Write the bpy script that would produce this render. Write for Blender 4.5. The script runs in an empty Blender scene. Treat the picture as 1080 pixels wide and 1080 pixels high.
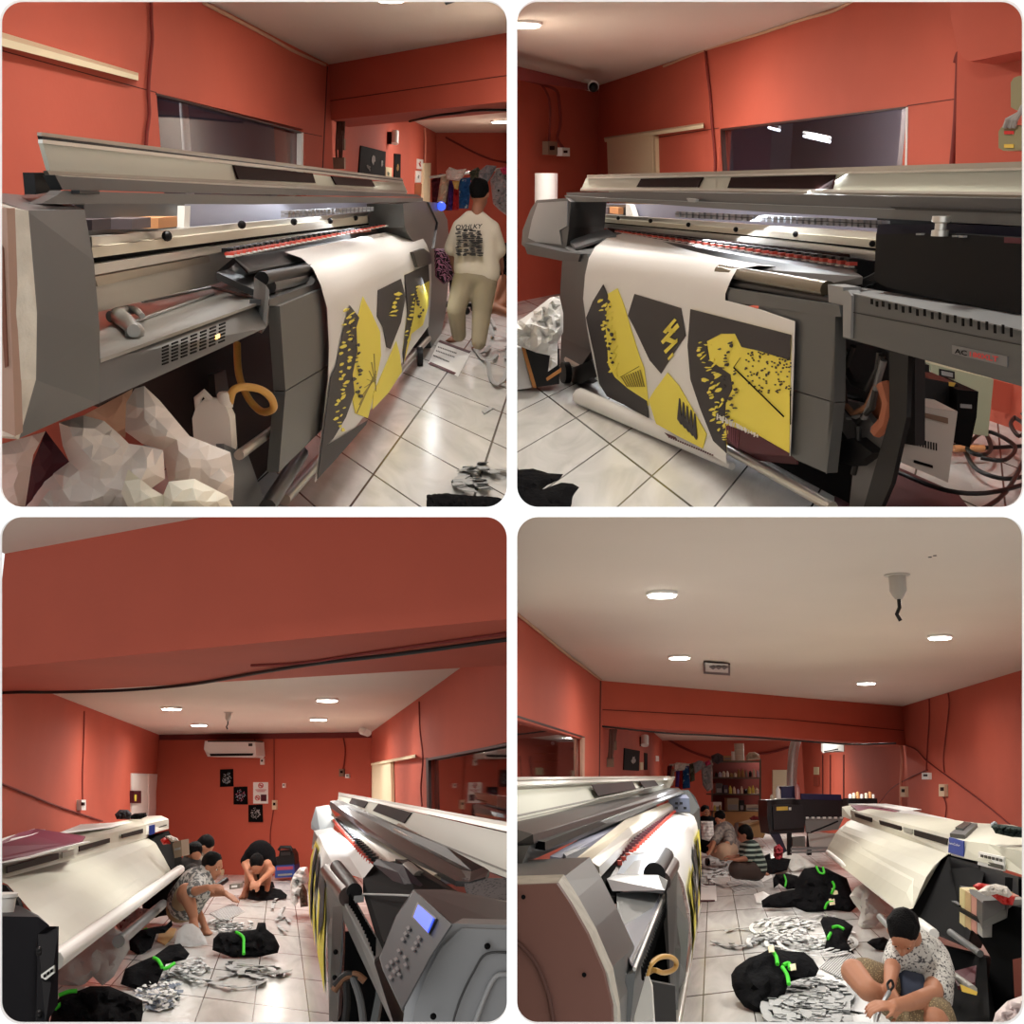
import bpy, bmesh, math, random
from mathutils import Vector, Matrix, noise, geometry
F = 1200.0      # focal length in pixels of the 1080 px frame
EYE = 1.5       # eye height above each room's floor
D0 = 2.0        # distance of the white front wall
random.seed(7)
V3 = Vector
COL = bpy.context.scene.collection

# ------------------------------------------------------------------ materials
MATS = {}
def mat(name, rgb, rough=.6, metal=0., bump=0., bscale=40., var=0., vscale=3., spec=.4, emit=None, estr=0., alpha=1., coat=0.):
    if name in MATS: return MATS[name]
    m = bpy.data.materials.new(name); m.use_nodes = True
    nt = m.node_tree; b = nt.nodes['Principled BSDF']
    lin = [((c/255.)/12.92 if c/255. <= .04045 else ((c/255.+.055)/1.055)**2.4) for c in rgb]
    b.inputs['Base Color'].default_value = (*lin, 1)
    b.inputs['Roughness'].default_value = rough; b.inputs['Metallic'].default_value = metal
    b.inputs['Specular IOR Level'].default_value = spec
    b.inputs['Alpha'].default_value = alpha
    if coat: b.inputs['Coat Weight'].default_value = coat
    if emit:
        b.inputs['Emission Color'].default_value = (*emit, 1); b.inputs['Emission Strength'].default_value = estr
    tc = nt.nodes.new('ShaderNodeTexCoord')
    if var:
        n = nt.nodes.new('ShaderNodeTexNoise'); n.inputs['Scale'].default_value = vscale; n.inputs['Detail'].default_value = 5
        nt.links.new(tc.outputs['Object'], n.inputs['Vector'])
        r = nt.nodes.new('ShaderNodeMapRange'); r.inputs[1].default_value = .3; r.inputs[2].default_value = .7
        r.inputs[3].default_value = 1-var; r.inputs[4].default_value = 1+var
        nt.links.new(n.outputs['Fac'], r.inputs[0])
        mx = nt.nodes.new('ShaderNodeVectorMath'); mx.operation = 'SCALE'
        mx.inputs[0].default_value = lin; nt.links.new(r.outputs[0], mx.inputs['Scale'])
        nt.links.new(mx.outputs[0], b.inputs['Base Color'])
    if bump:
        n = nt.nodes.new('ShaderNodeTexNoise'); n.inputs['Scale'].default_value = bscale; n.inputs['Detail'].default_value = 4
        nt.links.new(tc.outputs['Object'], n.inputs['Vector'])
        bp = nt.nodes.new('ShaderNodeBump'); bp.inputs['Strength'].default_value = bump; bp.inputs['Distance'].default_value = .02
        nt.links.new(n.outputs['Fac'], bp.inputs['Height']); nt.links.new(bp.outputs[0], b.inputs['Normal'])
    MATS[name] = m; return m

def fabric(name, rgb, rgb2, kind='noise', scale=40., rough=.9, thr=.5, axis='Z'):
    """cloth with a woven / printed pattern of its own"""
    if name in MATS: return MATS[name]
    m = mat(name, rgb, rough)
    nt = m.node_tree; b = nt.nodes['Principled BSDF']
    tc = nt.nodes.new('ShaderNodeTexCoord')
    if kind == 'noise':
        n = nt.nodes.new('ShaderNodeTexNoise'); n.inputs['Scale'].default_value = scale; n.inputs['Detail'].default_value = 3; out = n.outputs['Fac']
    elif kind == 'stripe':
        n = nt.nodes.new('ShaderNodeTexWave'); n.bands_direction = axis; n.inputs['Scale'].default_value = scale; n.inputs['Distortion'].default_value = .5; out = n.outputs['Fac']
    else:
        n = nt.nodes.new('ShaderNodeTexVoronoi'); n.inputs['Scale'].default_value = scale; out = n.outputs['Distance']
    nt.links.new(tc.outputs['Object'], n.inputs['Vector'])
    r = nt.nodes.new('ShaderNodeValToRGB'); r.color_ramp.interpolation = 'LINEAR'
    f = lambda q: [((c/255.)/12.92 if c/255. <= .04045 else ((c/255.+.055)/1.055)**2.4) for c in q]+[1]
    r.color_ramp.elements[0].position = thr-.03; r.color_ramp.elements[0].color = f(rgb)
    r.color_ramp.elements[1].position = thr+.03; r.color_ramp.elements[1].color = f(rgb2)
    nt.links.new(out, r.inputs[0]); nt.links.new(r.outputs[0], b.inputs['Base Color'])
    return m

def tilemat():
    m = mat('glazed_floor_tile', (216,216,214), .22, spec=.5)
    nt = m.node_tree; b = nt.nodes['Principled BSDF']
    uv = nt.nodes.new('ShaderNodeUVMap'); uv.uv_map = 'tiles'
    sp = nt.nodes.new('ShaderNodeSeparateXYZ'); nt.links.new(uv.outputs[0], sp.inputs[0])
    ds = []
    for k in range(2):
        fr = nt.nodes.new('ShaderNodeMath'); fr.operation = 'FRACT'; nt.links.new(sp.outputs[k], fr.inputs[0])
        a = nt.nodes.new('ShaderNodeMath'); a.operation = 'PINGPONG'; a.inputs[1].default_value = .5; nt.links.new(fr.outputs[0], a.inputs[0])
        ds.append(a)
    mn = nt.nodes.new('ShaderNodeMath'); mn.operation = 'MINIMUM'
    nt.links.new(ds[0].outputs[0], mn.inputs[0]); nt.links.new(ds[1].outputs[0], mn.inputs[1])
    lt = nt.nodes.new('ShaderNodeMapRange'); lt.inputs[1].default_value = .007; lt.inputs[2].default_value = .016
    nt.links.new(mn.outputs[0], lt.inputs[0])
    n = nt.nodes.new('ShaderNodeTexNoise'); n.inputs['Scale'].default_value = 1.3; n.inputs['Detail'].default_value = 8; n.inputs['Distortion'].default_value = 1.5
    nt.links.new(uv.outputs[0], n.inputs['Vector'])
    cr = nt.nodes.new('ShaderNodeValToRGB')
    cr.color_ramp.elements[0].position = .35; cr.color_ramp.elements[0].color = (.56,.56,.54,1)
    cr.color_ramp.elements[1].position = .6; cr.color_ramp.elements[1].color = (.72,.72,.70,1)
    nt.links.new(n.outputs['Fac'], cr.inputs[0])
    mx = nt.nodes.new('ShaderNodeMix'); mx.data_type = 'RGBA'
    mx.inputs[6].default_value = (.05,.05,.045,1)
    nt.links.new(lt.outputs[0], mx.inputs[0]); nt.links.new(cr.outputs[0], mx.inputs[7]); nt.links.new(mx.outputs[2], b.inputs['Base Color'])
    return m

def glassmat():
    m = bpy.data.materials.new('tinted_glass'); m.use_nodes = True; nt = m.node_tree
    for n in list(nt.nodes): nt.nodes.remove(n)
    o = nt.nodes.new('ShaderNodeOutputMaterial'); t = nt.nodes.new('ShaderNodeBsdfTransparent'); g = nt.nodes.new('ShaderNodeBsdfGlossy')
    t.inputs[0].default_value = (.75,.76,.8,1); g.inputs['Roughness'].default_value = .03; g.inputs[0].default_value = (.9,.9,.9,1)
    fr = nt.nodes.new('ShaderNodeFresnel'); fr.inputs[0].default_value = 1.5
    mx = nt.nodes.new('ShaderNodeMixShader'); ge = nt.nodes.new('ShaderNodeNewGeometry'); sb = nt.nodes.new('ShaderNodeMath'); sb.operation = 'SUBTRACT'; sb.inputs[0].default_value = 1; nt.links.new(ge.outputs['Backfacing'], sb.inputs[1]); mu = nt.nodes.new('ShaderNodeMath'); mu.operation = 'MULTIPLY'; nt.links.new(fr.outputs[0], mu.inputs[0]); nt.links.new(sb.outputs[0], mu.inputs[1]); nt.links.new(mu.outputs[0], mx.inputs[0])
    nt.links.new(t.outputs[0], mx.inputs[1]); nt.links.new(g.outputs[0], mx.inputs[2]); nt.links.new(mx.outputs[0], o.inputs[0])
    MATS['glass'] = m; return m

RED = mat('red_wall_paint', (190,90,70), .75, bump=.05, bscale=30, var=.05, vscale=1.2)
CEIL = mat('off_white_ceiling', (216,204,192), .85, var=.03, vscale=.6)
TILE = tilemat(); GLASS = glassmat()
GREY = mat('grey_printer_shell', (74,77,77), .38, spec=.5, bump=.02, bscale=400)
LGREY = mat('light_grey_shell', (132,134,134), .4)
DGREY = mat('dark_grey_shell', (50,51,52), .35, spec=.5)
BLACK = mat('black_plastic', (16,16,18), .45, spec=.25)
MBLACK = mat('matt_black', (11,11,12), .8, spec=.1)
CREAM = mat('cream_lid_panel', (196,198,184), .4)
CREAM2 = mat('cream_old_plastic', (186,184,168), .5, var=.03)
BROWN = mat('smoked_window', (38,19,18), .6, spec=.05)
SILVER = mat('brushed_aluminium', (205,203,195), .28, metal=.75)
CHROME = mat('polished_steel', (158,157,152), .32, metal=.35, bump=.05, bscale=6)
PAPER = mat('white_print_paper', (226,226,224), .6)
YELLOW = mat('printed_yellow', (238,224,88), .6)
INK = mat('printed_charcoal', (50,46,48), .6)
MAROON = mat('printed_maroon', (74,16,30), .6)
PURP = mat('lilac_grey_sheet_metal', (150,152,172), .4)
WHITE = mat('white_front_paint', (255,255,255), .9, spec=.1)
PLAST = mat('translucent_white_plastic', (226,224,216), .45)
BLKC = mat('black_cloth', (17,17,19), .95, bump=.5, bscale=25, spec=.08)
GRN = mat('bright_green_tie', (70,210,50), .6)
SKIN = mat('warm_skin', (176,122,94), .55)
SKIN2 = mat('tan_skin', (150,100,78), .55)
HAIR = mat('black_hair', (9,8,9), .7, bump=.6, bscale=120, spec=.12)
WOODC = mat('cream_painted_wood', (226,212,178), .6)
TAPE = mat('worn_cream_tape', (196,190,176), .6, bump=.5, bscale=25, var=.12, vscale=18)
WHT = mat('white_plastic', (232,232,228), .4)
GREENCAB = mat('pale_green_cabinet', (158,166,140), .6)
CARD = mat('brown_cardboard', (176,140,96), .8)
ORANGE = mat('orange_plastic', (210,150,100), .5)
YHOSE = mat('amber_hose', (206,160,84), .35)
REDM = mat('red_plastic', (200,40,34), .5)
BLUEM = mat('blue_plastic', (44,66,150), .5)
NAVY = mat('navy_plastic', (30,30,78), .5)
GREYC = mat('grey_cloth', (176,172,168), .95, bump=.4, bscale=20)
GREYP = mat('grey_plastic_strip', (160,162,162), .5)
SEAM = mat('dark_wall_seam', (84,28,24), .8)
CABLE = mat('black_cable', (16,16,16), .5)
RCABLE = mat('red_painted_cable', (120,40,34), .7)
def emis(name, rgb, s): return mat(name, (255,255,255), .5, emit=rgb, estr=s)
LAMP = emis('lit_lamp', (1,.98,.9), 25)
LED = emis('lit_white_led', (.9,.95,1), 6)
LCD = mat('lit_blue_screen', (20,30,120), .4, emit=(.06,.13,1.), estr=1.3)

# ------------------------------------------------------------------ panel frames
class Room:
    def __init__(s, tag, yh, sx, sz):
        s.tag = tag; s.yh = yh; s.sx = sx; s.sz = sz
        t = (540-yh)/F; L = math.sqrt(1+t*t)
        s.ex = V3((1,0,0)); s.m = V3((0,1,t))/L; s.n = V3((0,-t,1))/L
        R = Matrix((s.ex, s.m, s.n)).transposed()
        s.M = Matrix.Translation(-EYE*s.n) @ R.to_4x4()
    def ray(s, x, y):
        r = V3(((x-540)/F, 1, (540-y)/F)); return V3((r.x, r.dot(s.m), r.dot(s.n)))
    def A(s, x, y, Y):
        r = s.ray(x,y); k = Y/r.y; return V3((r.x*k, Y, r.z*k+EYE))
    def G(s, x, y, Z=0.):
        r = s.ray(x,y); k = (Z-EYE)/r.z; return V3((r.x*k, r.y*k, Z))
    def W(s, x, y, pl, out=0.):
        p0, nn = pl; r = s.ray(x,y); e = V3((0,0,EYE))
        k = ((p0+nn*out)-e).dot(nn)/r.dot(nn); return e+r*k
    def I(s, x, y, ybot, slope, xb=None):     # inclined plane rising away from the floor line under image row ybot
        y0 = s.G(540, ybot).y; r = s.ray(x,y)
        k = (-EYE-slope*y0)/(r.z-slope*r.y)
        if k < 0: k = 1e3
        return e3()+r*k
    def plane(s, a, b):                        # vertical plane through two points, normal towards the camera
        d = V3((b.x-a.x, b.y-a.y, 0)).normalized(); nn = V3((d.y,-d.x,0))
        if nn.dot(V3((a.x,a.y,0))) > 0: nn = -nn
        return (V3((a.x,a.y,0)), nn)
    def PV(s, x1, Y1, x2, Y2):
        return s.plane(s.A(x1,s.yh,Y1), s.A(x2,s.yh,Y2))
def e3(): return V3((0,0,EYE))
R = None
def use(room):
    global R; R = room
TL = Room('TL', 212, -1, 1); TR = Room('TR', 195, 1, 1); BL = Room('BL', 832, -1, -1); BR = Room('BR', 825, 1, -1)

# ------------------------------------------------------------------ mesh collecting
class MB:
    def __init__(s): s.v = []; s.f = []; s.mi = []; s.mats = []
    def m(s, mt):
        if mt not in s.mats: s.mats.append(mt)
        return s.mats.index(mt)
    def add(s, v, f, mt):
        o = len(s.v); s.v += [V3(p) for p in v]; k = s.m(mt)
        for q in f: s.f.append([i+o for i in q]); s.mi.append(k)
        return s
    def loft(s, secs, mt, cap=True, closed=True):
        n = len(secs[0]); v = [p for c in secs for p in c]; f = []
        for a in range(len(secs)-1):
            for i in range(n if closed else n-1):
                j = (i+1) % n; f.append([a*n+i, a*n+j, (a+1)*n+j, (a+1)*n+i])
        if cap and closed: f.append(list(range(n))[::-1]); f.append([(len(secs)-1)*n+i for i in range(n)])
        return s.add(v, f, mt)
    def prism(s, pts, off, mt):
        return s.loft([[V3(p) for p in pts], [V3(p)+V3(off) for p in pts]], mt)
    def slab(s, px, pl, thick, mt, out=0.):
        pts = [R.W(x,y,pl,out) for x,y in px]; return s.prism(pts, -pl[1]*thick, mt)
    def flat(s, px, Z, thick, mt):
        pts = [R.G(x,y,Z) for x,y in px]; return s.prism(pts, V3((0,0,-thick)), mt)
    def tube(s, pts, r, mt, seg=10, cap=True):
        pts = [V3(p) for p in pts]; n = len(pts)
        rr = r if isinstance(r,(list,tuple)) else [r]*n; secs = []; up = None
        for i,p in enumerate(pts):
            d = (pts[min(i+1,n-1)]-pts[max(i-1,0)])
            if d.length < 1e-9: d = V3((0,1,0))
            d.normalize()
            if up is None: up = V3((0,0,1)) if abs(d.z) < .9 else V3((1,0,0))
            a = (up-d*up.dot(d))
            if a.length < 1e-6: a = d.orthogonal()
            a.normalize(); up = a; b = d.cross(a)
            secs.append([p+(a*math.cos(2*math.pi*k/seg)+b*math.sin(2*math.pi*k/seg))*rr[i] for k in range(seg)])
        return s.loft(secs, mt, cap)
    def ball(s, c, r, mt, seg=12, rings=8, rot=None):
        c = V3(c); rx,ry,rz = r if isinstance(r,(tuple,list)) else (r,r,r); v = []; f = []
        for i in range(1,rings):
            th = math.pi*i/rings
            for j in range(seg):
                ph = 2*math.pi*j/seg; q = V3((rx*math.sin(th)*math.cos(ph), ry*math.sin(th)*math.sin(ph), rz*math.cos(th)))
                if rot: q = rot @ q
                v.append(c+q)
        q1 = V3((0,0,rz)); q2 = V3((0,0,-rz))
        if rot: q1 = rot@q1; q2 = rot@q2
        v += [c+q1, c+q2]; n = len(v)
        for i in range(rings-2):
            for j in range(seg):
                k = (j+1)%seg; f.append([i*seg+j,(i+1)*seg+j,(i+1)*seg+k,i*seg+k])
        for j in range(seg):
            k = (j+1)%seg; f.append([n-2,j,k]); f.append([n-1,(rings-2)*seg+k,(rings-2)*seg+j])
        return s.add(v,f,mt)
    def lathe(s, base, prof, mt, seg=20, axis=None, sy=1.):
        base = V3(base); secs = []
        ax = V3(axis).normalized() if axis else V3((0,0,1)); a = ax.orthogonal().normalized() if axis else V3((1,0,0)); b = ax.cross(a)
        for r,z in prof: secs.append([base+ax*z+(a*math.cos(2*math.pi*k/seg)+b*sy*math.sin(2*math.pi*k/seg))*max(r,1e-4) for k in range(seg)])
        return s.loft(secs, mt)
    def box(s, c, sz, mt, rot=0.):
        c = V3(c); x,y,z = sz; cs,sn = math.cos(rot),math.sin(rot)
        p = [V3((a*x/2*cs-b*y/2*sn, a*x/2*sn+b*y/2*cs, 0)) for a,b in ((-1,-1),(1,-1),(1,1),(-1,1))]
        return s.loft([[c+q for q in p],[c+q+V3((0,0,z)) for q in p]], mt)

def tag(o, label=None, cat=None, group=None, kind=None):
    if label: o['label'] = label
    if cat: o['category'] = cat
    if group: o['group'] = group
    if kind: o['kind'] = kind
    return o
CUR = {}
def thing(name, label, cat, base, group=None):
    o = bpy.data.objects.new(name, None); COL.objects.link(o); o.empty_display_size = .1
    b = V3(base); o.matrix_world = R.M @ Matrix.Translation(b); CUR[o.name] = (b, R)
    return tag(o, label, cat, group)
def clip(me, room):
    bm = bmesh.new(); bm.from_mesh(me); Mi = room.M.inverted()
    for co, no in ((V3((.003*room.sx,0,0)), V3((room.sx,0,0))), (V3((0,0,.003*room.sz)), V3((0,0,room.sz)))):
        c = Mi @ co; nn = (Mi.to_3x3() @ no).normalized()
        if any((v.co-c).dot(nn) < 0 for v in bm.verts):
            bmesh.ops.bisect_plane(bm, geom=bm.verts[:]+bm.edges[:]+bm.faces[:], plane_co=c, plane_no=nn, clear_inner=True, dist=1e-5)
    bm.to_mesh(me); bm.free()
def build(mb, name, parent=None, smooth=None, label=None, cat=None, group=None, kind=None, mods=None, fixn=True):
    me = bpy.data.meshes.new(name)
    me.from_pydata([tuple(v) for v in mb.v], [], mb.f)
    for m in mb.mats: me.materials.append(m)
    me.polygons.foreach_set('material_index', mb.mi)
    if fixn:
        bm = bmesh.new(); bm.from_mesh(me); bmesh.ops.recalc_face_normals(bm, faces=bm.faces[:]); bm.to_mesh(me); bm.free()
    if mods: me = bake(me, mods)
    clip(me, R)
    if len(me.vertices) == 0: return None
    # base point
    if parent is not None:
        b = base_of(parent)
    else:
        lo = min(v.co.z for v in me.vertices); cx = sum(v.co.x for v in me.vertices)/len(me.vertices); cy = sum(v.co.y for v in me.vertices)/len(me.vertices)
        b = V3((cx,cy,lo))
    me.transform(Matrix.Translation(-b))
    if smooth is not None:
        me.polygons.foreach_set('use_smooth', [True]*len(me.polygons))
        if smooth < 179: me.set_sharp_from_angle(angle=math.radians(smooth))
    me.update()
    o = bpy.data.objects.new(name, me); COL.objects.link(o)
    if parent is not None: o.parent = parent
    else: o.matrix_world = R.M @ Matrix.Translation(b)
    CUR[o.name] = (b, R)
    return tag(o, label, cat, group, kind)
def base_of(p): return CUR[p.name][0]
def bake(me, mods):
    o = bpy.data.objects.new('tmp', me); COL.objects.link(o)
    for ty, kw in mods:
        md = o.modifiers.new('m', ty)
        for k,v in kw.items(): setattr(md, k, v)
    dg = bpy.context.evaluated_depsgraph_get(); dg.update()
    new = bpy.data.meshes.new_from_object(o.evaluated_get(dg))
    mats = list(me.materials); bpy.data.objects.remove(o)
    if not new.materials:
        for m in mats: new.materials.append(m)
    return new
def struct(mb, name, **k): return build(mb, name, kind='structure', **k)

# one-line builders -------------------------------------------------
def S(name, parent, px, pl, thick, mt, out=0., **k):
    return build(MB().slab(px, pl, thick, mt, out), name, parent, **k)
def H(name, parent, px, Z, thick, mt, **k):
    return build(MB().flat(px, Z, thick, mt), name, parent, **k)
def spline(pts, n=5):
    pts = [V3(p) for p in pts]
    if len(pts) < 3: return pts
    q = [pts[0]]+pts+[pts[-1]]; out = []
    for i in range(1,len(q)-2):
        a,b,c,d = q[i-1:i+3]
        for k in range(n):
            t = k/n; out.append(.5*((2*b)+(c-a)*t+(2*a-5*b+4*c-d)*t*t+(3*b-a-3*c+d)*t**3))
    return out+[pts[-1]]
def T(name, parent, pts, r, mt, **k):
    if not isinstance(r,(list,tuple)): pts = spline(pts)
    k.setdefault('smooth', 40)
    return build(MB().tube(pts, r, mt), name, parent, **k)
def L(name, parent, secs, mt, **k): return build(MB().loft(secs, mt), name, parent, **k)

def holed(mb, outer, hole, pl, thick, mt):      # wall with a four sided opening; same corner order
    for back in (0, 1):
        O = [R.W(x,y,pl)-pl[1]*thick*back for x,y in outer]; Hh = [R.W(x,y,pl)-pl[1]*thick*back for x,y in hole]
        for i in range(4):
            j = (i+1)%4; mb.add([O[i],O[j],Hh[j],Hh[i]], [[0,1,2,3]], mt)
    Hh = [R.W(x,y,pl) for x,y in hole]
    for i in range(4):
        j = (i+1)%4; mb.add([Hh[i],Hh[j],Hh[j]-pl[1]*thick,Hh[i]-pl[1]*thick], [[0,1,2,3]], mt)

def floor(name, pts, nodes, mt=None):
    """horizontal floor; tile pattern runs through three picked joints"""
    me = bpy.data.meshes.new(name); me.from_pydata([tuple(p) for p in pts], [], [list(range(len(pts)))])
    me.materials.append(mt or TILE); clip(me, R)
    o0, a, b = [R.G(*q) for q in nodes]; u = a-o0; v = b-o0; det = u.x*v.y-u.y*v.x
    uvl = me.uv_layers.new(name='tiles')
    for lp in me.loops:
        p = me.vertices[lp.vertex_index].co-o0
        uvl.data[lp.index].uv = ((p.x*v.y-p.y*v.x)/det, (u.x*p.y-u.y*p.x)/det)
    o = bpy.data.objects.new(name, me); COL.objects.link(o); o.matrix_world = R.M; CUR[o.name] = (V3(), R)
    return tag(o, kind='structure')

def inpoly(x, y, P):
    c = False; n = len(P)
    for i in range(n):
        x1,y1 = P[i]; x2,y2 = P[i-1]
        if (y1 > y) != (y2 > y) and x < (x2-x1)*(y-y1)/(y2-y1)+x1: c = not c
    return c
def dpoly(x, y, P):
    b = 1e9
    for i in range(len(P)):
        x1,y1 = P[i]; x2,y2 = P[i-1]; dx,dy = x2-x1,y2-y1; l = dx*dx+dy*dy
        t = 0 if l == 0 else max(0,min(1,((x-x1)*dx+(y-y1)*dy)/l)); b = min(b, math.hypot(x-x1-t*dx,y-y1-t*dy))
    return b
def puff(P, fn, depth, mt, step=None, amp=.35, rad=None, freq=.25, floorclamp=True, jag=0., seed=0, twosided=True, nvec=None, mb=None):
    """closed soft body whose outline is P (pixels); fn maps a pixel to 3D; bulges towards the viewer by depth metres"""
    w = max(p[0] for p in P)-min(p[0] for p in P); h = max(p[1] for p in P)-min(p[1] for p in P)
    step = step or max(.7, min(w,h)/14); rad = rad or min(w,h)*.35
    rnd = random.Random(seed+int(P[0][0]*7)); B = []
    for i in range(len(P)):
        a = P[i]; b = P[(i+1)%len(P)]; n = max(1, int(math.hypot(b[0]-a[0],b[1]-a[1])/step))
        for k in range(n):
            t = k/n; j = jag if k else 0
            B.append((a[0]+(b[0]-a[0])*t+rnd.uniform(-j,j), a[1]+(b[1]-a[1])*t+rnd.uniform(-j,j)))
    pts = [V3((x,y)).to_2d() for x,y in B]; nb = len(pts)
    x0 = min(p[0] for p in P); y0 = min(p[1] for p in P)
    yy = y0
    while yy < y0+h:
        xx = x0
        while xx < x0+w:
            q = (xx+rnd.uniform(-.3,.3)*step, yy+rnd.uniform(-.3,.3)*step)
            if inpoly(*q,B) and dpoly(*q,B) > step*.6: pts.append(V3((*q,0)).to_2d())
            xx += step
        yy += step
    r = geometry.delaunay_2d_cdt(pts, [(i,(i+1)%nb) for i in range(nb)], [], 1, 1e-4)
    vs, fs = r[0], r[2]; top = []; bot = []
    for v in vs:
        c = fn(v.x, v.y); e = e3(); dd = dpoly(v.x,v.y,B) if True else 0
        t = min(dd/rad, 1.); hh = math.sqrt(max(0,1-(1-t)**2))
        nz = noise.noise(V3((v.x*freq, v.y*freq, seed*3.1)))+.5*noise.noise(V3((v.x*freq*2.3, v.y*freq*2.3, seed+9.)))
        hh = hh*(1+amp*nz*1.6)
        dirn = (e-c).normalized() if nvec is None else nvec
        a = c+dirn*depth*hh; b = c-dirn*depth*hh*.8
        if floorclamp: a.z = max(a.z,.004); b.z = max(b.z,.002)
        top.append(a); bot.append(b)
    n = len(vs); f = [list(q) for q in fs]+[[i+n for i in q][::-1] for q in fs]
    mb = mb or MB(); mb.add(top+bot, f, mt); return mb
def weld(mb, eps=1e-4): return mb
def pile(name, P, ybot, slope, depth, mt, parent=None, label=None, cat=None, group=None, extra=None, kind=None, **k):
    mb = puff(P, lambda x,y: R.I(x,y,ybot,slope), depth, mt, **k)
    if extra: extra(mb)
    return build(mb, name, parent, smooth=50, label=label, cat=cat, group=group, kind=kind)
def puffY(name, P, Y, depth, mt, parent=None, label=None, cat=None, group=None, kind=None, smooth=60, **k):
    mb = puff(P, lambda x,y: R.A(x,y,Y), depth, mt, floorclamp=False, **k)
    return build(mb, name, parent, smooth=smooth, label=label, cat=cat, group=group, kind=kind)

def text(mb, s, quad, mt, off=.002, bold=0.):
    """lettering stretched over four 3D corners: bottom left, bottom right, top right, top left"""
    cu = bpy.data.curves.new('txt','FONT'); cu.body = s; cu.size = 1; cu.resolution_u = 2; cu.offset = bold
    o = bpy.data.objects.new('txt',cu); COL.objects.link(o)
    dg = bpy.context.evaluated_depsgraph_get(); dg.update()
    me = bpy.data.meshes.new_from_object(o.evaluated_get(dg)); bpy.data.objects.remove(o)
    xs = [v.co.x for v in me.vertices]; ys = [v.co.y for v in me.vertices]
    if not xs: return
    x0,x1,y0,y1 = min(xs),max(xs),min(ys),max(ys); a,b,c,d = [V3(q) for q in quad]
    nn = (b-a).cross(d-a).normalized()
    if nn.dot(e3()-a) < 0: nn = -nn
    vv = []
    for v in me.vertices:
        u = (v.co.x-x0)/(x1-x0); w = (v.co.y-y0)/max(1e-6,(y1-y0))
        vv.append((a*(1-u)+b*u)*(1-w)+(d*(1-u)+c*u)*w+nn*off)
    mb.add(vv, [list(p.vertices) for p in me.polygons], mt)

# ------------------------------------------------------------------ people
def cap(mb, a, ra, b, rb, mt, seg=12):
    a = V3(a); b = V3(b); n = max(2, int((b-a).length/max(.01,min(ra,rb))*1.2)); n = min(n, 14)
    mb.tube([a+(b-a)*k/n for k in range(n+1)], [ra+(rb-ra)*k/n for k in range(n+1)], mt, seg)
    mb.ball(a, ra, mt, seg, 8); mb.ball(b, rb, mt, seg, 8)
def chain(mb, pts, rs, mt):
    for i in range(len(pts)-1): cap(mb, pts[i], rs[i], pts[i+1], rs[i+1], mt)
def hand(mb, wrist, d, nrm, side, mt, s=1., curl=.5):
    """palm, four unequal fingers and a thumb; d points along the hand, nrm out of the back of the hand"""
    d = V3(d).normalized(); nrm = V3(nrm); nrm = (nrm-d*nrm.dot(d)).normalized(); sd = d.cross(nrm)*side
    w = V3(wrist); pc = w+d*.045*s
    for t in (-.025,-.008,.008,.025): cap(mb, w+sd*t*.6*s, .015*s, w+d*.085*s+sd*t*1.25*s, .012*s, mt, 8)
    for i,(t,l) in enumerate(((-.032,.058),(-.011,.072),(.011,.078),(.032,.07))):
        p = w+d*.088*s+sd*t*s; q = d.copy(); r = .0095*s
        for k in range(3):
            ang = curl*(.35+.45*k); dd = (q*math.cos(ang)-nrm*math.sin(ang)).normalized()
            e = p+dd*l*(.45,.32,.25)[k]*s; cap(mb, p, r, e, r*.9, mt, 7); p = e; r *= .9
    p = w+d*.02*s+sd*.03*s; q = (d*.7+sd*.7-nrm*.2).normalized(); e = p+q*.045*s; cap(mb,p,.013*s,e,.011*s,mt,8)
    q2 = (d*.9+sd*.2-nrm*.4).normalized(); cap(mb,e,.011*s,e+q2*.03*s,.009*s,mt,8)
def foot(mb, ankle, d, mt, s=1.):
    d = V3((d[0],d[1],0)).normalized(); a = V3(ankle); g = .03
    sd = V3((-d.y,d.x,0)); heel = a-d*.04*s; heel.z = g; ball_ = a+d*.13*s; ball_.z = g*.9
    cap(mb, a, .038*s, heel, .032*s, mt); cap(mb, a, .036*s, a*.5+ball_*.5+V3((0,0,.012)), .034*s, mt); cap(mb, a*.5+ball_*.5, .034*s, ball_, .03*s, mt); cap(mb, heel, .03*s, ball_, .034*s, mt)
    for k in range(5):
        b = ball_+sd*(k-2)*.018*s; cap(mb, b, .014*s, b+d*(.05-.006*abs(k-1))*s-V3((0,0,.008)), .011*s, mt, 8)
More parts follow.
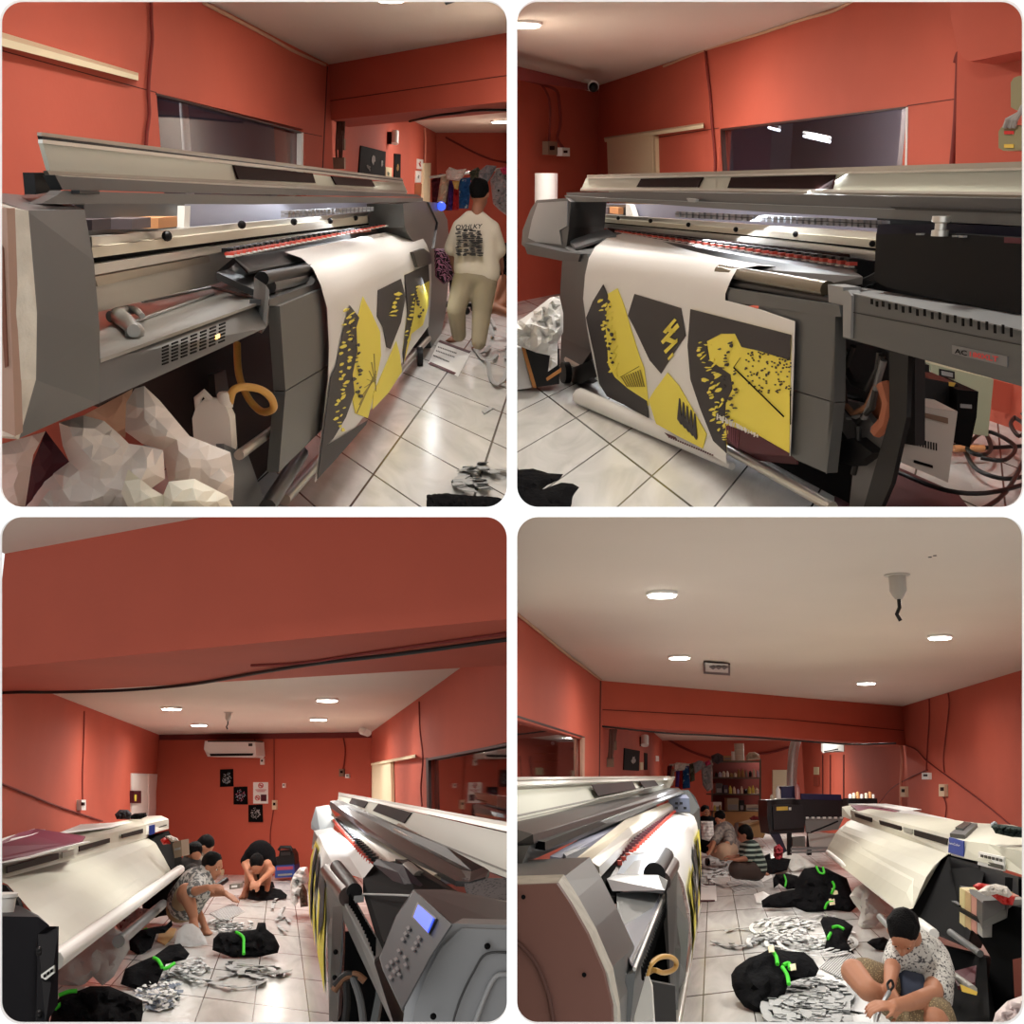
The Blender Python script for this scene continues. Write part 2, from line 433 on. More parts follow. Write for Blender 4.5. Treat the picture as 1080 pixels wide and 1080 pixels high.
def head(mb, hb, c, face, up, mt, s=1., hair=HAIR, cut='short'):
    """c centre of the skull, face direction; hair goes into its own collector hb"""
    f = V3(face).normalized(); u = V3(up); u = (u-f*u.dot(f)).normalized(); sd = f.cross(u)
    rot = Matrix((sd,f,u)).transposed(); c = V3(c)
    P = lambda x,y,z: c+(sd*x+f*y+u*z)*s
    mb.ball(P(0,-.005,.02), (.075*s,.094*s,.098*s), mt, 20, 14, rot)
    mb.ball(P(0,.03,-.045), (.058*s,.06*s,.07*s), mt, 16, 10, rot)
    mb.ball(P(0,.06,-.09), (.027*s,.024*s,.02*s), mt, 10, 8, rot)
    cap(mb, P(0,.088,.0), .009*s, P(0,.104,-.03), .014*s, mt, 8)
    mb.ball(P(.014,.094,-.033), .009*s, mt, 8, 6); mb.ball(P(-.014,.094,-.033), .009*s, mt, 8, 6)
    cap(mb, P(-.022,.08,-.062), .007*s, P(.022,.08,-.062), .007*s, mt, 8)
    cap(mb, P(-.045,.076,.02), .01*s, P(.045,.076,.02), .01*s, mt, 8)
    for q in (-1,1): mb.ball(P(.077*q,-.005,-.01), (.012*s,.02*s,.032*s), mt, 10, 8, rot)
    # hair shell
    hb.ball(P(0,-.022,.036), (.084*s,.1*s,.098*s), hair, 20, 14, rot)
    if cut != 'short': hb.ball(P(0,-.04,-.01), (.082*s,.075*s,.09*s), hair, 16, 10, rot)
    rnd = random.Random(3)
    for k in range(26):
        a = rnd.uniform(0,6.28); z = rnd.uniform(.02,.11); r = .075*math.sqrt(max(.05,1-(z/.14)**2))
        hb.ball(P(r*math.cos(a), r*math.sin(a)*1.1-.022, z), .022*s, hair, 8, 6)
    return P
def eyes(P, root, s=1.):
    e = MB()
    for q in (-1,1):
        e.ball(P(.031*q,.071,.003), .0115*s, mat('eye_white',(235,232,225),.3), 10, 8); e.ball(P(.031*q,.0795,.003), .0062*s, MBLACK, 8, 6)
        cap(e, P(.015*q,.082,.026), .004*s, P(.048*q,.074,.024), .003*s, HAIR, 6)
    cap(e, P(-.02,.0865,-.06), .003*s, P(.02,.0865,-.06), .003*s, mat('lips',(140,80,70),.5), 6)
    build(e, 'facial_features', root, smooth=60)
def fuse(mb, vox, it=4): return [('REMESH', dict(mode='VOXEL', voxel_size=vox)), ('SMOOTH', dict(iterations=it, factor=.5))]

def backroom(P0, P1, n, depth, x0, x1, mt, top):
    """closed neighbouring room behind an interior window: far wall, two end walls, ceiling and floor"""
    d = V3((P1.x-P0.x,P1.y-P0.y,0)).normalized(); a = V3((P0.x,P0.y,0))-d*x0-n*.13; b = V3((P1.x,P1.y,0))+d*x1-n*.13
    a2 = a-n*depth; b2 = b-n*depth; mb = MB(); h = V3((0,0,top))
    for p,q,o in ((a2,b2,-n*.05),(a,a2,-d*.05),(b2,b,d*.05)): mb.prism([p,q,q+h,p+h], o, mt)
    mb.prism([a+h,b+h,b2+h,a2+h], V3((0,0,.04)), mt); mb.prism([a,b,b2,a2], V3((0,0,.02)), mt)
    struct(mb, 'wall_behind_window')
# ------------------------------------------------------------------ white front wall with four rounded openings, and the partitions between the rooms
def front():
    def P(x, y, yy=D0): return V3(((x-540)/F*D0, yy, (540-y)/F*D0))
    mb = MB(); r = 22
    for cx0,cx1,hx0,hx1 in ((-60,540,0,534.6),(540,1140,545.4,1080)):
        for cy0,cy1,hy0,hy1 in ((-60,540,0,534.6),(540,1140,545.4,1080)):
            Hp = []; Op = []
            for (qx,qy,ox,oy,a0) in ((hx1-r,hy1-r,cx1,cy1,0),(hx0+r,hy1-r,cx0,cy1,90),(hx0+r,hy0+r,cx0,cy0,180),(hx1-r,hy0+r,cx1,cy0,270)):
                n = 12
                pa = [(qx+r*math.cos(math.radians(a0+90*k/n)), qy+r*math.sin(math.radians(a0+90*k/n))) for k in range(n+1)]
                horiz = a0 in (0,180)
                s0 = (ox,pa[0][1]) if horiz else (pa[0][0],oy); s1 = (pa[-1][0],oy) if horiz else (ox,pa[-1][1])
                for k,p in enumerate(pa):
                    t = k/n
                    if t <= .5: u = t*2; o = (s0[0]+(ox-s0[0])*u, s0[1]+(oy-s0[1])*u)
                    else: u = t*2-1; o = (ox+(s1[0]-ox)*u, oy+(s1[1]-oy)*u)
                    Hp.append(p); Op.append(o)
            n = len(Hp); f = []
            for i in range(n):
                j = (i+1)%n
                f += [[i,j,n+j,n+i],[2*n+i,3*n+i,3*n+j,2*n+j],[i,2*n+i,2*n+j,j]]
            mb.add([P(*q) for q in Hp]+[P(*q) for q in Op]+[P(*q,D0+.008) for q in Hp]+[P(*q,D0+.008) for q in Op], f, WHITE)
    me = bpy.data.meshes.new('wall_front'); me.from_pydata([tuple(v) for v in mb.v],[],mb.f); me.materials.append(WHITE)
    bm = bmesh.new(); bm.from_mesh(me); bmesh.ops.remove_doubles(bm, verts=bm.verts[:], dist=1e-4); bmesh.ops.recalc_face_normals(bm, faces=bm.faces[:]); bm.to_mesh(me); bm.free()
    o = bpy.data.objects.new('wall_front', me); COL.objects.link(o); o['kind'] = 'structure'
    for nm,(sx,sz),c in (('wall_partition',(.002,60),(0,32,0)),('floor_partition',(60,.002),(0,32,0))):
        b = MB(); x,z = sx,sz; y0,y1 = D0+.008,60.
        v = [V3((a*x/2,y,bb*z/2)) for y in (y0,y1) for a,bb in ((-1,-1),(1,-1),(1,1),(-1,1))]
        me = bpy.data.meshes.new(nm); me.from_pydata([tuple(q) for q in v],[],[[0,1,2,3],[7,6,5,4],[0,4,5,1],[1,5,6,2],[2,6,7,3],[3,7,4,0]]); me.materials.append(CEIL)
        o = bpy.data.objects.new(nm, me); COL.objects.link(o); o['kind'] = 'structure'
front()
cam = bpy.data.cameras.new('camera'); co = bpy.data.objects.new('camera', cam); COL.objects.link(co)
cam.sensor_width = 36; cam.sensor_fit = 'HORIZONTAL'; cam.lens = 36*F/1080; cam.clip_start = .1; cam.clip_end = 300
co.rotation_euler = (math.pi/2,0,0); bpy.context.scene.camera = co
w = bpy.data.worlds.new('sky'); bpy.context.scene.world = w; w.use_nodes = True
w.node_tree.nodes['Background'].inputs[0].default_value = (1.,1.,1.,1); w.node_tree.nodes['Background'].inputs[1].default_value = 1.15
vs = bpy.context.scene.view_settings
vs.view_transform = 'Standard'; vs.look = 'None'; vs.gamma = 1; vs.exposure = 0; vs.use_curve_mapping = False
def lamp(pos, power, size=.3, col=(1,.95,.88), down=True, spread=180, aim=None, sy=None):
    l = bpy.data.lights.new('lamp_or_fill','AREA'); l.energy = power; l.shape = 'RECTANGLE' if sy else 'DISK'; l.size = size; l.color = col; l.spread = math.radians(spread)  # one name for real downlights, printer LED strips and added fill lights
    if sy: l.size_y = sy
    o = bpy.data.objects.new('lamp_or_fill', l); COL.objects.link(o)
    d = V3(aim) if aim else V3((0,0,-1)); z = -d.normalized()
    if sy:
        y = V3(sy_dir[0]) if sy_dir else V3((0,1,0)); y = (y-z*y.dot(z)).normalized(); x = y.cross(z)
        Rm = Matrix((x,y,z)).transposed()
    else:
        x = z.orthogonal().normalized(); y = z.cross(x); Rm = Matrix((x,y,z)).transposed()
    o.matrix_world = R.M @ Matrix.Translation(V3(pos)) @ Rm.to_4x4(); return o
sy_dir = []
def striplamp(a, b, wid, power, aim, col=(.92,.96,1)):
    sy_dir[:] = [b-a]; o = lamp((a+b)/2, power, wid, col, aim=aim, sy=(b-a).length); return o
def downlight(x, y, Z, label, r=.11, power=15):
    c = R.G(x,y,Z-.004); t = thing('ceiling_downlight', label, 'ceiling light', c+V3((0,0,-.02)))
    build(MB().lathe(c+V3((0,0,-.032)), [(r*.86,0),(r*.86,.008)], LAMP, 24), 'lamp_disc', t)
    build(MB().lathe(c+V3((0,0,-.02)), [(r*.87,-.004),(r,0),(r,.02),(r*.87,.02)], WHT, 24), 'trim_ring', t, smooth=40)
    lamp(c+V3((0,0,-.05)), power, r*1.7, spread=170)
# ================================================================== ROOM TL
use(TL)
ZC = 2.9; ZB = 2.34
c0 = R.G(347,68,ZC); c1 = R.G(549,32,ZC)
WL = R.plane(R.G(215,0,ZC), c0)
WB = R.plane(c0, c1)
def at(p, Y): return p[0] + V3((-p[1].y, p[1].x, 0))*((Y-p[0].y)/p[1].x)
wl0 = at(WL, 2.6)
def wallto(name, a, b, z0, z1, mt=RED, th=.12, away=None):
    pl = R.plane(a, b); off = -pl[1]*th
    p = [V3((a.x,a.y,z0)), V3((b.x,b.y,z0)), V3((b.x,b.y,z1)), V3((a.x,a.y,z1))]
    return struct(MB().prism(p, off, mt), name)
# printer side wall with interior window opening
mb = MB()
def seg(xa, xb): return [V3((R.W(xa,212,WL).x, R.W(xa,212,WL).y, 0)), V3((R.W(xb,212,WL).x, R.W(xb,212,WL).y, 0))]
wa = R.W(165,98,WL); wb_ = R.W(320,139,WL); zt = wa.z
zwin0 = 1.35
for (A_,B_,z0,z1) in ((wl0, wa, 0, ZC), (wa, wb_, 0, zwin0), (wa, wb_, wa.z, ZC), (wb_, c0, 0, ZC)):
    mb.prism([V3((A_.x,A_.y,z0)),V3((B_.x,B_.y,z0)),V3((B_.x,B_.y,z1)),V3((A_.x,A_.y,z1))], -WL[1]*.12, RED)
struct(mb, 'wall_left')
g = [V3((wa.x,wa.y,zwin0)),V3((wb_.x,wb_.y,zwin0)),V3((wb_.x,wb_.y,wb_.z)),V3((wa.x,wa.y,wa.z))]
struct(MB().prism([p-WL[1]*.05 for p in g], -WL[1]*.006, GLASS), 'window_1')
fr = MB(); fr.slab([(318.4,140),(320.2,140),(319.6,200),(317.8,200)], WL, .05, WHT, .006); fr.slab([(165,98),(320,139.4),(320,141),(165,100)], WL, .04, mat('dark_window_frame',(60,34,30),.5), .004)
struct(fr, 'trim_1')
# the dim room behind the glass
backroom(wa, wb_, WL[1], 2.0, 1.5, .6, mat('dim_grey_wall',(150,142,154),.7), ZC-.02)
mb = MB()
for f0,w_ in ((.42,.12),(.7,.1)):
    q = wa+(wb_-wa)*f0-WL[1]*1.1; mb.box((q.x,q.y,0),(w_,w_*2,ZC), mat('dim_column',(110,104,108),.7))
struct(mb, 'wall_column')
lamp(wa*.5+wb_*.5-WL[1]*1.3+V3((0,0,.35)), 18, .2); lamp(wa*.5+wb_*.5-WL[1]*.8, 14, .5, aim=-WL[1])  # added fill lamps brightening the room behind the window glass
# white pole put behind the glass to imitate a reflection
q = wa+(wb_-wa)*.5-WL[1]*.5
build(MB().lathe((q.x,q.y,0), [(.035,0),(.035,ZC)], WHT, 14), 'reflection_pole', None, smooth=40, label='white pole behind the interior window glass imitating a reflection, upper left view', cat='pole')
# ceiling
struct(MB().prism([c0, c1, V3((c1.x+2,2.4,ZC)), V3((wl0.x-3,2.4,ZC)), V3((wl0.x-3,5,ZC)), V3((wl0.x,6,ZC))], V3((0,0,.08)), CEIL), 'ceiling')
# beam
b0 = R.W(347,126,WB); b1 = R.W(549,106,WB); s0 = R.G(366,128.5,ZB); s1 = R.G(549,117,ZB)
bd = V3((c0.x,c0.y,ZB)); be = V3((c1.x,c1.y,ZB)); off = s1-be; off.z = 0
struct(MB().loft([[bd,be,be+off,bd+off],[V3((p.x,p.y,ZC)) for p in (bd,be,be+off,bd+off)]], RED), 'wall_beam')
struct(MB().slab([(347,106),(549,77),(549,78),(347,107)], WB, .01, SEAM, .003), 'trim_2')
# far room
f0 = R.G(437,128,ZC); f1 = R.G(460,140,ZC); f2 = R.G(549,140,ZC)
FW = R.plane(f0, f1); fs = at(FW, 11.9); FB = R.plane(f1, f2)
wallto('wall_left', V3((fs.x,fs.y,0)), f1, 0, ZC)
wallto('wall_back', V3((f1.x,f1.y,0)), f2, 0, ZC)
struct(MB().prism([V3((fs.x,fs.y,ZC)), f1, f2, V3((f2.x+1,10,ZC))], V3((0,0,.08)), CEIL), 'ceiling')
wallto('wall_left', V3((c0.x-.1,c0.y+.05,0)), V3((fs.x,fs.y,0)), 0, ZC)
floor('floor', [V3((-6,2.3,0)), V3((1,2.3,0)), V3((1,27,0)), V3((-6,27,0))], [(444,431),(461,407.5),(519,466)])
downlight(529,127.5,ZC,'lit round downlight in the far ceiling beyond the beam, upper left view', .2, 30)
t = thing('ceiling_downlight','bright downlight at the top edge of the beige ceiling, upper left view','ceiling light', R.G(412,1,ZC-.02))
build(MB().lathe(R.G(412,1,ZC-.02), [(.1,0),(.1,.004)], LAMP, 24), 'lamp_disc', t)
build(MB().slab([(466,-2),(486,-2),(484,0.5),(470,5)], R.PV(460,8,490,8), .02, DGREY), 'air_vent', None, label='grey square air vent in the ceiling at the top edge, upper left view', cat='vent')
for p_ in ((-1.2,4.2),(-.9,6.5),(-.5,9.3)): lamp((p_[0],p_[1],ZC-.06), 36, .3)
lamp((-.7,13.5,ZC-.1), 40, .4); lamp((-.8,19,ZC-.1), 40, .4)  # fill lamps added because sky light does not reach the far room
# seams and cables on the wall
T('wall_cable', None, [R.W(x,y,WL,.02) for x,y in ((159.5,-4),(159.5,20),(160.5,42),(158,70),(156.5,95),(157.5,120),(155,140),(154,156))], .012, RCABLE, label='dark red cable running down the wall beside the window, upper left view', cat='cable')
T('wall_cable', None, [R.W(x,y,WL,.02) for x,y in ((215,3),(240,16),(280,37),(310,54),(343,68.5))], .014, mat('cream_cable',(200,160,130),.5), label='thin pale cable along the ceiling corner above the window, upper left view', cat='cable')
struct(MB().slab([(-5,51),(165,97),(165,98),(-5,52)], WL, .01, SEAM, .003), 'trim_3')
struct(MB().slab([(345,70),(346,70),(341,178),(340,178)], WL, .01, SEAM, .003), 'trim_4')
struct(MB().slab([(320,139.5),(340,143.5),(340,144.2),(320,140.3)], WL, .01, SEAM, .003), 'trim_5')
build(MB().loft([[R.W(-8,31,WL,.0),R.W(-8,46,WL,.0),R.W(-8,46,WL,.09),R.W(-8,37,WL,.09)],[R.W(146,77,WL,.0),R.W(146,85,WL,.0),R.W(146,85,WL,.09),R.W(146,80,WL,.09)]], WOODC), 'wall_rail', None, label='cream wooden sliding rail mounted high on the red wall, upper left view', cat='rail')
T('ceiling_cable', None, [R.G(x,y,ZB-.02) for x,y in ((432,128),(460,122),(485,119),(500,116.6),(520,116),(549,116.5))], .012, CABLE, label='black cable slung under the red beam, upper left view', cat='cable')
T('wall_cable', None, [R.W(x,y,FB,.05) for x,y in ((470,145),(485,153),(505,163),(525,170),(549,172))], .02, RCABLE, label='dark cable drooping across the far red wall, upper left view', cat='cable')
T('conduit', None, [R.W(x,y,FW,.03) for x,y in ((448,135),(448.5,150),(448,172))], .02, mat('pale_pink',(214,140,120),.6), label='pale vertical conduit beside the cream door in the far room', cat='conduit')
# posters and fittings on the far left wall
def poster(name, q, pl, mt, label, cat='poster', extra=None, th=.02):
    t = thing(name, label, cat, R.W(q[3][0],q[3][1],pl))
    build(MB().slab(q, pl, th, mt, th), 'board', t)
    if extra: build(extra(), 'artwork', t)
    return t
def blot(cx, cy, rx, ry, pl, mt, seed=1, n=9, out=.025):
    mb = MB(); rnd = random.Random(seed)
    for k in range(n):
        a = rnd.uniform(0,6.28); d = rnd.uniform(0,.7); x = cx+rx*d*math.cos(a); y = cy+ry*d*math.sin(a); s = rnd.uniform(.25,.5)
        mb.slab([(x+rx*s*rnd.uniform(.4,1.)*math.cos(u*6.283/7), y+ry*s*rnd.uniform(.4,1.)*math.sin(u*6.283/7)) for u in range(7)], pl, .004, mt, out)
    return mb
LTG = mat('pale_grey_print',(170,168,166),.7)
def tri():
    mb = blot(389,177,2.6,5,FW,mat('dull_grey_print',(110,104,100),.7),1,out=.03); 
    for a in ((394,168,2.6,9),(403,172,2.4,6)):
        b = blot(*a,FW,LTG,int(a[0]),out=.03); mb.add(b.v,b.f,LTG)
    return mb
poster('poster',[(381,153.5),(407,160),(406,187),(378.5,184)],FW,MBLACK,'wide black poster with three pale figures on the far wall, upper left view',extra=tri)
poster('poster',[(416.5,162),(422.8,162.5),(422.5,188),(416,187.5)],FW,MBLACK,'narrow tall black and ochre poster right of the wide black one',extra=lambda: blot(419.5,178,2,7,FW,mat('ochre_print',(150,110,60),.7),4,out=.03))
poster('picture',[(407,176),(413.5,177),(413,188),(407,188)],FW,mat('cream_print',(206,196,160),.6),'small cream picture between two black posters, upper left view','picture',extra=lambda: blot(410,183,1.6,3,FW,mat('green_print',(90,100,80),.7),5,out=.03))
poster('notice',[(440.5,167.5),(446.5,168.5),(446,178.5),(440.2,178)],FW,WHT,'red and white notice, upper of two beside the cream door','notice',extra=lambda: blot(443.2,173,1.8,3.5,FW,REDM,6,out=.03))
poster('notice',[(439,180),(444.5,180.5),(444,192.5),(438.6,192.5)],FW,WHT,'white notice below the red one beside the cream door','notice',extra=lambda: blot(441.5,186,1.5,3.4,FW,mat('grey_print',(150,150,150),.7),7,out=.03))
poster('notice',[(438.3,193.5),(445,194),(444.4,205),(438,205)],FW,mat('orange_print',(150,84,50),.6),'brown notice lowest beside the cream door','notice')
t = thing('wall_lamp','white cylindrical wall lamp above the posters, upper left view','wall lamp',R.W(417,152,FW,.1))
build(MB().tube([R.W(417,138.5,FW,.12),R.W(416.6,151.5,FW,.12)],.055,WHT,14),'lamp_shade',t,smooth=40)
build(MB().slab([(412.5,139),(414.5,139),(414,152),(412.3,152)],FW,.06,BROWN,.06),'bracket',t)
for i,(x,y,w_,h_,lb) in enumerate(((359,152,4,6,'upper'),(357,172,6,6,'lower'))):
    t = thing('electrical_box', lb+' dusty electrical box with cables on the wall stub below the beam, upper left view','electrical box',R.A(x,y+h_,13.2))
    pl = R.PV(340,13.2,380,13.2)
    build(MB().slab([(x-w_,y-h_),(x+w_,y-h_),(x+w_,y+h_),(x-w_,y+h_)],pl,.12,mat('dusty_khaki',(128,104,86),.7),.0),'case',t)
    for k in (-2,1,3): build(MB().tube([R.A(x+k,y-h_,13.15),R.A(x+k*1.2,y-h_-8,13.1),R.A(x+k+1,128,13.15)],.014,mat('brown_cable',(96,60,50),.6),6),'cable',t,smooth=40)
mb = MB().slab([(447.5,172),(454.5,172),(453.5,216),(446.5,216)],FW,.05,WOODC,.05)
struct(mb,'door_1')

# ---- hanging clothes
def garment(label, P, Y, mt, sd, cat='garment', name='hanging_garment', group=None, dep=.07, hanger=None):
    t = puffY(name, P, Y, dep, mt, label=label, cat=cat, seed=sd, amp=.5, freq=.35, rad=2.5, step=1.2, group=group); return t
Yr = 17.
T('clothes_rail', None, [R.A(453,187,Yr),R.A(549,176,Yr)], .02, SILVER, label='metal rail the clothes hang from at the far wall, upper left view', cat='rail')
mar = mat('maroon_cloth',(84,28,40),.9,bump=.3); whc = mat('white_cloth',(222,216,208),.9,bump=.3); 
garment('maroon garment hanging leftmost on the clothes rail, upper left view',[(455,190),(464,183),(474,185),(472,222),(456,222)],Yr+.2,mar,1)
garment('cream trousers hanging on the rail beside the maroon garment',[(465,186),(475,184),(470,214),(461,213)],Yr-.1,mat('cream_cloth',(196,184,160),.9),2)
garment('white shirt draped over a hanger on top of the clothes rail',[(470,181),(474,176),(482,179),(492,178),(489,186),(484,191),(471,189)],Yr-.4,whc,3)
garment('purple garment hanging between maroon and red clothes',[(473,190),(479,191),(478,222),(472,222)],Yr,mat('purple_cloth',(70,40,120),.9),4)
garment('bright red garment hanging beside the blue patterned one',[(479,192),(485,192),(484,222),(477,222)],Yr-.05,mat('red_cloth',(176,34,40),.9),5)
garment('small yellow garment at the shoulder of the blue patterned one',[(477,191),(485,190),(483,200),(479,199)],Yr-.3,mat('yellow_cloth',(220,190,110),.9),6)
garment('blue patterned shirt hanging on the rail, upper left view',[(484,188),(496,187),(497,200),(494,220),(484,220)],Yr-.2,fabric('blue_patterned_cloth',(30,84,140),(180,200,210),'noise',9,.9,.62),7)
garment('camouflage green garment hanging behind the man\'s head',[(495,181),(504,176),(507,180),(506,194),(496,190)],Yr-.1,fabric('camouflage_cloth',(70,76,60),(110,112,92),'noise',7),8)
garment('pale grey garment slung over the clothes rail, upper left view',[(505,181),(513,174),(524,175),(519,185),(514,193),(504,192)],Yr-.4,mat('bluegrey_cloth',(140,146,150),.9,bump=.3),9)
garment('glossy black jacket with pale spots at the right end of the rail',[(517,190),(524,178),(532,176),(545,176),(545,235),(527,222),(520,215)],Yr-.5,fabric('spotted_black_cloth',(24,24,26),(150,150,150),'voronoi',7,.4,.12),10)
garment('black and pink garment at the far right of the rail',[(527,178),(536,174),(545,174),(545,184),(530,184)],Yr-.8,mat('pink_cloth',(190,60,100),.9),11)

# ---- the printer
vx = 562.
def KF(K): return lambda x: K/(vx-x)
def kp(K): return R.plane(R.A(100,212,K/(vx-100)), R.A(400,212,K/(vx-400)))
PF = kp(1322); PR = kp(1600); PB = kp(1900); PL_ = kp(1750); PH = kp(1420); PG = kp(1262)
pr = thing('wide_format_printer','grey wide roll printer with a metal tray end nearest, upper left view','printer',R.G(300,520))
A = R.A
# side cover at the near end
s_out = [A(-34,200,3.3),A(28,222,2.5),A(37,330,2.48),A(36,400,2.48),A(19,463,2.5),A(-60,455,3.2)]
s_in  = [A(57,209,3.9),A(89,221,2.88),A(99,275,2.86),A(105,345,2.86),A(105,425,2.9),A(60,425,3.9)]
L('side_cover', pr, [s_out,s_in], GREY)
e_out = [p+(p-q).normalized()*.03 for p,q in zip(s_out,s_in)]
sc = V3((0,0,0)); 
L('edge_tape', pr, [[A(-34,206,3.2),A(8,219,2.42),A(12,330,2.4),A(14,400,2.4),A(15,461,2.42),A(-60,455,3.1)],[A(-32,204,3.25),A(30,222.5,2.495),A(39,330,2.47),A(38,400,2.47),A(20,463.5,2.49),A(-58,457,3.15)]], TAPE)
ep = R.PV(-20,2.385,14,2.385)
ec = MB().slab([(-20,219),(7,219.5),(11,330),(14,400),(16,460),(-20,445)],ep,.04,mat('dusty_beige_plate',(156,126,110),.6)); L2 = MB()
build(ec,'end_plate',pr)
build(MB().slab([(-10,240),(3,262),(6,340),(8,386),(5,388),(2,345),(-1,270),(-10,250)],ep,.01,mat('brown_groove',(104,62,46),.7),.006),'groove',pr)
# front tray
ZT = 1.095
tf = [A(106,379,2.9),A(105,425,2.9),A(102,425,4.2),A(100,R.yh+10,4.8)]
ft0 = R.G(105,379,ZT); ft1 = R.G(277,317,ZT); bk0 = R.G(100,312,ZT); bk1 = R.G(228,285,ZT)
L('tray_body', pr, [[ft0,A(105,425,2.9),A(105,425,2.9)+V3((-.5,.9,0)),bk0],[ft1,A(280,346,R.W(280,346,PF).y),A(280,346,R.W(280,346,PF).y)+V3((-.5,.9,0)),bk1]], GREY)
H('tray_surface', pr, [(106,378.6),(276,318),(229,298),(103,325)], ZT+.006, .01, CHROME)
H('tray_rear_panel', pr, [(103,324),(229,297.5),(222,276),(103,302)], ZT+.012, .012, mat('cream_reflection_steel',(206,202,190),.4,metal=.1))  # cream base colour stands for a bright reflection on the metal
H('tray_trough', pr, [(192,293),(222,284),(290,300),(278,316)], ZT+.02, .01, DGREY)
for a,b in (((200,305),(255,292)),((150,318),(222,303)),((140,340),(225,310))):
    build(MB().tube([R.G(*a,ZT+.012),R.G(*b,ZT+.012)],.006,CHROME,6),'crease',pr,smooth=40)
def grille(root, q, rows, cols, pl, mt, name='vent_slot', out=.004, fill=.62, vert=False):
    a,b,c,d = q      # tl tr br bl pixels
    def P(u,v): return ((a[0]*(1-u)+b[0]*u)*(1-v)+(d[0]*(1-u)+c[0]*u)*v, (a[1]*(1-u)+b[1]*u)*(1-v)+(d[1]*(1-u)+c[1]*u)*v)
    fu,fv = (fill,.5) if not vert else (.4,.8)
    for r_ in range(rows):
        for k in range(cols):
            u0 = k/cols; u1 = (k+fu)/cols; v0 = r_/rows; v1 = (r_+fv)/rows
            build(MB().slab([P(u0,v0),P(u1,v0),P(u1,v1),P(u0,v1)], pl, .004, mt, out), name, root)
grille(pr,[(172,366),(242,338),(241,360),(172,387)],6,7,PF,MBLACK)
build(MB().slab([(228,354),(232,352),(232,356),(228,358)],PF,.004,emis('lit_amber',(1,.5,.05),2),.006),'status_light',pr)
L('corner_post', pr, [[A(268,292,4.75),A(281,301,4.62),A(284,306,4.62),A(284,312,4.9)],[A(266,346,4.75),A(276,352,4.62),A(281,345,4.62),A(284,340,4.9)]], LGREY)
S('rear_apron', pr, [(98,288),(262,256),(262,290),(225,300),(100,330)], kp(1790), .02, mat('cream_reflection_steel',(206,202,190),.4,metal=.1))  # put in to hide the red behind the tray; colour imitates the reflection
# clamp tool left on the tray
def pivot(): 
    mb = MB(); mb.tube([R.G(x,y,ZT+.03) for x,y in ((116,334),(125,333),(134,340),(141,349))],[.02,.03,.026,.02],CHROME,10)
    mb.tube([R.G(x,y,ZT+.03) for x,y in ((125,333),(132,327),(143,327),(150,333))],[.02,.018,.014,.01],CHROME,8); mb.ball(R.G(142,350,ZT+.02),.03,CHROME); return mb
build(pivot(),'metal_tool',None,smooth=50,label='crumpled silver metal tool lying on the printer tray, upper left view',cat='tool')
# rear box panel, rail, chain, hood, lid
S('back_panel', pr, [(88,214),(430,210),(430,232),(96,262)], PB, .05, PURP)
S('dark_panel', pr, [(88,215),(195,214),(190,243),(92,252)], PB, .03, DGREY, out=.05)
for x,c_,n_ in ((107,mat('dark_mauve_plastic',(70,60,66),.6),0),(149,mat('mauve_plastic',(104,94,98),.6),1),(177,ORANGE,2)):
    build(MB().slab([(x-10,232-n_),(x+10,230-n_),(x+10,241-n_),(x-10,243-n_)],PB,.12,c_,.16),'coloured_block',pr)
S('white_bracket', pr, [(195,217),(201,217),(200,240),(194,240)], PB, .05, WHT, out=.08)
for (q,m_,o_) in (([(97,250),(265,234.5),(425,220.5),(425,224),(265,241),(97,261)],SILVER,.0),([(97,261),(265,241),(425,224),(425,231),(265,250),(98,272)],mat('cream_rail',(214,206,184),.35),.03),([(98,272),(265,250),(425,231),(425,233),(265,254),(98,279)],MBLACK,.0),([(99,279),(265,254),(425,233),(425,237),(265,260),(100,290)],SILVER,.04),([(100,292),(220,270),(222,276),(103,302)],mat('steel_strip',(190,180,160),.3,metal=.6),.0)):
    S('carriage_rail', pr, q, PL_, .05, m_, out=o_)
for x,y in ((176,248),(255,236),(310,233),(348,232),(375,229),(400,227)):
    build(MB().ball(R.W(x,y+1,PL_,.04),.02,BLACK,8,6),'bolt',pr)
def chain_links(root, a, b, n, h, pl, out=.05, name='cable_chain'):
    mb = MB()
    for k in range(n):
        t0 = k/n; t1 = (k+.72)/n; P = lambda t: (a[0]+(b[0]-a[0])*t, a[1]+(b[1]-a[1])*t)
        hh = h[0]+(h[1]-h[0])*t0; x0,y0 = P(t0); x1,y1 = P(t1)
        mb.slab([(x0,y0),(x1,y1),(x1,y1+hh*.42),(x0,y0+hh*.42)],pl,.04,mat('grey_chain',(150,152,158),.4),out)
        mb.slab([(x0,y0+hh*.55),(x1,y1+hh*.55),(x1,y1+hh),(x0,y0+hh)],pl,.04,mat('grey_chain',(150,152,158),.4),out)
    mb.slab([a,b,(b[0],b[1]+h[1]),(a[0],a[1]+h[0])],pl,.02,mat('dark_chain_core',(70,70,76),.5),out-.02)
    return build(mb, name, root)
chain_links(pr,(304,222.5),(412,217),26,(7,4),PL_,.1)
for i,(q,m_,p_,o_) in enumerate(((
    [(58,184.5),(66,186),(270,197),(440,205),(445,208),(270,205),(66,200)],DGREY,PH,.0),
    ([(60,206),(66,201),(270,206.5),(446,208.5),(446,213),(270,215.5),(44,214.5)],GREY,PH,.04),
    ([(44,182),(58,184),(64,201),(38,205),(36,182)],BLACK,PH,-.15))):
    S(('hood_visor','hood','hinge_housing')[i], pr, q, p_, .03, m_, out=o_)
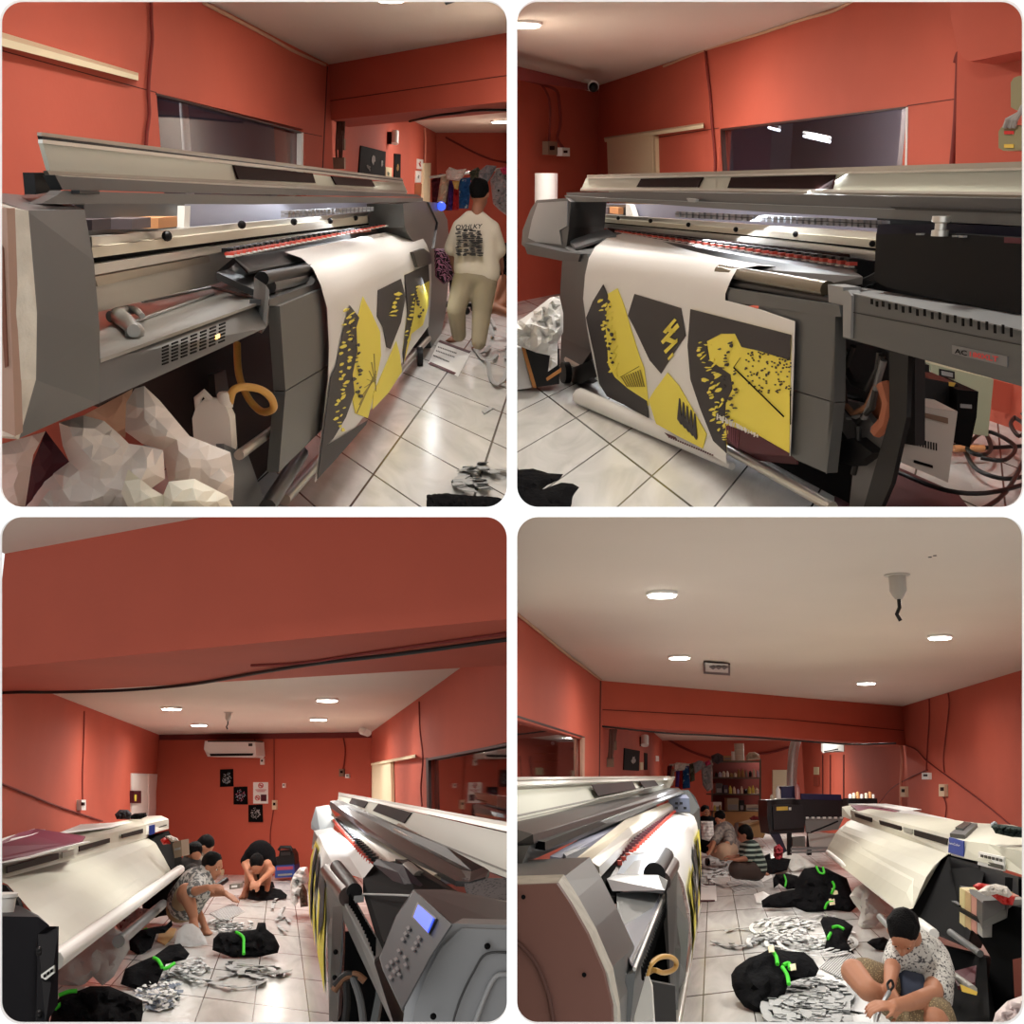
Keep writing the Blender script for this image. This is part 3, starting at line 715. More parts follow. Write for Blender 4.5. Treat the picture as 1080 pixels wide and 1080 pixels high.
build(MB().slab([(84,200.5),(105,201.5),(105,205),(84,204)],PH,.02,BLACK,.06),'hood_handle',pr)
L('hood_end', pr, [[A(22,207,3.2),A(40,214,2.9),A(60,206,3.1),A(40,200,3.6)],[A(38,215,2.85),A(58,215,2.85),A(90,216,3.0),A(88,206,3.3)]], DGREY)
lid = S('lid', pr, [(45,150),(270,176),(388,191),(425,192),(430,203),(270,195),(55,186)], kp(1600), .012, CREAM)
LP = kp(1600)
S('lid_top_rail', pr, [(44,139.5),(270,168),(424,188),(425,190),(270,171.5),(44,143)], LP, .012, mat('grey_lid_rail',(150,144,132),.3,metal=.6), out=.03)
S('lid_top_rail', pr, [(44,143),(270,171.5),(425,190),(425,191),(270,173),(45,147)], LP, .012, BLACK, out=.0)
S('lid_top_rail', pr, [(45,147),(270,173),(425,191),(426,193),(270,176),(45,151)], LP, .012, SILVER, out=.02)
S('lid_bottom_rail', pr, [(50,180),(270,191.5),(428,201),(429,203),(270,194.5),(52,184)], LP, .012, mat('grey_lid_rail',(150,144,132),.3,metal=.6), out=.03)
S('lid_bottom_rail', pr, [(52,184),(270,194.5),(429,203),(429,205),(270,197),(54,189)], LP, .012, SILVER, out=.02)
for q in ([(247,174.2),(330,183),(333,193),(252,189)],[(350,185.6),(392,189.7),(396,197),(355,194.8)]):
    S('lid_window', pr, q, LP, .01, BROWN, out=.012)
# print bed, paper, clamps
ZP = 1.23
bedp = [R.W(228,287,kp(1640)),R.W(258,262,kp(1640)),R.W(430,239,kp(1640)),R.W(452,263,kp(1400)),R.W(338,293,kp(1400)),R.W(284,313,kp(1400))]
build(MB().prism(bedp, V3((0,0,-.03)), DGREY), 'print_bed', pr)
S('bed_front_rail', pr, [(96,262),(262,258),(262,272),(225,278)], kp(1600), .03, mat('cream_reflection_steel',(206,202,190),.4,metal=.1)) if False else None
a_,b_ = (246,266),(414,236)
for k in range(34):
    t = k/34.; t = t/(t+(1-t)*2.6) if False else t
    s_ = 1-t; x = a_[0]+(b_[0]-a_[0])*(1-(1-t)**1.25); y = a_[1]+(b_[1]-a_[1])*(1-(1-t)**1.25); h = 6.5*s_+2
    p = kp(1560); w_ = 3.0*s_+1.2; mb = MB()
    mb.slab([(x,y-h*.5),(x+w_*.8,y-h*.55),(x+w_*.8,y),(x,y+h*.1)],p,.05,BLACK,.0); mb.slab([(x+w_*.2,y),(x+w_*.9,y-.4),(x+w_*.9,y+h*.35),(x+w_*.2,y+h*.4)],p,.04,mat('red_clamp',(196,70,54),.4),.03)
    mb.slab([(x,y+h*.45),(x+w_*.7,y+h*.4),(x+w_*.7,y+h*.6),(x,y+h*.65)],p,.03,SILVER,.05)
    build(mb,'pinch_clamp',pr)
build(MB().prism([R.W(x,y,kp(K))+V3((0,0,.012)) for x,y,K in ((247,275,1600),(300,267,1600),(322,277,1500),(262,290,1500))], V3((0,0,-.01)), BLACK), 'bed_plate', pr)
# roller in front
mb = MB(); rf0 = R.A(283,300,4.68); rf1 = R.A(452,254,11.6)
for (x0,y0,x1,y1,r0,m_) in ((276,294,334,283,.03,BLACK),(284,302,338,290,.03,DGREY),(287,311,340,297,.018,BLACK)):
    mb.tube([R.W(x0,y0,kp(1400)),R.W(x1,y1,kp(1400))],r0,m_,14)
build(mb,'feed_roller',pr,smooth=40)
# leg panel
lp0 = [(284,322),(341,304),(344,330),(346,384),(343,450),(295,498),(291,470),(300,412),(297,370)]
S('front_panel', pr, [(295,323),(341,304),(347,340),(348,384),(301,412)], PF, .05, GREY, out=.02)
S('front_panel', pr, [(301,413),(348,385.5),(343,450),(294,498)], PF, .05, GREY, out=.02)
L('panel_side', pr, [[A(284,322,4.9),A(289,410,4.95),A(285,480,4.9),A(294,498,4.88)],[A(295,323,4.93),A(301,412,5.02),A(295,490,4.9),A(296,497,4.9)]], DGREY)
S('roller_cover', pr, [(284,322),(295,323),(340,304),(337,288),(330,300),(284,316)], PF, .08, DGREY, out=.0)
# cradle rod
rod0 = R.A(262,562,5.0); T('take_up_rod', pr, [R.G(300,527,.12),R.G(452,357,.12)], .03, SILVER)
T('take_up_rod', pr, [R.G(282,535,.3),R.G(318,478,.3)], .035, DGREY)
# legs under the tray
S('frame_leg', pr, [(226,395),(238,390),(252,480),(268,540),(244,540),(232,470)], kp(1800), .03, DGREY)
S('foot_beam', pr, [(236,468),(262,480),(285,545),(246,545)], kp(1450), .03, mat('steel_blue_grey',(100,104,108),.5))
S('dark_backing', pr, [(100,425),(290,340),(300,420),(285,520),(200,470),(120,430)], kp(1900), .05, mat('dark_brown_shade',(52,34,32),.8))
T('brace_bar', pr, [R.W(252,480,kp(1400)),R.W(290,452,kp(1400))], .02, SILVER)
# paper and print
px_top = [(262,262)]
ppl = PG
paper = MB()
left = [(300,266,None),(318,272,None),(330,283,None),(338,300,None),(345,325,None),(347,365,None),(346,400,None),(340,450,None),(332,509,None)]
right= [(428,240.5),(437,244),(445,250),(450,258),(453,266),(455,275),(455,300),(454,318),(452,344)]
secs = []
n = len(left)
for i in range(n):
    row = []
    for k in range(9):
        t = k/8.
        lx,ly = left[i][:2]; rx,ry = right[i]
        # perspective correct blend along the printer
        w0 = vx-lx; w1 = vx-rx; u = t*w0/(t*w0+(1-t)*w1) if False else t
        bx = lx+(rx-lx)*u; by = ly+(ry-ly)*u
        if i == n-1: by += 0
        pl = kp(1262+(1560-1262)*max(0,(3-i)/3.)**1.1)
        row.append(R.W(bx,by,pl))
    secs.append(row)
v = [p for r_ in secs for p in r_]; f = [[i*9+k,i*9+k+1,(i+1)*9+k+1,(i+1)*9+k] for i in range(n-1) for k in range(8)]
f2 = [q[::-1] for q in f]; off = len(v)
paper.add(v, f, PAPER)
# printed motifs, a hair above the hanging paper
def pr_poly(P, mt, o=.006): paper.slab(P, PG, .003, mt, o)
pr_poly([(383,313),(392,330),(401,350),(402,375),(399,390),(391,430),(388,441),(375,436),(368,400),(375,345)], YELLOW)
pr_poly([(369,322),(379,335),(376,345),(377,370),(372,395),(374,415),(365,440),(352,462),(345,470),(388,443),(386,448),(352,487),(335,505),(349,398),(355,385),(363,345)], INK, .009)
pr_poly([(399,306),(423,294),(428,313),(423,340),(412,368),(408,366),(404,345),(398,334)], INK)
pr_poly([(418,360),(422,374),(424,392),(410,414),(393,432),(394,415),(404,392)], YELLOW)
pr_poly([(427,290),(452,279),(453,300),(452,322),(446,343),(434,352),(426,384),(425,370),(430,330)], YELLOW)
pr_poly([(427,290),(452,279),(453,296),(441,303),(438,318),(436,335),(429,365),(426,384),(425,372),(430,330)], INK, .009)
def strokes(P0, P1, n, w0, mt, seed, o=.012, L_=10, fn=None):
    rnd = random.Random(seed)
    for k in range(n):
        t = (k+.5)/n; x = P0[0]+(P1[0]-P0[0])*t+rnd.uniform(-w0,w0); y = P0[1]+(P1[1]-P0[1])*t
        l = rnd.uniform(.4,1)*L_; a = rnd.uniform(-.9,.2); dx,dy = math.cos(a)*l/2, math.sin(a)*l/2; h = rnd.uniform(.5,1.6)
        h *= 1.35; m_ = 9; ca,sa = math.cos(a),math.sin(a); pts = []
        for q in range(m_):
            th = 6.283*q/m_; ra = l/2*rnd.uniform(.55,1.15); rb = h*rnd.uniform(.5,1.25); u,v = ra*math.cos(th), rb*math.sin(th); pts.append((x+u*ca-v*sa, y+u*sa+v*ca))
        (fn or pr_poly)(pts, mt, o)
strokes((369,325),(358,455),34,6,YELLOW,3); strokes((374,330),(378,420),20,4,INK,4,.015,6); strokes((420,308),(416,335),6,1.5,YELLOW,5,.015,12)
strokes((440,300),(430,360),14,3,YELLOW,6,.015,7); strokes((440,310),(446,335),8,3,INK,8,.016,5)
for k in range(8): pr_poly([(376+k*2.6,436-k*9),(377+k*2.6,436-k*9),(397,392+k*3),(396.5,391+k*3)], mat('olive_print',(150,136,54),.6), .008)
build(paper,'printed_paper',pr,smooth=50,fixn=False)
# far end
S('far_end_cabinet', pr, [(425,215),(447,212),(460,215),(470,228),(476,262),(470,330),(458,385),(450,340),(455,280),(445,265),(432,250),(427,240)], kp(1330), .3, GREY)
S('control_face', pr, [(452,213),(463,214),(472,232),(474,262),(458,262),(462,235)], kp(1330), .05, DGREY, out=.02)
build(MB().ball(R.W(465.5,217.5,kp(1330),.06),.05,LCD,10,8),'indicator_light',pr,smooth=60)
L('ink_carriage', pr, [[R.W(x,y,kp(1480)) for x,y in ((421,222),(455,219),(461,225),(462,240),(452,244),(422,241))],[R.W(x,y,kp(1480))-kp(1480)[1]*.3 for x,y in ((421,222),(455,219),(461,225),(462,240),(452,244),(422,241))]], BLACK)
for x,y in ((424,229),(430,227),(436,226),(443,228),(424,236),(430,232)):
    build(MB().slab([(x,y),(x+3,y-.3),(x+3,y+3),(x,y+3.3)],kp(1480),.02,LGREY,.03),'carriage_port',pr)
S('far_front_panel', pr, [(436,266),(447,262),(455,268),(456,278),(441,282)], kp(1262), .03, DGREY, out=.03)
build(MB().lathe(R.G(447,386)+V3((-.06,0,.09)), [(.09,0),(.09,.05)], BLACK, 18, axis=(1,.15,0)),'caster_wheel',pr,smooth=40)
striplamp(R.W(262,252,PL_,.12), R.W(420,230,PL_,.12), .05, 16, (.5,-.3,-1))
# rejected scrap and things under the printer
jug = thing('plastic_jug','cream plastic jug with an amber hose standing under the tray, upper left view','jug',R.A(228,478,4.4))
mb = MB(); c = R.A(228,474,4.4); k = 4.4/1200
mb.loft([[c+V3((dx*k*s_,dy*k*s_*.6,z*k)) for dx,dy in ((-20,-20),(20,-20),(22,0),(20,20),(-20,20),(-22,0))] for z,s_ in ((0,.97),(3,1),(36,1),(48,.78),(54,.45),(56,.3))], PLAST)
b = build(mb,'bottle_body',jug,smooth=35)
build(MB().tube([c+V3((x*k,-.01,z*k)) for x,z in ((-14,36),(-15,56),(-8,62),(-2,54))],.016,PLAST,8),'handle',jug,smooth=50)
build(MB().lathe(c+V3((13*k,0,46*k)),[(.03,0),(.03,.05),(.022,.06)],PLAST,14),'neck',jug,smooth=40)
T('drain_hose', None, [R.A(*q) for q in ((242,425,4.4),(246,412,4.4),(258,408,4.45),(275,411,4.5),(286,420,4.55),(288,431,4.6),(276,434,4.7),(262,420,4.8),(252,395,4.9),(250,362,5.0))], .016, YHOSE, label='amber drain hose looping from the jug up under the tray, upper left view', cat='hose')
cr = fabric('crinkled_white_paper',(232,222,212),(232,222,212)) if False else mat('crinkled_paper',(232,224,216),.65)
def crump(name, P, Y, dep, mt, label, sd, step=11, cat='paper', amp=.5, freq=.03, rad=40):
    return build(puff(P, lambda x,y: R.A(x,y,Y), dep, mt, step=step, amp=amp, freq=freq, rad=rad, floorclamp=False, seed=sd), name, None, label=label, cat=cat)
crump('crumpled_paper',[(62,446),(88,438),(110,444),(128,460),(136,468),(150,470),(172,475),(174,505),(160,515),(180,545),(20,545),(45,505),(73,487),(66,470)],3.3,.12,cr,'large crumpled white paper sheet spilling out in front of the printer, upper left view',1)
crump('crumpled_paper',[(132,455),(133,425),(142,410),(152,407),(168,422),(200,460),(243,477),(247,500),(246,528),(215,520),(178,510),(172,475),(150,468)],3.5,.1,cr,'folded pinkish white paper standing up under the tray, upper left view',2)
crump('crumpled_paper',[(140,545),(128,520),(135,495),(160,515),(172,522),(178,508),(205,505),(240,523),(250,545)],3.1,.1,mat('ivory_paper',(236,232,214),.65),'ivory crumpled paper at the very bottom edge, upper left view',3)
crump('crumpled_paper',[(-5,470),(20,463),(48,455),(35,480),(25,545),(-5,545)],3.15,.06,mat('pink_white_paper',(226,200,188),.65),'pinkish paper sheet below the end cover at the left edge',4)
crump('maroon_sheet',[(48,454),(56,465),(73,487),(60,510),(40,545),(24,545),(32,495)],3.3,.03,MAROON,'dark maroon sheet showing between the crumpled papers, upper left view',5,cat='sheet',amp=.2)
crump('cardboard_panel',[(88,438),(140,410),(134,440),(132,462),(112,450)],3.9,.02,mat('beige_board',(206,172,146),.7),'beige board leaning behind the crumpled papers under the tray',6,cat='board',amp=.05)
crump('red_cloth',[(-5,432),(12,455),(-5,462)],3.4,.02,RED,'red patch of cloth at the left edge below the end cover',7,cat='cloth',amp=.05)
# ---- floor items
pn = thing('printed_sheet','white printed sheet with two maroon bands lying under the standing man','sheet',R.G(475,380))
sq = [(463,359),(497,371),(483,397),(452,383)]
build(MB().flat(sq,.006,.004,PAPER),'sheet',pn)
for q in ([(464,358.5),(497,370.5),(495,372.5),(462,360.5)],[(454,381.5),(481,393),(479,395),(452,383.5)]): build(MB().flat(q,.009,.002,MAROON),'band',pn)
mb = MB()
for r_,(xa,ya,xb,yb) in enumerate(((462,365,482,372),(460,369,480,376),(457,374,474,381))):
    for k in range(12):
        t = k/12; x = xa+(xb-xa)*t; y = ya+(yb-ya)*t; mb.flat([(x,y),(x+1.1,y+.4),(x+.9,y+1.6),(x-.2,y+1.2)],.009,.002,INK)
build(mb,'printed_text',pn)
def strips(label, cx, cy, rx, ry, n, mt, seed, w=.018, group=None, Z=.01, name='plastic_strip', cat='strip', arc=2.2, kind=None, oneobj=False):
    rnd = random.Random(seed); big = MB()
    for k in range(n):
        a = rnd.uniform(0,6.28); x = cx+rx*rnd.uniform(-.5,.5); y = cy+ry*rnd.uniform(-.5,.5); r_ = rnd.uniform(.4,1.)
        pts = []
        st = rnd.uniform(0,6.28); ar = rnd.uniform(.5,arc)
        for q in range(8):
            th = st+ar*q/7; pts.append(R.G(x+rx*.6*r_*math.cos(th), y+ry*.6*r_*math.sin(th), Z+.01*math.sin(q)+rnd.uniform(0,.03)))
        mb = big if oneobj else MB(); 
        secs = []
        for q,p in enumerate(pts):
            d = (pts[min(q+1,7)]-pts[max(q-1,0)]); d.z = 0; d.normalize(); s_ = V3((-d.y,d.x,0))*w
            secs.append([p-s_, p+s_, p+s_+V3((0,0,.004)), p-s_+V3((0,0,.004))])
        mb.loft(secs, mt)
        if not oneobj: build(mb, name, None, label=label, cat=cat, group=group)
    if oneobj: return build(big, name, None, label=label, cat=cat, kind=kind)
gs = 'grey plastic strips on the floor, upper left view'
strips('pale grey plastic offcut strip curling on the tiles at the lower right, upper left view',517,500,40,18,9,GREYP,5,.03,gs)
pile('black_garment',[(450,522),(470,520),(490,522),(520,524),(549,530),(549,549),(450,549)],548,.5,.04,BLKC,label='black garment piece on the tiles at the bottom right corner, upper left view',cat='garment',jag=.5)
strips('loose white trimming on the tiles behind the standing man, upper left view',520,360,26,50,12,GREYP,8,.02,'loose trimmings behind the standing man')
for i,(px,py) in enumerate(((512,432),)): build(MB().flat([(508,433),(518,428),(521,430),(511,436)],.01,.006,GREYP),'tape_scrap',None,label='small grey scrap lying alone on a white tile, upper left view',cat='scrap')
# office chair base and dark seated figure behind
t = thing('office_chair','black office chair base with castors beside the standing man, upper left view','chair',R.G(475,345))
for a in range(5):
    c = R.G(477,330); u = a*1.257+.4; e = c+V3((math.cos(u)*.32,math.sin(u)*.32,.06)); build(MB().tube([c+V3((0,0,.14)),e+V3((0,0,.03))],.03,BLACK,8),'leg',t,smooth=40); build(MB().ball(e+V3((0,0,-.01)),.05,BLACK,10,8),'castor',t,smooth=50)
build(MB().tube([R.G(477,330)+V3((0,0,.1)),R.G(477,330)+V3((0,0,.5))],.035,BLACK,10),'gas_post',t,smooth=40)
puffY('striped_cloth',[(458,262),(474,262),(480,270),(482,292),(468,300),(459,292)],11.9,.12,fabric('pink_black_stripes',(36,26,34),(190,130,160),'stripe',14,.8,.7,'DIAGONAL'),label='dark cloth with pink stripes hanging over the chair beside the printer end',cat='cloth')

# standing man seen from behind
Yp = 11.25
J = lambda x,y,d=0.: R.A(x,y,Yp+d)
man = thing('person','person standing with back to the view in an off-white printed t-shirt and khaki trousers','person',R.G(492,368))
bd = MB(); hb = MB()
P = head(bd, hb, J(506,205), (.35,1,-.25), (0,0,1), SKIN2, 1.12)
cap(bd, J(505,212), .055, J(503,226), .06, SKIN2); cap(bd, J(485,238), .05, J(518,240), .05, SKIN2)
chain(bd, [J(484,240),J(476,264,.1),J(480,286,.35)], [.05,.042,.03], SKIN2); hand(bd, J(480,286,.35), (.3,.4,-.8), (-1,0,0), 1, SKIN2)
chain(bd, [J(520,242),J(526,266,.05),J(529,282,.3)], [.05,.042,.03], SKIN2); hand(bd, J(529,282,.3), (.1,.4,-.8), (1,0,0), -1, SKIN2)
cap(bd, J(502,245), .06, J(500,290), .06, SKIN2)
for hp,kn,an,dr in (((490,296),(482,326,-.05),(483,356,.1),(-.5,-.7)),((512,298),(508,330,.0),(505,364,-.15),(-.2,-.9))):
    chain(bd, [J(*hp),J(*kn),J(*an)], [.085,.06,.042], SKIN2); foot(bd, R.G(an[0],an[1]+4)+V3((0,0,.07)), dr, SKIN2)
build(bd,'body',man,smooth=180,mods=fuse(bd,.016,3))
build(hb,'hair',man,smooth=180,mods=fuse(hb,.016,2))
SH = mat('off_white_shirt',(206,196,180),.9,bump=.3,bscale=12)
sb = MB(); hull = [((490,229),(512,230),.065),((483,237),(520,239),.075),((484,250),(521,252),.10),((486,268),(519,270),.11),((486,284),(521,288),.12)]
for i,(a,b,r) in enumerate(hull):
    cap(sb, J(a[0]+5,a[1]), r, J(b[0]-6,b[1]), r, SH)
    if i: 
        for t in (0,.5,1):
            p0 = J(a[0]+5+(b[0]-11-a[0])*t, a[1]); a0,b0,r0 = hull[i-1]; p1 = J(a0[0]+5+(b0[0]-11-a0[0])*t, a0[1]); cap(sb,p1,r0,p0,r,SH)
chain(sb, [J(485,239),J(476,262,.08)], [.075,.075], SH); chain(sb, [J(519,241),J(526,264,.04)], [.08,.078], SH)
build(sb,'shirt',man,smooth=180,mods=fuse(sb,.02,4))
pt = MB(); PT = mat('khaki_trousers',(150,138,116),.9,bump=.3,bscale=14)
cap(pt, J(492,290), .12, J(510,292), .12, PT)
chain(pt, [J(490,294),J(481,326,-.05),J(484,353,.1)], [.12,.095,.075], PT); chain(pt, [J(512,296),J(508,330),J(505,361,-.15)], [.12,.1,.075], PT)
build(pt,'trousers',man,smooth=180,mods=fuse(pt,.02,3))
pp = MB(); spl = R.PV(470,Yp-.17,530,Yp-.17)
rnd = random.Random(12)
for r_ in range(15):
    for c_ in range(4):
        x = 481+c_*7+rnd.uniform(-1,1); y = 241.5+r_*1.95+rnd.uniform(-.4,.4); w_ = rnd.uniform(4,8.5)
        if rnd.random() < .12: continue
        pp.slab([(x,y),(x+w_*.4,y-rnd.uniform(.2,.9)),(min(x+w_,510),y-.2),(min(x+w_,510),y+rnd.uniform(.4,1.5)),(x+w_*.5,y+rnd.uniform(.9,1.7)),(x+.3,y+rnd.uniform(.4,1.5))],spl,.01,mat('shirt_print',(48,46,46),.8))
text(pp,'OVHI.KY',[R.W(480,242,spl),R.W(508,241,spl),R.W(509,236,spl),R.W(481,237,spl)],mat('shirt_print',(60,58,58),.8),.004,.02)
build(pp,'shirt_print',man,fixn=False)
# person sitting behind on the right edge
p2 = thing('person','person sitting on the floor at the right edge in dark clothes, upper left view','person',R.G(530,335))
Yp = 13.2; bd = MB(); chain(bd,[J(536,268),J(538,300),J(530,322,-.3)],[.12,.14,.07],SKIN); chain(bd,[J(536,275),J(527,300,-.2),J(518,327,-.4)],[.05,.045,.03],SKIN); hand(bd,J(518,327,-.4),(-.4,-.4,-.6),(0,-1,.4),1,SKIN)
chain(bd,[J(540,318),J(524,326,-.4),J(540,332,-.6)],[.09,.06,.05],SKIN)
build(bd,'body',p2,smooth=180,mods=fuse(bd,.02,3))
bd = MB(); cap(bd,J(538,268),.14,J(540,303),.16,BLKC); cap(bd,J(534,273),.09,J(529,288,-.1),.08,BLKC); build(bd,'shirt',p2,smooth=180,mods=fuse(bd,.025,3))
# ================================================================== ROOM TR
use(TR); A = R.A
ZC = 2.9
c0 = R.G(632,90,ZC); cr_ = R.G(900,2,ZC); cl = R.G(538,67,ZC)
WP = R.plane(c0, cr_); WS = R.plane(c0, cl)
we = at(WP, 4.2)
wa = R.W(760,137,WP); wb_ = R.W(957,113,WP); zwin0 = 1.35
mb = MB()
for (A_,B_,z0,z1) in ((c0, wa, 0, ZC), (wa, wb_, 0, zwin0), (wa, wb_, (wa.z+wb_.z)/2, ZC), (wb_, we, 0, ZC)):
    mb.prism([V3((A_.x,A_.y,z0)),V3((B_.x,B_.y,z0)),V3((B_.x,B_.y,z1)),V3((A_.x,A_.y,z1))], -WP[1]*.12, RED)
struct(mb, 'wall_right')
g = [V3((wa.x,wa.y,zwin0)),V3((wb_.x,wb_.y,zwin0)),V3((wb_.x,wb_.y,wb_.z)),V3((wa.x,wa.y,wa.z))]
struct(MB().prism([p-WP[1]*.05 for p in g], -WP[1]*.006, GLASS), 'window_2')
fr = MB(); fr.slab([(955.4,113),(957.2,113),(956,180),(954.4,180)], WP, .04, WHT, .006); fr.slab([(760,135.8),(957,112),(957,114),(760,138)], WP, .03, mat('dark_window_frame',(60,34,30),.5), .004)
fr.slab([(759.5,137),(761,137),(763.5,182),(762,182)], WP, .04, mat('dark_window_frame',(60,34,30),.5), .004)
struct(fr, 'trim_6')
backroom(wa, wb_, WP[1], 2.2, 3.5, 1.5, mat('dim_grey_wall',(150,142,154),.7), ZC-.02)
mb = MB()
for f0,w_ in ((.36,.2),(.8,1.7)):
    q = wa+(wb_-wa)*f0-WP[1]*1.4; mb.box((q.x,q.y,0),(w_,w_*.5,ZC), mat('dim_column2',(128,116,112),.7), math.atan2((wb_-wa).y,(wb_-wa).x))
struct(mb, 'wall_column')
WT = (WP[0]-WP[1]*.8, WP[1])
for qa,qb,lb in (((811,134.5),(822,137.5),'short lit tube lamp'),((848,143.5),(875,149.5),'longer lit tube lamp')):
    t = thing('tube_lamp',lb+' seen through the interior window glass, upper right view','lamp',R.W(qa[0],qa[1],WT))
    build(MB().tube([R.W(*qa,WT),R.W(*qb,WT)],.014,LED,10),'tube',t,smooth=40); build(MB().tube([R.W(*qa,WT)+V3((0,0,.03)),R.W(*qb,WT)+V3((0,0,.03))],.02,WHT,8),'housing',t,smooth=40)
q = wa*.35+wb_*.65-WP[1]*.7; lamp((q.x,q.y,2.7), 40, .2); q = wa*.8+wb_*.2-WP[1]*.7; lamp((q.x,q.y,2.2), 45, .6, aim=-WP[1]+V3((0,0,.1)))  # added fill lamps behind the glass, one aimed at the back wall
struct(MB().prism([cl-V3((.6,0,0)), V3((cl.x-.6,c0.y,ZC)), c0, V3((we.x,we.y,ZC)), V3((we.x-2.4,2.3,ZC)), V3((-.1,2.3,ZC))], V3((0,0,.08)), CEIL), 'ceiling')
wallto('wall_left', V3((cl.x-.3,cl.y-.0,0)), c0, 0, ZC)
wallto('wall_right', V3((we.x,we.y,0)), V3((we.x+1.2,we.y-.5,0)), 0, ZC)
struct(MB().prism([V3((2.2,2.3,ZC)),V3((7,2.3,ZC)),V3((7,7.3,ZC)),V3((we.x,7.3,ZC)),V3((we.x-1,4.5,ZC))],V3((0,0,.08)),CEIL),'ceiling')  # unseen ceiling stretch, added to keep sky light off the beam
wallto('wall_right', V3((6.9,2.3,0)), V3((6.9,9,0)), 0, ZC)  # unseen side wall, added to close the open side against sky light
floor('floor', [V3((-1,2.2,0)), V3((7,2.2,0)), V3((7,18,0)), V3((-1,18,0))], [(607.5,440.75),(643,468),(535,483)])
# dark red beam end at the top right corner
bp = R.PV(1000,7.3,1085,6.9)
struct(MB().slab([(1000,-20),(1003,20),(1010,52),(1016,62),(1023,65),(1090,51),(1090,-20)], bp, .9, RED, .0), 'wall_beam')
sp_ = R.PV(1010,7.55,1090,7.2)
struct(MB().slab([(1010,40),(1090,30),(1090,300),(1005,300)], sp_, .1, RED, .0), 'wall_right')
T('wall_cable', None, [R.W(x,y,WP,.02) for x,y in ((1008,66),(1011,58),(1010,90),(1008,130),(1004,176))], .02, RCABLE, label='red painted conduit beside the pillar right of the window, upper right view', cat='cable')
T('wall_cable', None, [R.W(x,y,WP,.02) for x,y in ((744,53),(746,75),(749,100),(751,130),(754,165),(754,182))], .016, RCABLE, label='dark red cable running down left of the window, upper right view', cat='cable')
T('wall_cable', None, [R.W(x,y,WP,.02) for x,y in ((700,70),(745,52),(800,36),(845,21),(880,11),(905,-3))], .014, mat('cream_cable',(200,160,130),.5), label='pale cable along the ceiling edge, upper right view', cat='cable')
struct(MB().slab([(690,145),(758,134.6),(758,135.4),(690,146)], WP, .01, SEAM, .003), 'trim_7')
struct(MB().slab([(957,111),(1007,104),(1007,104.9),(957,112)], WP, .01, SEAM, .003), 'trim_8')
build(MB().loft([[R.W(637,145,WP,0),R.W(638,150,WP,0),R.W(638,150,WP,.09),R.W(637,146.5,WP,.09)],[R.W(742,129.5,WP,0),R.W(742,135,WP,0),R.W(742,135,WP,.09),R.W(742,131.5,WP,.09)]], WOODC), 'wall_rail', None, label='cream wooden sliding rail above the cream door panel, upper right view', cat='rail')
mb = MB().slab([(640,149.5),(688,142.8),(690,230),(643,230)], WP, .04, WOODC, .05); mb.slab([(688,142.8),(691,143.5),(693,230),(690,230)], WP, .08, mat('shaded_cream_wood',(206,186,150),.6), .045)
struct(mb,'door_2')
# left wall fittings
cam_t = thing('security_camera','white dome security camera in the ceiling corner, upper right view','camera',R.A(623,96,15.6))
build(MB().tube([R.A(618,89,15.7),R.A(626,91,15.2)],.07,WHT,14),'camera_body',cam_t,smooth=40)
build(MB().ball(R.A(626,92,15.1),.06,BLACK),'lens',cam_t,smooth=60)
struct(MB().loft([[R.A(538,68,13.0),R.A(538,83,13.0),R.A(538,83,13.4),R.A(538,68,13.4)],[R.A(631,91,15.6),R.A(631,97,15.6),R.A(631,97,15.9),R.A(631,91,15.9)]], mat('dark_red_coving',(110,44,42),.8)), 'trim_9')
for x,y,w_,h_,m_,lb in ((583,156,5,7,mat('dusty_khaki',(128,104,86),.7),'dusty khaki socket box on the left red wall, upper right view'),(597,160,4,4.5,WHT,'small white socket beside the khaki box on the left wall, upper right view')):
    t = thing('wall_socket',lb,'socket',R.W(x,y+h_,WS,.02)); build(MB().slab([(x-w_,y-h_),(x+w_,y-h_+.5),(x+w_,y+h_+.5),(x-w_,y+h_)],WS,.08,m_,.08),'box',t); build(MB().slab([(x-w_*.4,y-h_*.3),(x+w_*.4,y-h_*.3),(x+w_*.4,y+h_*.3),(x-w_*.4,y+h_*.3)],WS,.02,BROWN,.095),'socket_plate',t)
T('wall_cable', None, [R.W(x,y,WS,.03) for x,y in ((540,82),(558,85),(575,90),(587,96),(590,110),(591,130),(588,146),(594,156))], .02, RCABLE, label='red cable dropping to the sockets on the left wall, upper right view', cat='cable')
T('wall_cable', None, [R.W(x,y,WS,.03) for x,y in ((572,90),(579,104),(580,125),(579,150))], .016, RCABLE, label='thin red cable left of the one reaching the sockets, upper right view', cat='cable')
for x,lb in ((575,'thick white paper roll standing behind the printer end, upper right view'),(583.5,'thinner white roll standing behind the thick paper roll, upper right view')):
    w_ = .12 if x < 580 else .05
    build(MB().lathe(R.A(x,250,13.)+V3((0,.2 if w_<.1 else 0,0)),[(w_*.5,0),(w_,0),(w_,.68),(w_*.4,.68)],PAPER,20),'paper_roll',None,smooth=40,label=lb,cat='roll')
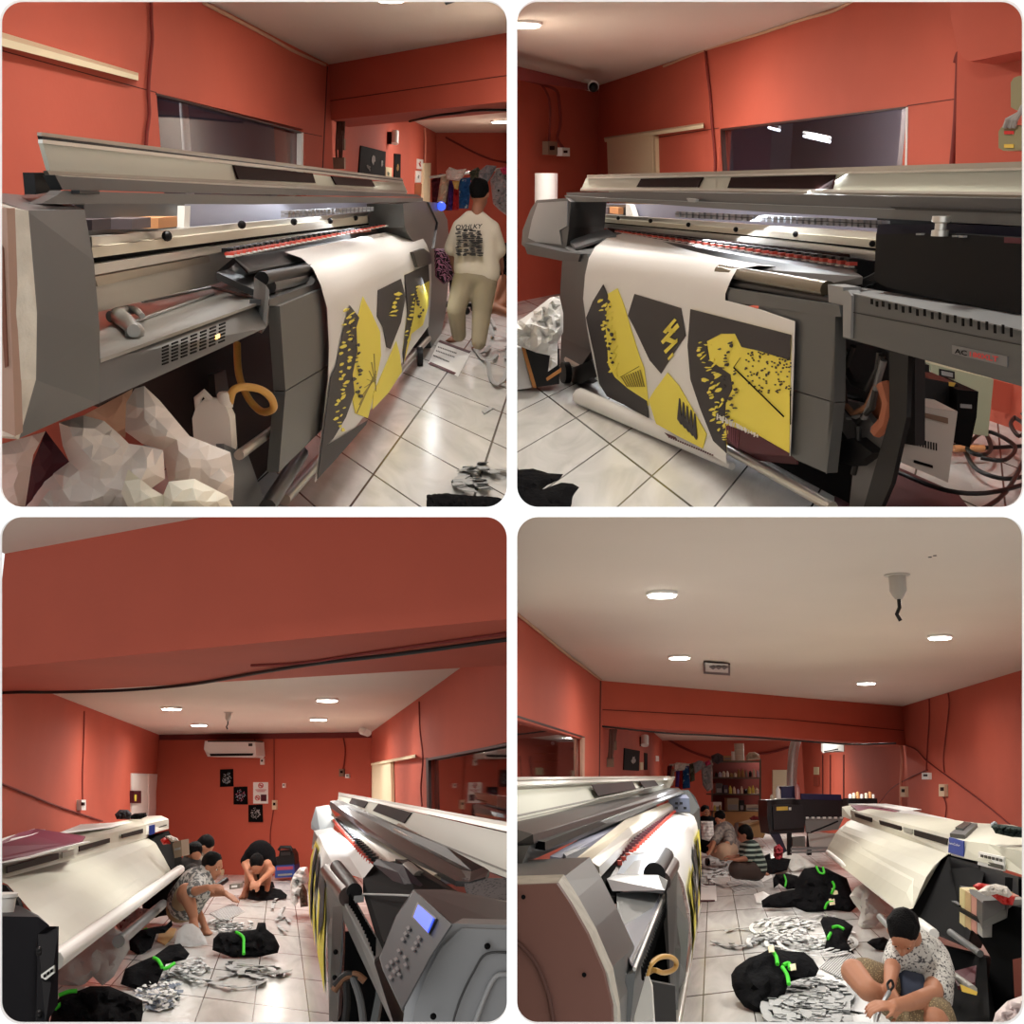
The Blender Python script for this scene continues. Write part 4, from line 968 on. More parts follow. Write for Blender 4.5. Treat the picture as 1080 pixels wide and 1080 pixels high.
for i,(x,y0,y1) in enumerate(((1066,132,159),(1079,80,116))):
    bp2 = R.PV(1000,6.9,1090,6.6)
    t = thing('switch_box',('khaki switch box with red and yellow labels on the right wall','khaki box cut by the right edge above the labelled switch box')[i],'switch box',R.W(x,y1,bp2))
    build(MB().slab([(x-13,y0+7),(x-10,y0+2),(x-4,y0),(x+10,y0),(x+12,y0+5),(x+13,y1-1),(x+4,y1),(x-8,y1),(x-13,y1-3)],bp2,.1,mat('khaki_enamel',(140,132,96),.5)),'case',t)
    if i == 0:
        build(MB().slab([(x-7,y0+6),(x+3,y0+6),(x+3,y0+9.5),(x-7,y0+9.5)],bp2,.01,REDM,.01),'red_label',t)
        build(MB().slab([(x-7,y0+20),(x+3,y0+20),(x+3,y0+24),(x-7,y0+24)],bp2,.01,mat('yellow_label',(226,190,80),.5),.01),'yellow_label',t)
        for k in (-6,-1,3): build(MB().tube([R.W(x+k,y0+2,bp2,.02),R.W(x+k+2,y0-5,bp2,.04),R.W(x+9,y0-12,bp2,.02),R.W(x+13,y0-20,bp2)],.015,mat('grey_cable',(150,146,140),.5),8),'cable',t,smooth=40)
# light at the top left
downlight(552,24,ZC,'bright downlight at the left end of the ceiling, upper right view',.17,45)
for p_ in ((1.3,5.2),(1.2,8.),(1.,11.5)): lamp((p_[0],p_[1],ZC-.06), 46, .3)
# ---- printer
vx = 270.
def kp(K): return R.plane(R.A(600,195,K/(600-vx)), R.A(1000,195,K/(1000-vx)))
PF = kp(2966); PAP = kp(2940); PL_ = kp(3700); PB = kp(4300); LP = kp(3650); PH = kp(3250); PM = kp(3150)
pr = thing('wide_format_printer','grey wide roll printer with yellow and charcoal print seen from the right, upper right view','printer',R.G(800,520))
S('back_panel', pr, [(600,214),(935,220),(930,250),(640,240)], PB, .05, PURP)
S('dark_panel', pr, [(600,214),(660,216),(657,228),(600,226)], PB, .03, DGREY, out=.05)
for x in (612,632,643): build(MB().slab([(x,218),(x+9,219),(x+9,226),(x,225)],PB,.1,mat('mauve_plastic',(104,94,98),.6) if x<640 else ORANGE,.1),'coloured_block',pr)
S('white_bracket', pr, [(660,215),(664,216),(668,228),(660,228)], PB, .05, WHT, out=.08)
for (q,m_,o_) in (([(605,224),(812,238),(925,245),(925,253),(812,244),(608,228)],SILVER,.0),([(608,228),(812,244),(925,253),(925,262),(812,250),(610,232)],mat('cream_rail',(214,206,184),.35),.03),([(610,232),(812,250),(925,262),(925,265),(812,252),(611,233.5)],MBLACK,.0),([(611,233.5),(812,252),(925,265),(925,275),(812,260),(612,238)],SILVER,.04)):
    S('carriage_rail', pr, q, PL_, .05, m_, out=o_)
for x,y in ((623,226),(652,230),(686,233),(726,237),(776,242),(839,247),(920,257)): build(MB().ball(R.W(x,y,PL_,.04),.016,BLACK,8,6),'bolt',pr)
chain_links(pr,(712,223),(932,233),34,(6,8),PL_,.1)
p = kp(3450)
for k in range(36):
    mb = MB()
    t = (k/35.)**1.35; x = 648+(890-648)*t; y = 243+(276-243)*t; h = 3+5.5*t; w_ = 2+5*t
    mb.slab([(x,y-h*.5),(x+w_*.75,y-h*.4),(x+w_*.75,y+h*.1),(x,y)],p,.05,BLACK,.0); mb.slab([(x+w_*.2,y),(x+w_*.85,y+.3),(x+w_*.85,y+h*.5),(x+w_*.2,y+h*.4)],p,.04,mat('red_clamp',(196,70,54),.4),.03)
    mb.slab([(x,y+h*.5),(x+w_*.7,y+h*.55),(x+w_*.7,y+h*.75),(x,y+h*.7)],p,.03,SILVER,.05)
    build(mb,'pinch_clamp',pr)
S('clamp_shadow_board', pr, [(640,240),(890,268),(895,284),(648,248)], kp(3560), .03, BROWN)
# hood and lid
S('hood_visor', pr, [(597,203),(680,202),(1090,210),(1090,228),(812,217),(640,211),(600,211)], PH, .25, DGREY)
S('hood', pr, [(595,206),(640,209),(812,216),(1090,226),(1090,239),(812,224),(660,213),(600,213)], PH, .2, GREY, out=.04)
S('hood_slot', pr, [(937,217.5),(1090,223),(1090,226),(945,221)], PH, .02, BLACK, out=.05)
S('hood_handle', pr, [(724,209),(734,210),(733,213.5),(726,213)], PH, .02, LGREY, out=.05)
S('lid', pr, [(618,188),(812,184),(1090,177),(1090,206),(812,201),(613,200)], LP, .03, CREAM)
S('lid_top_rail', pr, [(619,184.5),(812,179),(1090,170),(1090,176),(812,183),(619,187)], LP, .05, mat('grey_lid_rail',(150,144,132),.3,metal=.6), out=.03)
S('lid_top_rail', pr, [(619,187),(812,183),(1090,176),(1090,179),(812,185),(618,188.5)], LP, .05, SILVER, out=.02)
S('lid_bottom_rail', pr, [(613,198),(812,199.5),(1090,202.5),(1090,206),(812,202),(612,200)], LP, .05, SILVER, out=.03)
S('lid_bottom_rail', pr, [(612,200),(812,202),(1090,206),(1090,210),(812,204.5),(612,201.5)], LP, .05, mat('grey_lid_rail',(150,144,132),.3,metal=.6), out=.02)
for q in ([(676,188.5),(741,187),(736,197.5),(671,197.3)],[(771,187),(880,184.3),(877,199.3),(767,198.3)]):
    S('lid_window', pr, q, LP, .01, BROWN, out=.012)
# left end cabinet
S('end_cabinet', pr, [(566,211),(597,209),(602,213),(600,240),(596,272),(560,266),(550,258),(551,243),(560,220)], kp(3150), .3, DGREY)
S('end_cabinet_liner', pr, [(567,214),(598,212),(598,238),(590,243),(592,258),(565,255),(557,251),(561,232)], kp(3150), .02, mat('silver_grey_sheet',(150,156,160),.3,metal=.3), out=.01)
S('carriage_parts', pr, [(592,226),(604,222),(612,232),(608,240),(594,240)], kp(3350), .1, MBLACK)
S('carriage_parts', pr, [(597,238),(606,237),(606,246),(597,246)], kp(3350), .1, LGREY, out=.05)
S('lower_cover', pr, [(552,256),(596,266),(612,268),(610,276),(592,275),(556,268)], PF, .2, DGREY, out=-.01)
# bed, roller
bedp = [R.W(x,y,kp(K)) for x,y,K in ((600,252,3300),(650,246,3500),(895,282,3500),(910,292,3100),(772,320,2960),(612,270,3020),(596,262,3100))]
build(MB().prism(bedp, V3((0,0,-.03)), DGREY), 'print_bed', pr)
build(MB().prism([R.W(x,y,kp(K))+V3((0,0,.02)) for x,y,K in ((640,244,3400),(600,256,3200),(607,264,3100),(650,250,3300))], V3((0,0,-.02)), mat('blue_grey_roller',(84,92,100),.4)), 'bed_plate', pr)
build(MB().prism([R.W(x,y,kp(K))+V3((0,0,.012)) for x,y,K in ((872,281,3500),(904,287,3500),(892,300,3200),(855,294,3200))], V3((0,0,-.01)), BLACK), 'bed_plate', pr)
mb = MB(); mb.tube([R.W(760,286,kp(3010)),R.W(873,305,kp(3010))],.035,mat('bronze_roller',(112,104,88),.25,metal=.7),18)
mb.tube([R.W(760,297,kp(3000)),R.W(880,318,kp(3000))],.02,BLACK,12)
build(mb,'feed_roller',pr,smooth=40)
S('roller_cover', pr, [(765,303),(885,322),(887,334),(880,334),(768,318)], PF, .06, GREY, out=.01)
S('roller_end', pr, [(873,300),(889,303),(890,322),(874,319)], PF, .08, LGREY, out=.0)
# front panels
S('front_panel', pr, [(800,323),(881,334),(880,424),(833,410),(833,340),(800,330)], PF, .05, GREY, out=.0)
S('front_panel', pr, [(832,411),(880,425),(872,499),(840,485),(832,478)], PF, .05, GREY, out=.0)
L('panel_side', pr, [[R.W(881,334,PF),R.W(880,424,PF),R.W(871,500,PF)],[R.W(891,338,kp(3100)),R.W(890,424,kp(3100)),R.W(884,492,kp(3100))]], DGREY)
S('front_panel', pr, [(593,272),(620,268),(622,300),(620,330),(624,370),(592,356),(590,320)], PF, .06, GREY, out=-.03)
S('panel_side', pr, [(592,356),(624,370),(602,401),(590,395)], kp(3050), .12, DGREY)
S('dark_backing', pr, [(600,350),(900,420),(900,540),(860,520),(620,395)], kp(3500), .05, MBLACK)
S('maroon_sheet_below', pr, [(762,446),(840,455),(840,490),(790,485),(765,478)], kp(3100), .01, MAROON)
T('take_up_rod', pr, [R.G(598,379,.13),R.G(878,535,.13)], .026, SILVER)
build(MB().lathe(R.G(600,404)+V3((-.05,0,.08)), [(.085,0),(.085,.05)], BLACK, 18, axis=(1,.3,0)),'caster_wheel',pr,smooth=40)
S('foot_beam', pr, [(590,393),(624,380),(630,395),(612,405),(594,402)], kp(3000), .1, BLACK)
# control beam on the right
bt = [R.W(889,308,PF),R.W(889,356,PF),R.W(889,356,kp(3500)),R.W(889,300,kp(3200))]
b2 = [R.W(1090,352,PF),R.W(1090,411,PF),R.W(1090,411,kp(3500)),R.W(1090,333,kp(3200))]
L('control_beam', pr, [bt,b2], GREY)
S('beam_seam', pr, [(895,328),(1090,366),(1090,367),(895,329)], PF, .005, BLACK, out=.003)
S('corner_post', pr, [(889,307),(894,306),(898,312),(897,357),(889,355)], PF, .05, LGREY, out=.012)
build(MB().prism([R.W(892,303,kp(3180),0),R.W(1090,331,kp(3180)),R.W(1090,352,PF,.002),R.W(893,309,PF,.002)],V3((0,0,.004)),LGREY),'beam_top',pr)
mb = MB()
for k in range(20):
    t = (k/19.)**1.12; x = 918+(1065-918)*t; y = 315+(344-315)*t+(1.5 if k%2 else 0); h = 6+4*t
    q0 = kp(3020)
    build(MB().slab([(x,y),(x+2,y+.3),(x+2,y+h),(x,y+h-.3)],PF,.004,MBLACK,.014),'vent_slot',pr)
mb = MB(); text(mb,'AC',[R.W(1009,372.5,PF),R.W(1022,375.5,PF),R.W(1022,370,PF),R.W(1009,367,PF)],MBLACK,.008,.02); text(mb,'180XLT',[R.W(1025,376,PF),R.W(1055,382,PF),R.W(1055,376,PF),R.W(1025,370.5,PF)],mat('red_lettering',(206,60,56),.5),.008,.02)
S('name_plate', pr, [(1004,364),(1062,376),(1062,387),(1004,373)], PF, .004, mat('grey_name_plate',(112,113,113),.4), out=.004)
build(mb,'lettering',pr,fixn=False)
# ink carriage, big black box
ca = [R.W(x,y,kp(3120)) for x,y in ((924,247),(1000,246),(1090,252),(1090,333),(1040,326),(935,303),(922,296))]
build(MB().prism(ca,-kp(3120)[1]*.35,mat('glossy_black',(7,7,9),.5,spec=.1)),'ink_carriage',pr)
S('carriage_top', pr, [(926,237),(1000,236),(1090,240),(1090,253),(1000,247),(924,248)], kp(3200), .3, mat('dark_navy_plastic',(14,14,34),.5,spec=.1))
S('rear_dark_bay', pr, [(925,222),(1090,232),(1090,345),(925,310),(870,300),(870,268),(925,276)], kp(3800), .05, MBLACK)
build(MB().lathe(R.W(991,249,kp(3080)),[(.03,0),(.03,.02),(.02,.022),(.02,.045),(.032,.05),(.032,.07)],SILVER,18),'adjusting_knob',pr,smooth=40)
for x,y in ((966,246),(1004,248),(1011,248.5)): build(MB().slab([(x,y),(x+5,y),(x+5,y+2),(x,y+2)],kp(3100),.02,LGREY),'carriage_fitting',pr)
S('carriage_label', pr, [(1059,250),(1076,251),(1076,257),(1059,256)], kp(3100), .01, MAROON)
for k in range(4): build(MB().tube([R.W(910,296+k*2,kp(3150)),R.W(925,288+k*2.5,kp(3200))],.008,BLACK,8),'air_tube',pr,smooth=40)
# paper
left = [(657,246,3420),(640,251,3250),(628,260,3060),(621,272,2975),(617,290,2945),(615,315,2940),(619,345,2940),(624,372,2940),(632,408,2940)]
right= [(880,283,3420),(850,283,3250),(800,280,3060),(777,284,2975),(770,297,2945),(765,310,2940),(764,350,2940),(764,420,2940),(766,489,2940)]
def gridpaper(left, right, m=10, bot=None):
    v = []; n = len(left)
    for i in range(n):
        for k in range(m+1):
            t = k/m; l = left[i]; r_ = right[i]
            x = l[0]+(r_[0]-l[0])*t; y = l[1]+(r_[1]-l[1])*t
            if bot and i == n-1: y += bot(t)
            v.append(R.W(x,y,kp(l[2]+(r_[2]-l[2])*t)))
    return v, [[i*(m+1)+k,i*(m+1)+k+1,(i+1)*(m+1)+k+1,(i+1)*(m+1)+k] for i in range(n-1) for k in range(m)]
paper = MB(); paper.add(*gridpaper(left,right), PAPER)
paper.slab([(762,316),(800,326),(838,339),(836,410),(833,481),(800,466),(766,450),(762,400)],PAP,.003,PAPER,.001)
def pr_poly(P, mt, o=.006): paper.slab(P, PAP, .003, mt, o)
YE,IK = YELLOW,INK
pr_poly([(651,304),(658,322),(665,346),(674,375),(679,388),(682,410),(684,428),(668,418),(655,405),(638,400),(636,340),(641,310)],YE)
pr_poly([(636,300),(641,312),(640,322),(638,345),(640,365),(641,385),(648,398),(662,410),(682,423),(684,441),(660,428),(640,418),(632,405),(626,372),(620,345),(618,335),(625,318)],IK,.009)
pr_poly([(669,310),(718,325),(723,354),(712,370),(697,394),(685,380),(668,344),(662,333)],IK)
pr_poly([(704,393),(716,407),(735,440),(745,458),(741,473),(715,460),(692,447),(684,422),(690,412)],YE)
pr_poly([(728,326),(834,353),(833,410),(832,478),(800,459),(766,448),(766,478),(752,465),(738,430),(728,400),(725,365)],YE)
pr_poly([(728,326),(834,353),(833,380),(800,370),(782,366),(775,352),(760,352),(745,360),(748,380),(770,395),(772,410),(765,425),(764,445),(766,478),(752,465),(738,430),(728,400),(725,365)],IK,.009)
pr_poly([(766,448),(800,460),(832,478),(832,481),(790,478),(766,466)],MAROON,.01)
S_ = lambda a,b,n,w,m,s,o=.013,l=10: strokes(a,b,n,w,m,s,o,l,fn=pr_poly)
S_((636,316),(650,400),34,6,YE,3); S_((742,360),(762,465),40,8,YE,4); S_((640,316),(645,385),14,4,IK,5,.016,5); S_((765,360),(772,445),26,8,IK,6,.016,7)
for q in ([(699,350),(711,336),(713,338),(702,352)],[(697,360),(714,341),(716,345),(699,363)],[(700,370),(714,357),(714,361),(702,373)],[(704,378),(709,372),(710,375),(705,380)],[(701,348),(705,344),(712,350),(709,352)],[(699,359),(704,355),(714,360),(711,363)]): pr_poly(q,YE,.012)
rnd = random.Random(2)
for k in range(130):
    u = rnd.random(); w_ = rnd.random(); x = 785+48*u; y = 368+u*8+42*w_
    if rnd.random() < w_*.35: continue
    pr_poly([(x,y),(x+1.3,y+.2),(x+1.3,y+1.6),(x,y+1.5)],IK,.012)
for k in range(9): pr_poly([(655+k*2.4,398-k*1),(656+k*2.4,398-k),(662+k*2.2,408),(661+k*2.2,408)],mat('olive_print',(150,136,54),.6),.012)
for a,b in (((780,378),(773,388)),((773,388),(826,440)),((654,398),(673,387)),((833,412),(833,448))): pr_poly([a,(a[0]+.8,a[1]-.8),(b[0]+.8,b[1]-.8),b],MBLACK,.014)
for k in range(5): pr_poly([(714+k*4,442+k*4),(716+k*4,420+k*4),(717+k*4,421+k*4),(719+k*4,446+k*4),(718+k*4,448+k*4)],IK,.012)
for k in range(22): pr_poly([(700+k*2.4,458+k*1.0),(701.4+k*2.4,458.4+k*1.0),(701.4+k*2.4,460+k),(700+k*2.4,459.6+k)],MAROON if k>6 else MAROON,.012)
pr_poly([(700,456),(712,461),(714,464),(701,459)],MAROON,.012)
rnd = random.Random(9)
for k in range(20):
    t = k/19; x = 756+42*t; y = 440+20*t; h = (7-3*t)*rnd.uniform(.7,1.2); a = rnd.uniform(-1.5,1.5)
    paper.slab([(x,y-h*.6),(x+.9,y-h*.6),(x+1.1+a,y+h*.4),(x+a,y+h*.4)],PAP,.003,PAPER,.018)
    if k%3 == 0: paper.slab([(x-.5,y-h*.1),(x+2.6,y+1-h*.1),(x+2.6,y+1.7-h*.1),(x-.5,y+.7-h*.1)],PAP,.003,PAPER,.018)
for k in range(7): pr_poly([(765+k*2.4,447+k*1.2),(766+k*2.2,448+k*1.2),(768+k*1.6,462+k*2),(767+k*1.6,462+k*2)],mat('rose_line',(120,70,84),.6),.014)
build(paper,'printed_paper',pr,smooth=50,fixn=False)
striplamp(R.W(660,240,PL_,.14), R.W(915,262,PL_,.14), .05, 26, (-.3,-.35,-1))
# rolled white paper on the floor
T('paper_roll', None, [R.G(612,418,.06),R.G(690,452,.06),R.G(772,492,.06)], [.06,.05,.02], PAPER, label='long white paper roll lying on the tiles under the printer, upper right view', cat='roll')
# under the control beam
S('frame_leg', pr, [(938,365),(958,372),(956,440),(940,510),(925,545),(908,545),(938,440)], kp(3100), .02, BLACK)
S('frame_leg', pr, [(884,420),(905,425),(935,465),(915,540),(895,540),(902,475),(885,450)], kp(3050), .03, mat('worn_grey_leg',(92,92,92),.4), out=-.1)
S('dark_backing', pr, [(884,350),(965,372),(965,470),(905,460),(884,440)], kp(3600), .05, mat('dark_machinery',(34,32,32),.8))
for k,(pts,m_) in enumerate((([(900,365),(888,400),(892,430),(905,445),(920,430),(925,400),(930,375)],CABLE),([(895,370),(886,410),(895,440),(912,440),(922,415),(932,380)],mat('grey_hose',(96,98,100),.4)),([(885,420),(900,437),(915,428),(925,405)],mat('brown_hose',(120,84,60),.5)),([(890,385),(900,405),(915,410),(925,390),(928,372)],CABLE),([(905,450),(906,475),(900,500)],CABLE),([(932,405),(938,425),(934,445),(925,455)],mat('terracotta_part',(150,90,64),.6)))):
    build(MB().tube([R.W(x,y,kp(3120)) for x,y in pts],.014 if k<5 else .03,m_,8),'ink_hose',pr,smooth=40)
S('pump_bracket', pr, [(876,465),(900,462),(920,478),(900,492),(880,486)], kp(3100), .1, BLACK)
S('terracotta_guide', pr, [(922,405),(935,402),(942,430),(938,460),(925,468),(918,450)], kp(3250), .05, mat('terracotta_part',(150,90,64),.6))
# equipment on the floor at the right
Yb = 6.2
def boxy(name, fr_, dY, mt, label, cat, Y, side=None, slots=None):
    t = thing(name, label, cat, R.A(fr_[3][0],fr_[3][1],Y)); pl = R.PV(900,Y,1080,Y)
    build(MB().slab(fr_,pl,dY,mt),'case',t); return t,pl
t,pl = boxy('stabiliser_box',[(950,449),(960,427),(1010,434),(1000,509),(951,488)],.5,mat('dirty_beige_metal',(176,168,158),.6),'dirty beige stabiliser box standing on maroon cloth under the control beam','power box',5.1)
grille(t,[(959,461),(990,468),(990,478),(959,470)],1,11,pl,MBLACK,'vent_slot',.004,.4,True)
build(MB().slab([(968,434),(1000,441),(1000,447),(970,439)],pl,.02,mat('tan_strap',(110,84,66),.6),.008),'top_slot',t); build(MB().slab([(964,485),(984,491),(984,494),(964,488)],pl,.01,MBLACK,.004),'front_slot',t)
t,pl = boxy('green_cabinet',[(982,384),(1048,400),(1042,460),(982,452)],.5,GREENCAB,'pale green metal cabinet standing behind the beige box, upper right view','cabinet',6.3)
build(MB().slab([(991,389),(1007,392),(1007,400),(991,397)],pl,.02,BLACK,.01),'label_holder',t); build(MB().slab([(993,391),(1005,393.5),(1005,398),(993,395.5)],pl,.02,LGREY,.014),'label_card',t)
t,pl = boxy('ups_unit',[(966,397),(1010,405),(1012,430),(975,424),(965,415)],.4,BLACK,'black horizontal power unit resting on the beige box','power unit',5.4)
build(MB().slab([(969,415),(974,416),(974,418),(969,417)],pl,.01,WHT,.004),'white_switch',t); build(MB().slab([(1001,403),(1008,404),(1006,408),(1001,407)],pl,.01,mat('yellow_label',(226,190,80),.5),.004),'yellow_label',t)
t,pl = boxy('ups_tower',[(1010,411),(1032,413),(1030,440),(1023,472),(1008,468)],.4,MBLACK,'black upright power tower between the beige box and the green cabinet','power unit',5.3)
build(MB().slab([(1013,426),(1025,427),(1025,431),(1013,430)],pl,.01,LGREY,.004),'brand_strip',t)
t = thing('plug_adapter','small black plug with a green light hanging under the beam, upper right view','plug',R.A(975,395,5.5)); build(MB().slab([(965,383),(980,385),(980,393),(965,391)],R.PV(900,5.5,1080,5.5),.08,BLACK),'plug_body',t); build(MB().slab([(967,385),(970,385),(970,388.5),(967,388)],R.PV(900,5.5,1080,5.5),.02,emis('lit_green_light',(.05,1,.3),3),.01),'green_light',t)
build(MB().flat([(905,470),(930,485),(1010,520),(1040,560),(880,560),(880,500)],.006,.005,MAROON),'maroon_cloth',None,label='maroon sheet spread on the floor under the printer end, upper right view',cat='sheet')
S('red_panel', None, [(1046,400),(1095,412),(1095,445),(1046,432)], R.PV(1000,7.2,1090,7.2), .05, RED, label='red skirting panel behind the cables at the right edge, upper right view', cat='panel')
cb = [([(945,445),(985,465),(1030,472),(1085,470)],CABLE),([(1018,476),(1030,495),(1060,505),(1090,500)],CABLE),([(1085,475),(1060,520),(1020,545)],CABLE),([(930,490),(990,515),(1040,520),(1090,508)],CABLE),([(1015,425),(1030,440),(1045,470),(1035,480),(1020,472),(1040,455),(1070,470),(1060,485),(1035,483)],CABLE),([(1055,405),(1062,425),(1085,440)],CABLE),([(1070,440),(1082,450),(1075,460),(1066,448),(1070,440)],CABLE),([(1046,424),(1065,424),(1090,432)],mat('pink_cable',(214,160,150),.5))]
for i,(pts,m_) in enumerate(cb):
    T('floor_cable', None, [R.G(x,max(y,300),.05+.012*i) for x,y in pts], .012, m_, label='black cable tangled on the tiles at the lower right corner, upper right view' if m_ is CABLE else 'thin pink cable along the red panel at the right edge', cat='cable', group='black cables on the floor, upper right view' if m_ is CABLE else None)
T('cable_splice', None, [R.G(1006,473,.09),R.G(1038,473,.09)], .02, ORANGE, label='orange taped joint on a black cable, upper right view', cat='cable joint')
# bag over a black bin, garments
bn = thing('waste_bin','black bin with wooden corner strips under a white plastic bag, upper right view','bin',R.G(568,408)); Yb = 1.5*1200/(407-195)
pl = R.PV(540,Yb,600,Yb)
build(MB().slab([(551,366),(590,368),(590,405),(563,409)],pl,.4,BLACK),'bin_body',bn)
for q in ([(549,363),(553,364),(566,409),(562,409)],[(576,399),(592,388),(592,392),(577,402)],[(549,363),(560,363),(560,366),(549,366)]): build(MB().slab(q,pl,.03,mat('tan_wood',(176,120,66),.7),.02),'wood_strip',bn)
build(MB().slab([(540,366),(550,368),(561,409),(540,412)],pl,.3,mat('white_carton',(216,216,216),.7),-.03),'white_carton',None,label='white carton beside the black bin at the left edge, upper right view',cat='carton')
puffY('plastic_bag',[(540,342),(552,335),(566,325),(580,314),(590,312),(594,330),(594,350),(588,362),(588,385),(578,392),(580,375),(566,372),(550,366),(540,362)],Yb-.1,.16,mat('white_bag_plastic',(228,228,226),.35),label='white plastic bag hanging over the black bin, upper right view',cat='bag',amp=1.0,freq=.14,seed=4,smooth=30)
pile('black_garment',[(540,496),(562,494),(578,499),(594,500),(590,506),(577,512),(572,516),(592,509),(604,510),(611,514),(604,524),(603,532),(598,545),(540,545)],545,.25,.05,BLKC,label='black garment pieces on the tiles at the lower left, upper right view',cat='garment',jag=.3)
# ================================================================== ROOM BL
use(BL); A = R.A
ZC = 2.49; ZB = 2.2
lc = R.G(168,775,ZC); ln = R.G(56,732,ZC); rc = R.G(392,772,ZC); rn = R.G(482,707,ZC)
WLL = R.plane(ln, lc); WR = R.plane(rn, rc); WBK = R.plane(lc, rc)
ls = at(WLL, 6.9); rs = at(WR, 5.2)
wallto('wall_left', V3((ls.x,ls.y,0)), lc, 0, ZC); wallto('wall_back', lc, rc, 0, ZC)
wa = R.W(537,784,WR); wb_ = R.W(451,800,WR); zs = .9
mb = MB()
for (A_,B_,z0,z1) in ((rs, wa, 0, ZC+.4), (wa, wb_, 0, zs), (wa, wb_, (wa.z+wb_.z)/2, ZC+.1), (wb_, rc, 0, ZC)):
    mb.prism([V3((A_.x,A_.y,z0)),V3((B_.x,B_.y,z0)),V3((B_.x,B_.y,z1)),V3((A_.x,A_.y,z1))], -WR[1]*.12, RED)
struct(mb, 'wall_right')
struct(MB().slab([(451,800),(540,783),(540,900),(452,870)], WR, .006, GLASS, -.05), 'window_3')
fr = MB(); fr.slab([(449,800),(540,782.5),(540,785),(451,802)], WR, .03, mat('dark_window_frame',(60,34,30),.5), .004); fr.slab([(449,800),(451.5,800),(452.5,870),(450.5,870)], WR, .03, mat('dark_window_frame',(60,34,30),.5), .004)
struct(fr,'trim_10')
e1 = wa-WR[1]*1.2; e2 = wb_-WR[1]*1.2; dv = (e2-e1)
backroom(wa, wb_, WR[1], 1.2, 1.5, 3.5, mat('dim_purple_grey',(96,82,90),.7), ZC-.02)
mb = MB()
q = e1*.62+e2*.38+WR[1]*.3; mb.box((q.x,q.y,0),(.35,.5,ZC),mat('dim_column',(110,104,108),.7)); struct(mb,'wall_column'); q = wa*.3+wb_*.7-WR[1]*.6; lamp((q.x,q.y,2.3),18,.2)  # the lamp is an added fill, brightening the room behind this window
struct(MB().prism([V3((ls.x,ls.y,ZC)), lc, rc, V3((rn.x,rn.y,ZC)), V3((rn.x+.9,7.4,ZC))], V3((0,0,.08)), CEIL), 'ceiling')
f1 = R.G(-8,705,ZB); f2 = R.G(545,652,ZB); g1 = R.G(-8,733.5,ZB); g2 = R.G(545,701,ZB)
up = V3((0,0,2.90-ZB))
struct(MB().loft([[f1,f2,g2,g1],[f1+up,f2+up,g2+up,g1+up]], RED), 'wall_beam')
zt = R.W(0,580,R.plane(f1,f2)).z; u2 = R.W(220,545,R.plane(f1,f2)).z
struct(MB().prism([V3((f1.x,f1.y+.1,2.9)), V3((f2.x,f2.y+.1,2.9)), V3((f2.x,2.3,2.9)), V3((f1.x,2.3,2.9))], V3((0,0,.05)), CEIL), 'ceiling')
floor('floor', [V3((-8,2.1,0)), V3((.5,2.1,0)), V3((.5,21.5,0)), V3((-8,21.5,0))], [(215,1052),(226,1022),(268.5,1059)])
for x,y,lb in ((181,746,'back left'),(345,737,'front right'),(210,763.5,'far left'),(336,757.5,'far right')):
    downlight(x,y,ZC,lb+' downlight of the four in the beige ceiling, lower left view',.13,24)
lamp((-2.6,9.5,ZC-.05),42,.3); lamp((-1.6,4.4,2.3),16,.4); lamp((-3.2,15.5,ZC-.05),45,.3); lamp((-3.6,18.5,ZC-.4),30,.3); lamp((-2.2,6.4,ZB-.08),14,.3)  # added fill lamps besides the four visible downlights
def bracket(x, y, s, label, Z):
    c = R.G(x,y,Z); t = thing('ceiling_wire_stub', label, 'fitting', c-V3((0,0,.12*s)))
    build(MB().lathe(c,[(.075*s,0),(.075*s,-.008),(.05*s,-.012),(.05*s,-.1*s),(.035*s,-.13*s),(.02*s,-.15*s)],mat('translucent_bottle',(168,160,150),.4),18),'bottle_neck',t,smooth=40)
    build(MB().tube([c-V3((0,0,.14*s)),c-V3((.0,0,.2*s)),c-V3((.02*s,0,.24*s)),c-V3((0,0,.28*s))],.012*s,BLACK,8),'wire_end',t,smooth=40)
bracket(241,751,.8,'cut bottle neck with a wire stub hanging from the ceiling, lower left view',ZC)
# dark coving strip with pipes along the back wall
struct(MB().slab([(168,775),(392,772),(392,778),(168,780.5)], WBK, .05, mat('dark_red_coving',(110,44,42),.8), .05), 'trim_11')
T('ceiling_cable', None, [R.G(x,y,ZB-.015) for x,y in ((-5,731),(20,730),(60,730),(130,728),(200,722),(270,710),(340,699),(420,690),(545,673))], .011, CABLE, label='thick black cable slung under the large beam, lower left view', cat='cable')
T('ceiling_cable', None, [R.G(x,y,ZB-.01) for x,y in ((265,702),(320,699),(400,687),(535,668))], .008, RCABLE, label='thin red cable under the large beam beside the black one, lower left view', cat='cable')
T('wall_cable', None, [R.W(x,y,WLL,.02) for x,y in ((-5,824),(30,838),(60,850),(108,866))], .011, RCABLE, label='dark cable sloping down the left red wall, lower left view', cat='cable')
T('wall_cable', None, [R.W(x,y,WLL,.02) for x,y in ((89,750),(88,790),(87,815),(87,845))], .009, RCABLE, label='vertical dark cable above the socket on the left wall, lower left view', cat='cable')
T('wall_cable', None, [R.W(x,y,WR,.02) for x,y in ((442,740),(443,770),(446,800),(444,830),(445,850))], .009, RCABLE, label='dark vertical cable left of the window, lower left view', cat='cable')
T('wall_cable', None, [R.W(x,y,WBK,.03) for x,y in ((267,778),(271,784),(275,796),(275,806))], .011, RCABLE, label='short cable from the air conditioner to its switch, lower left view', cat='cable')
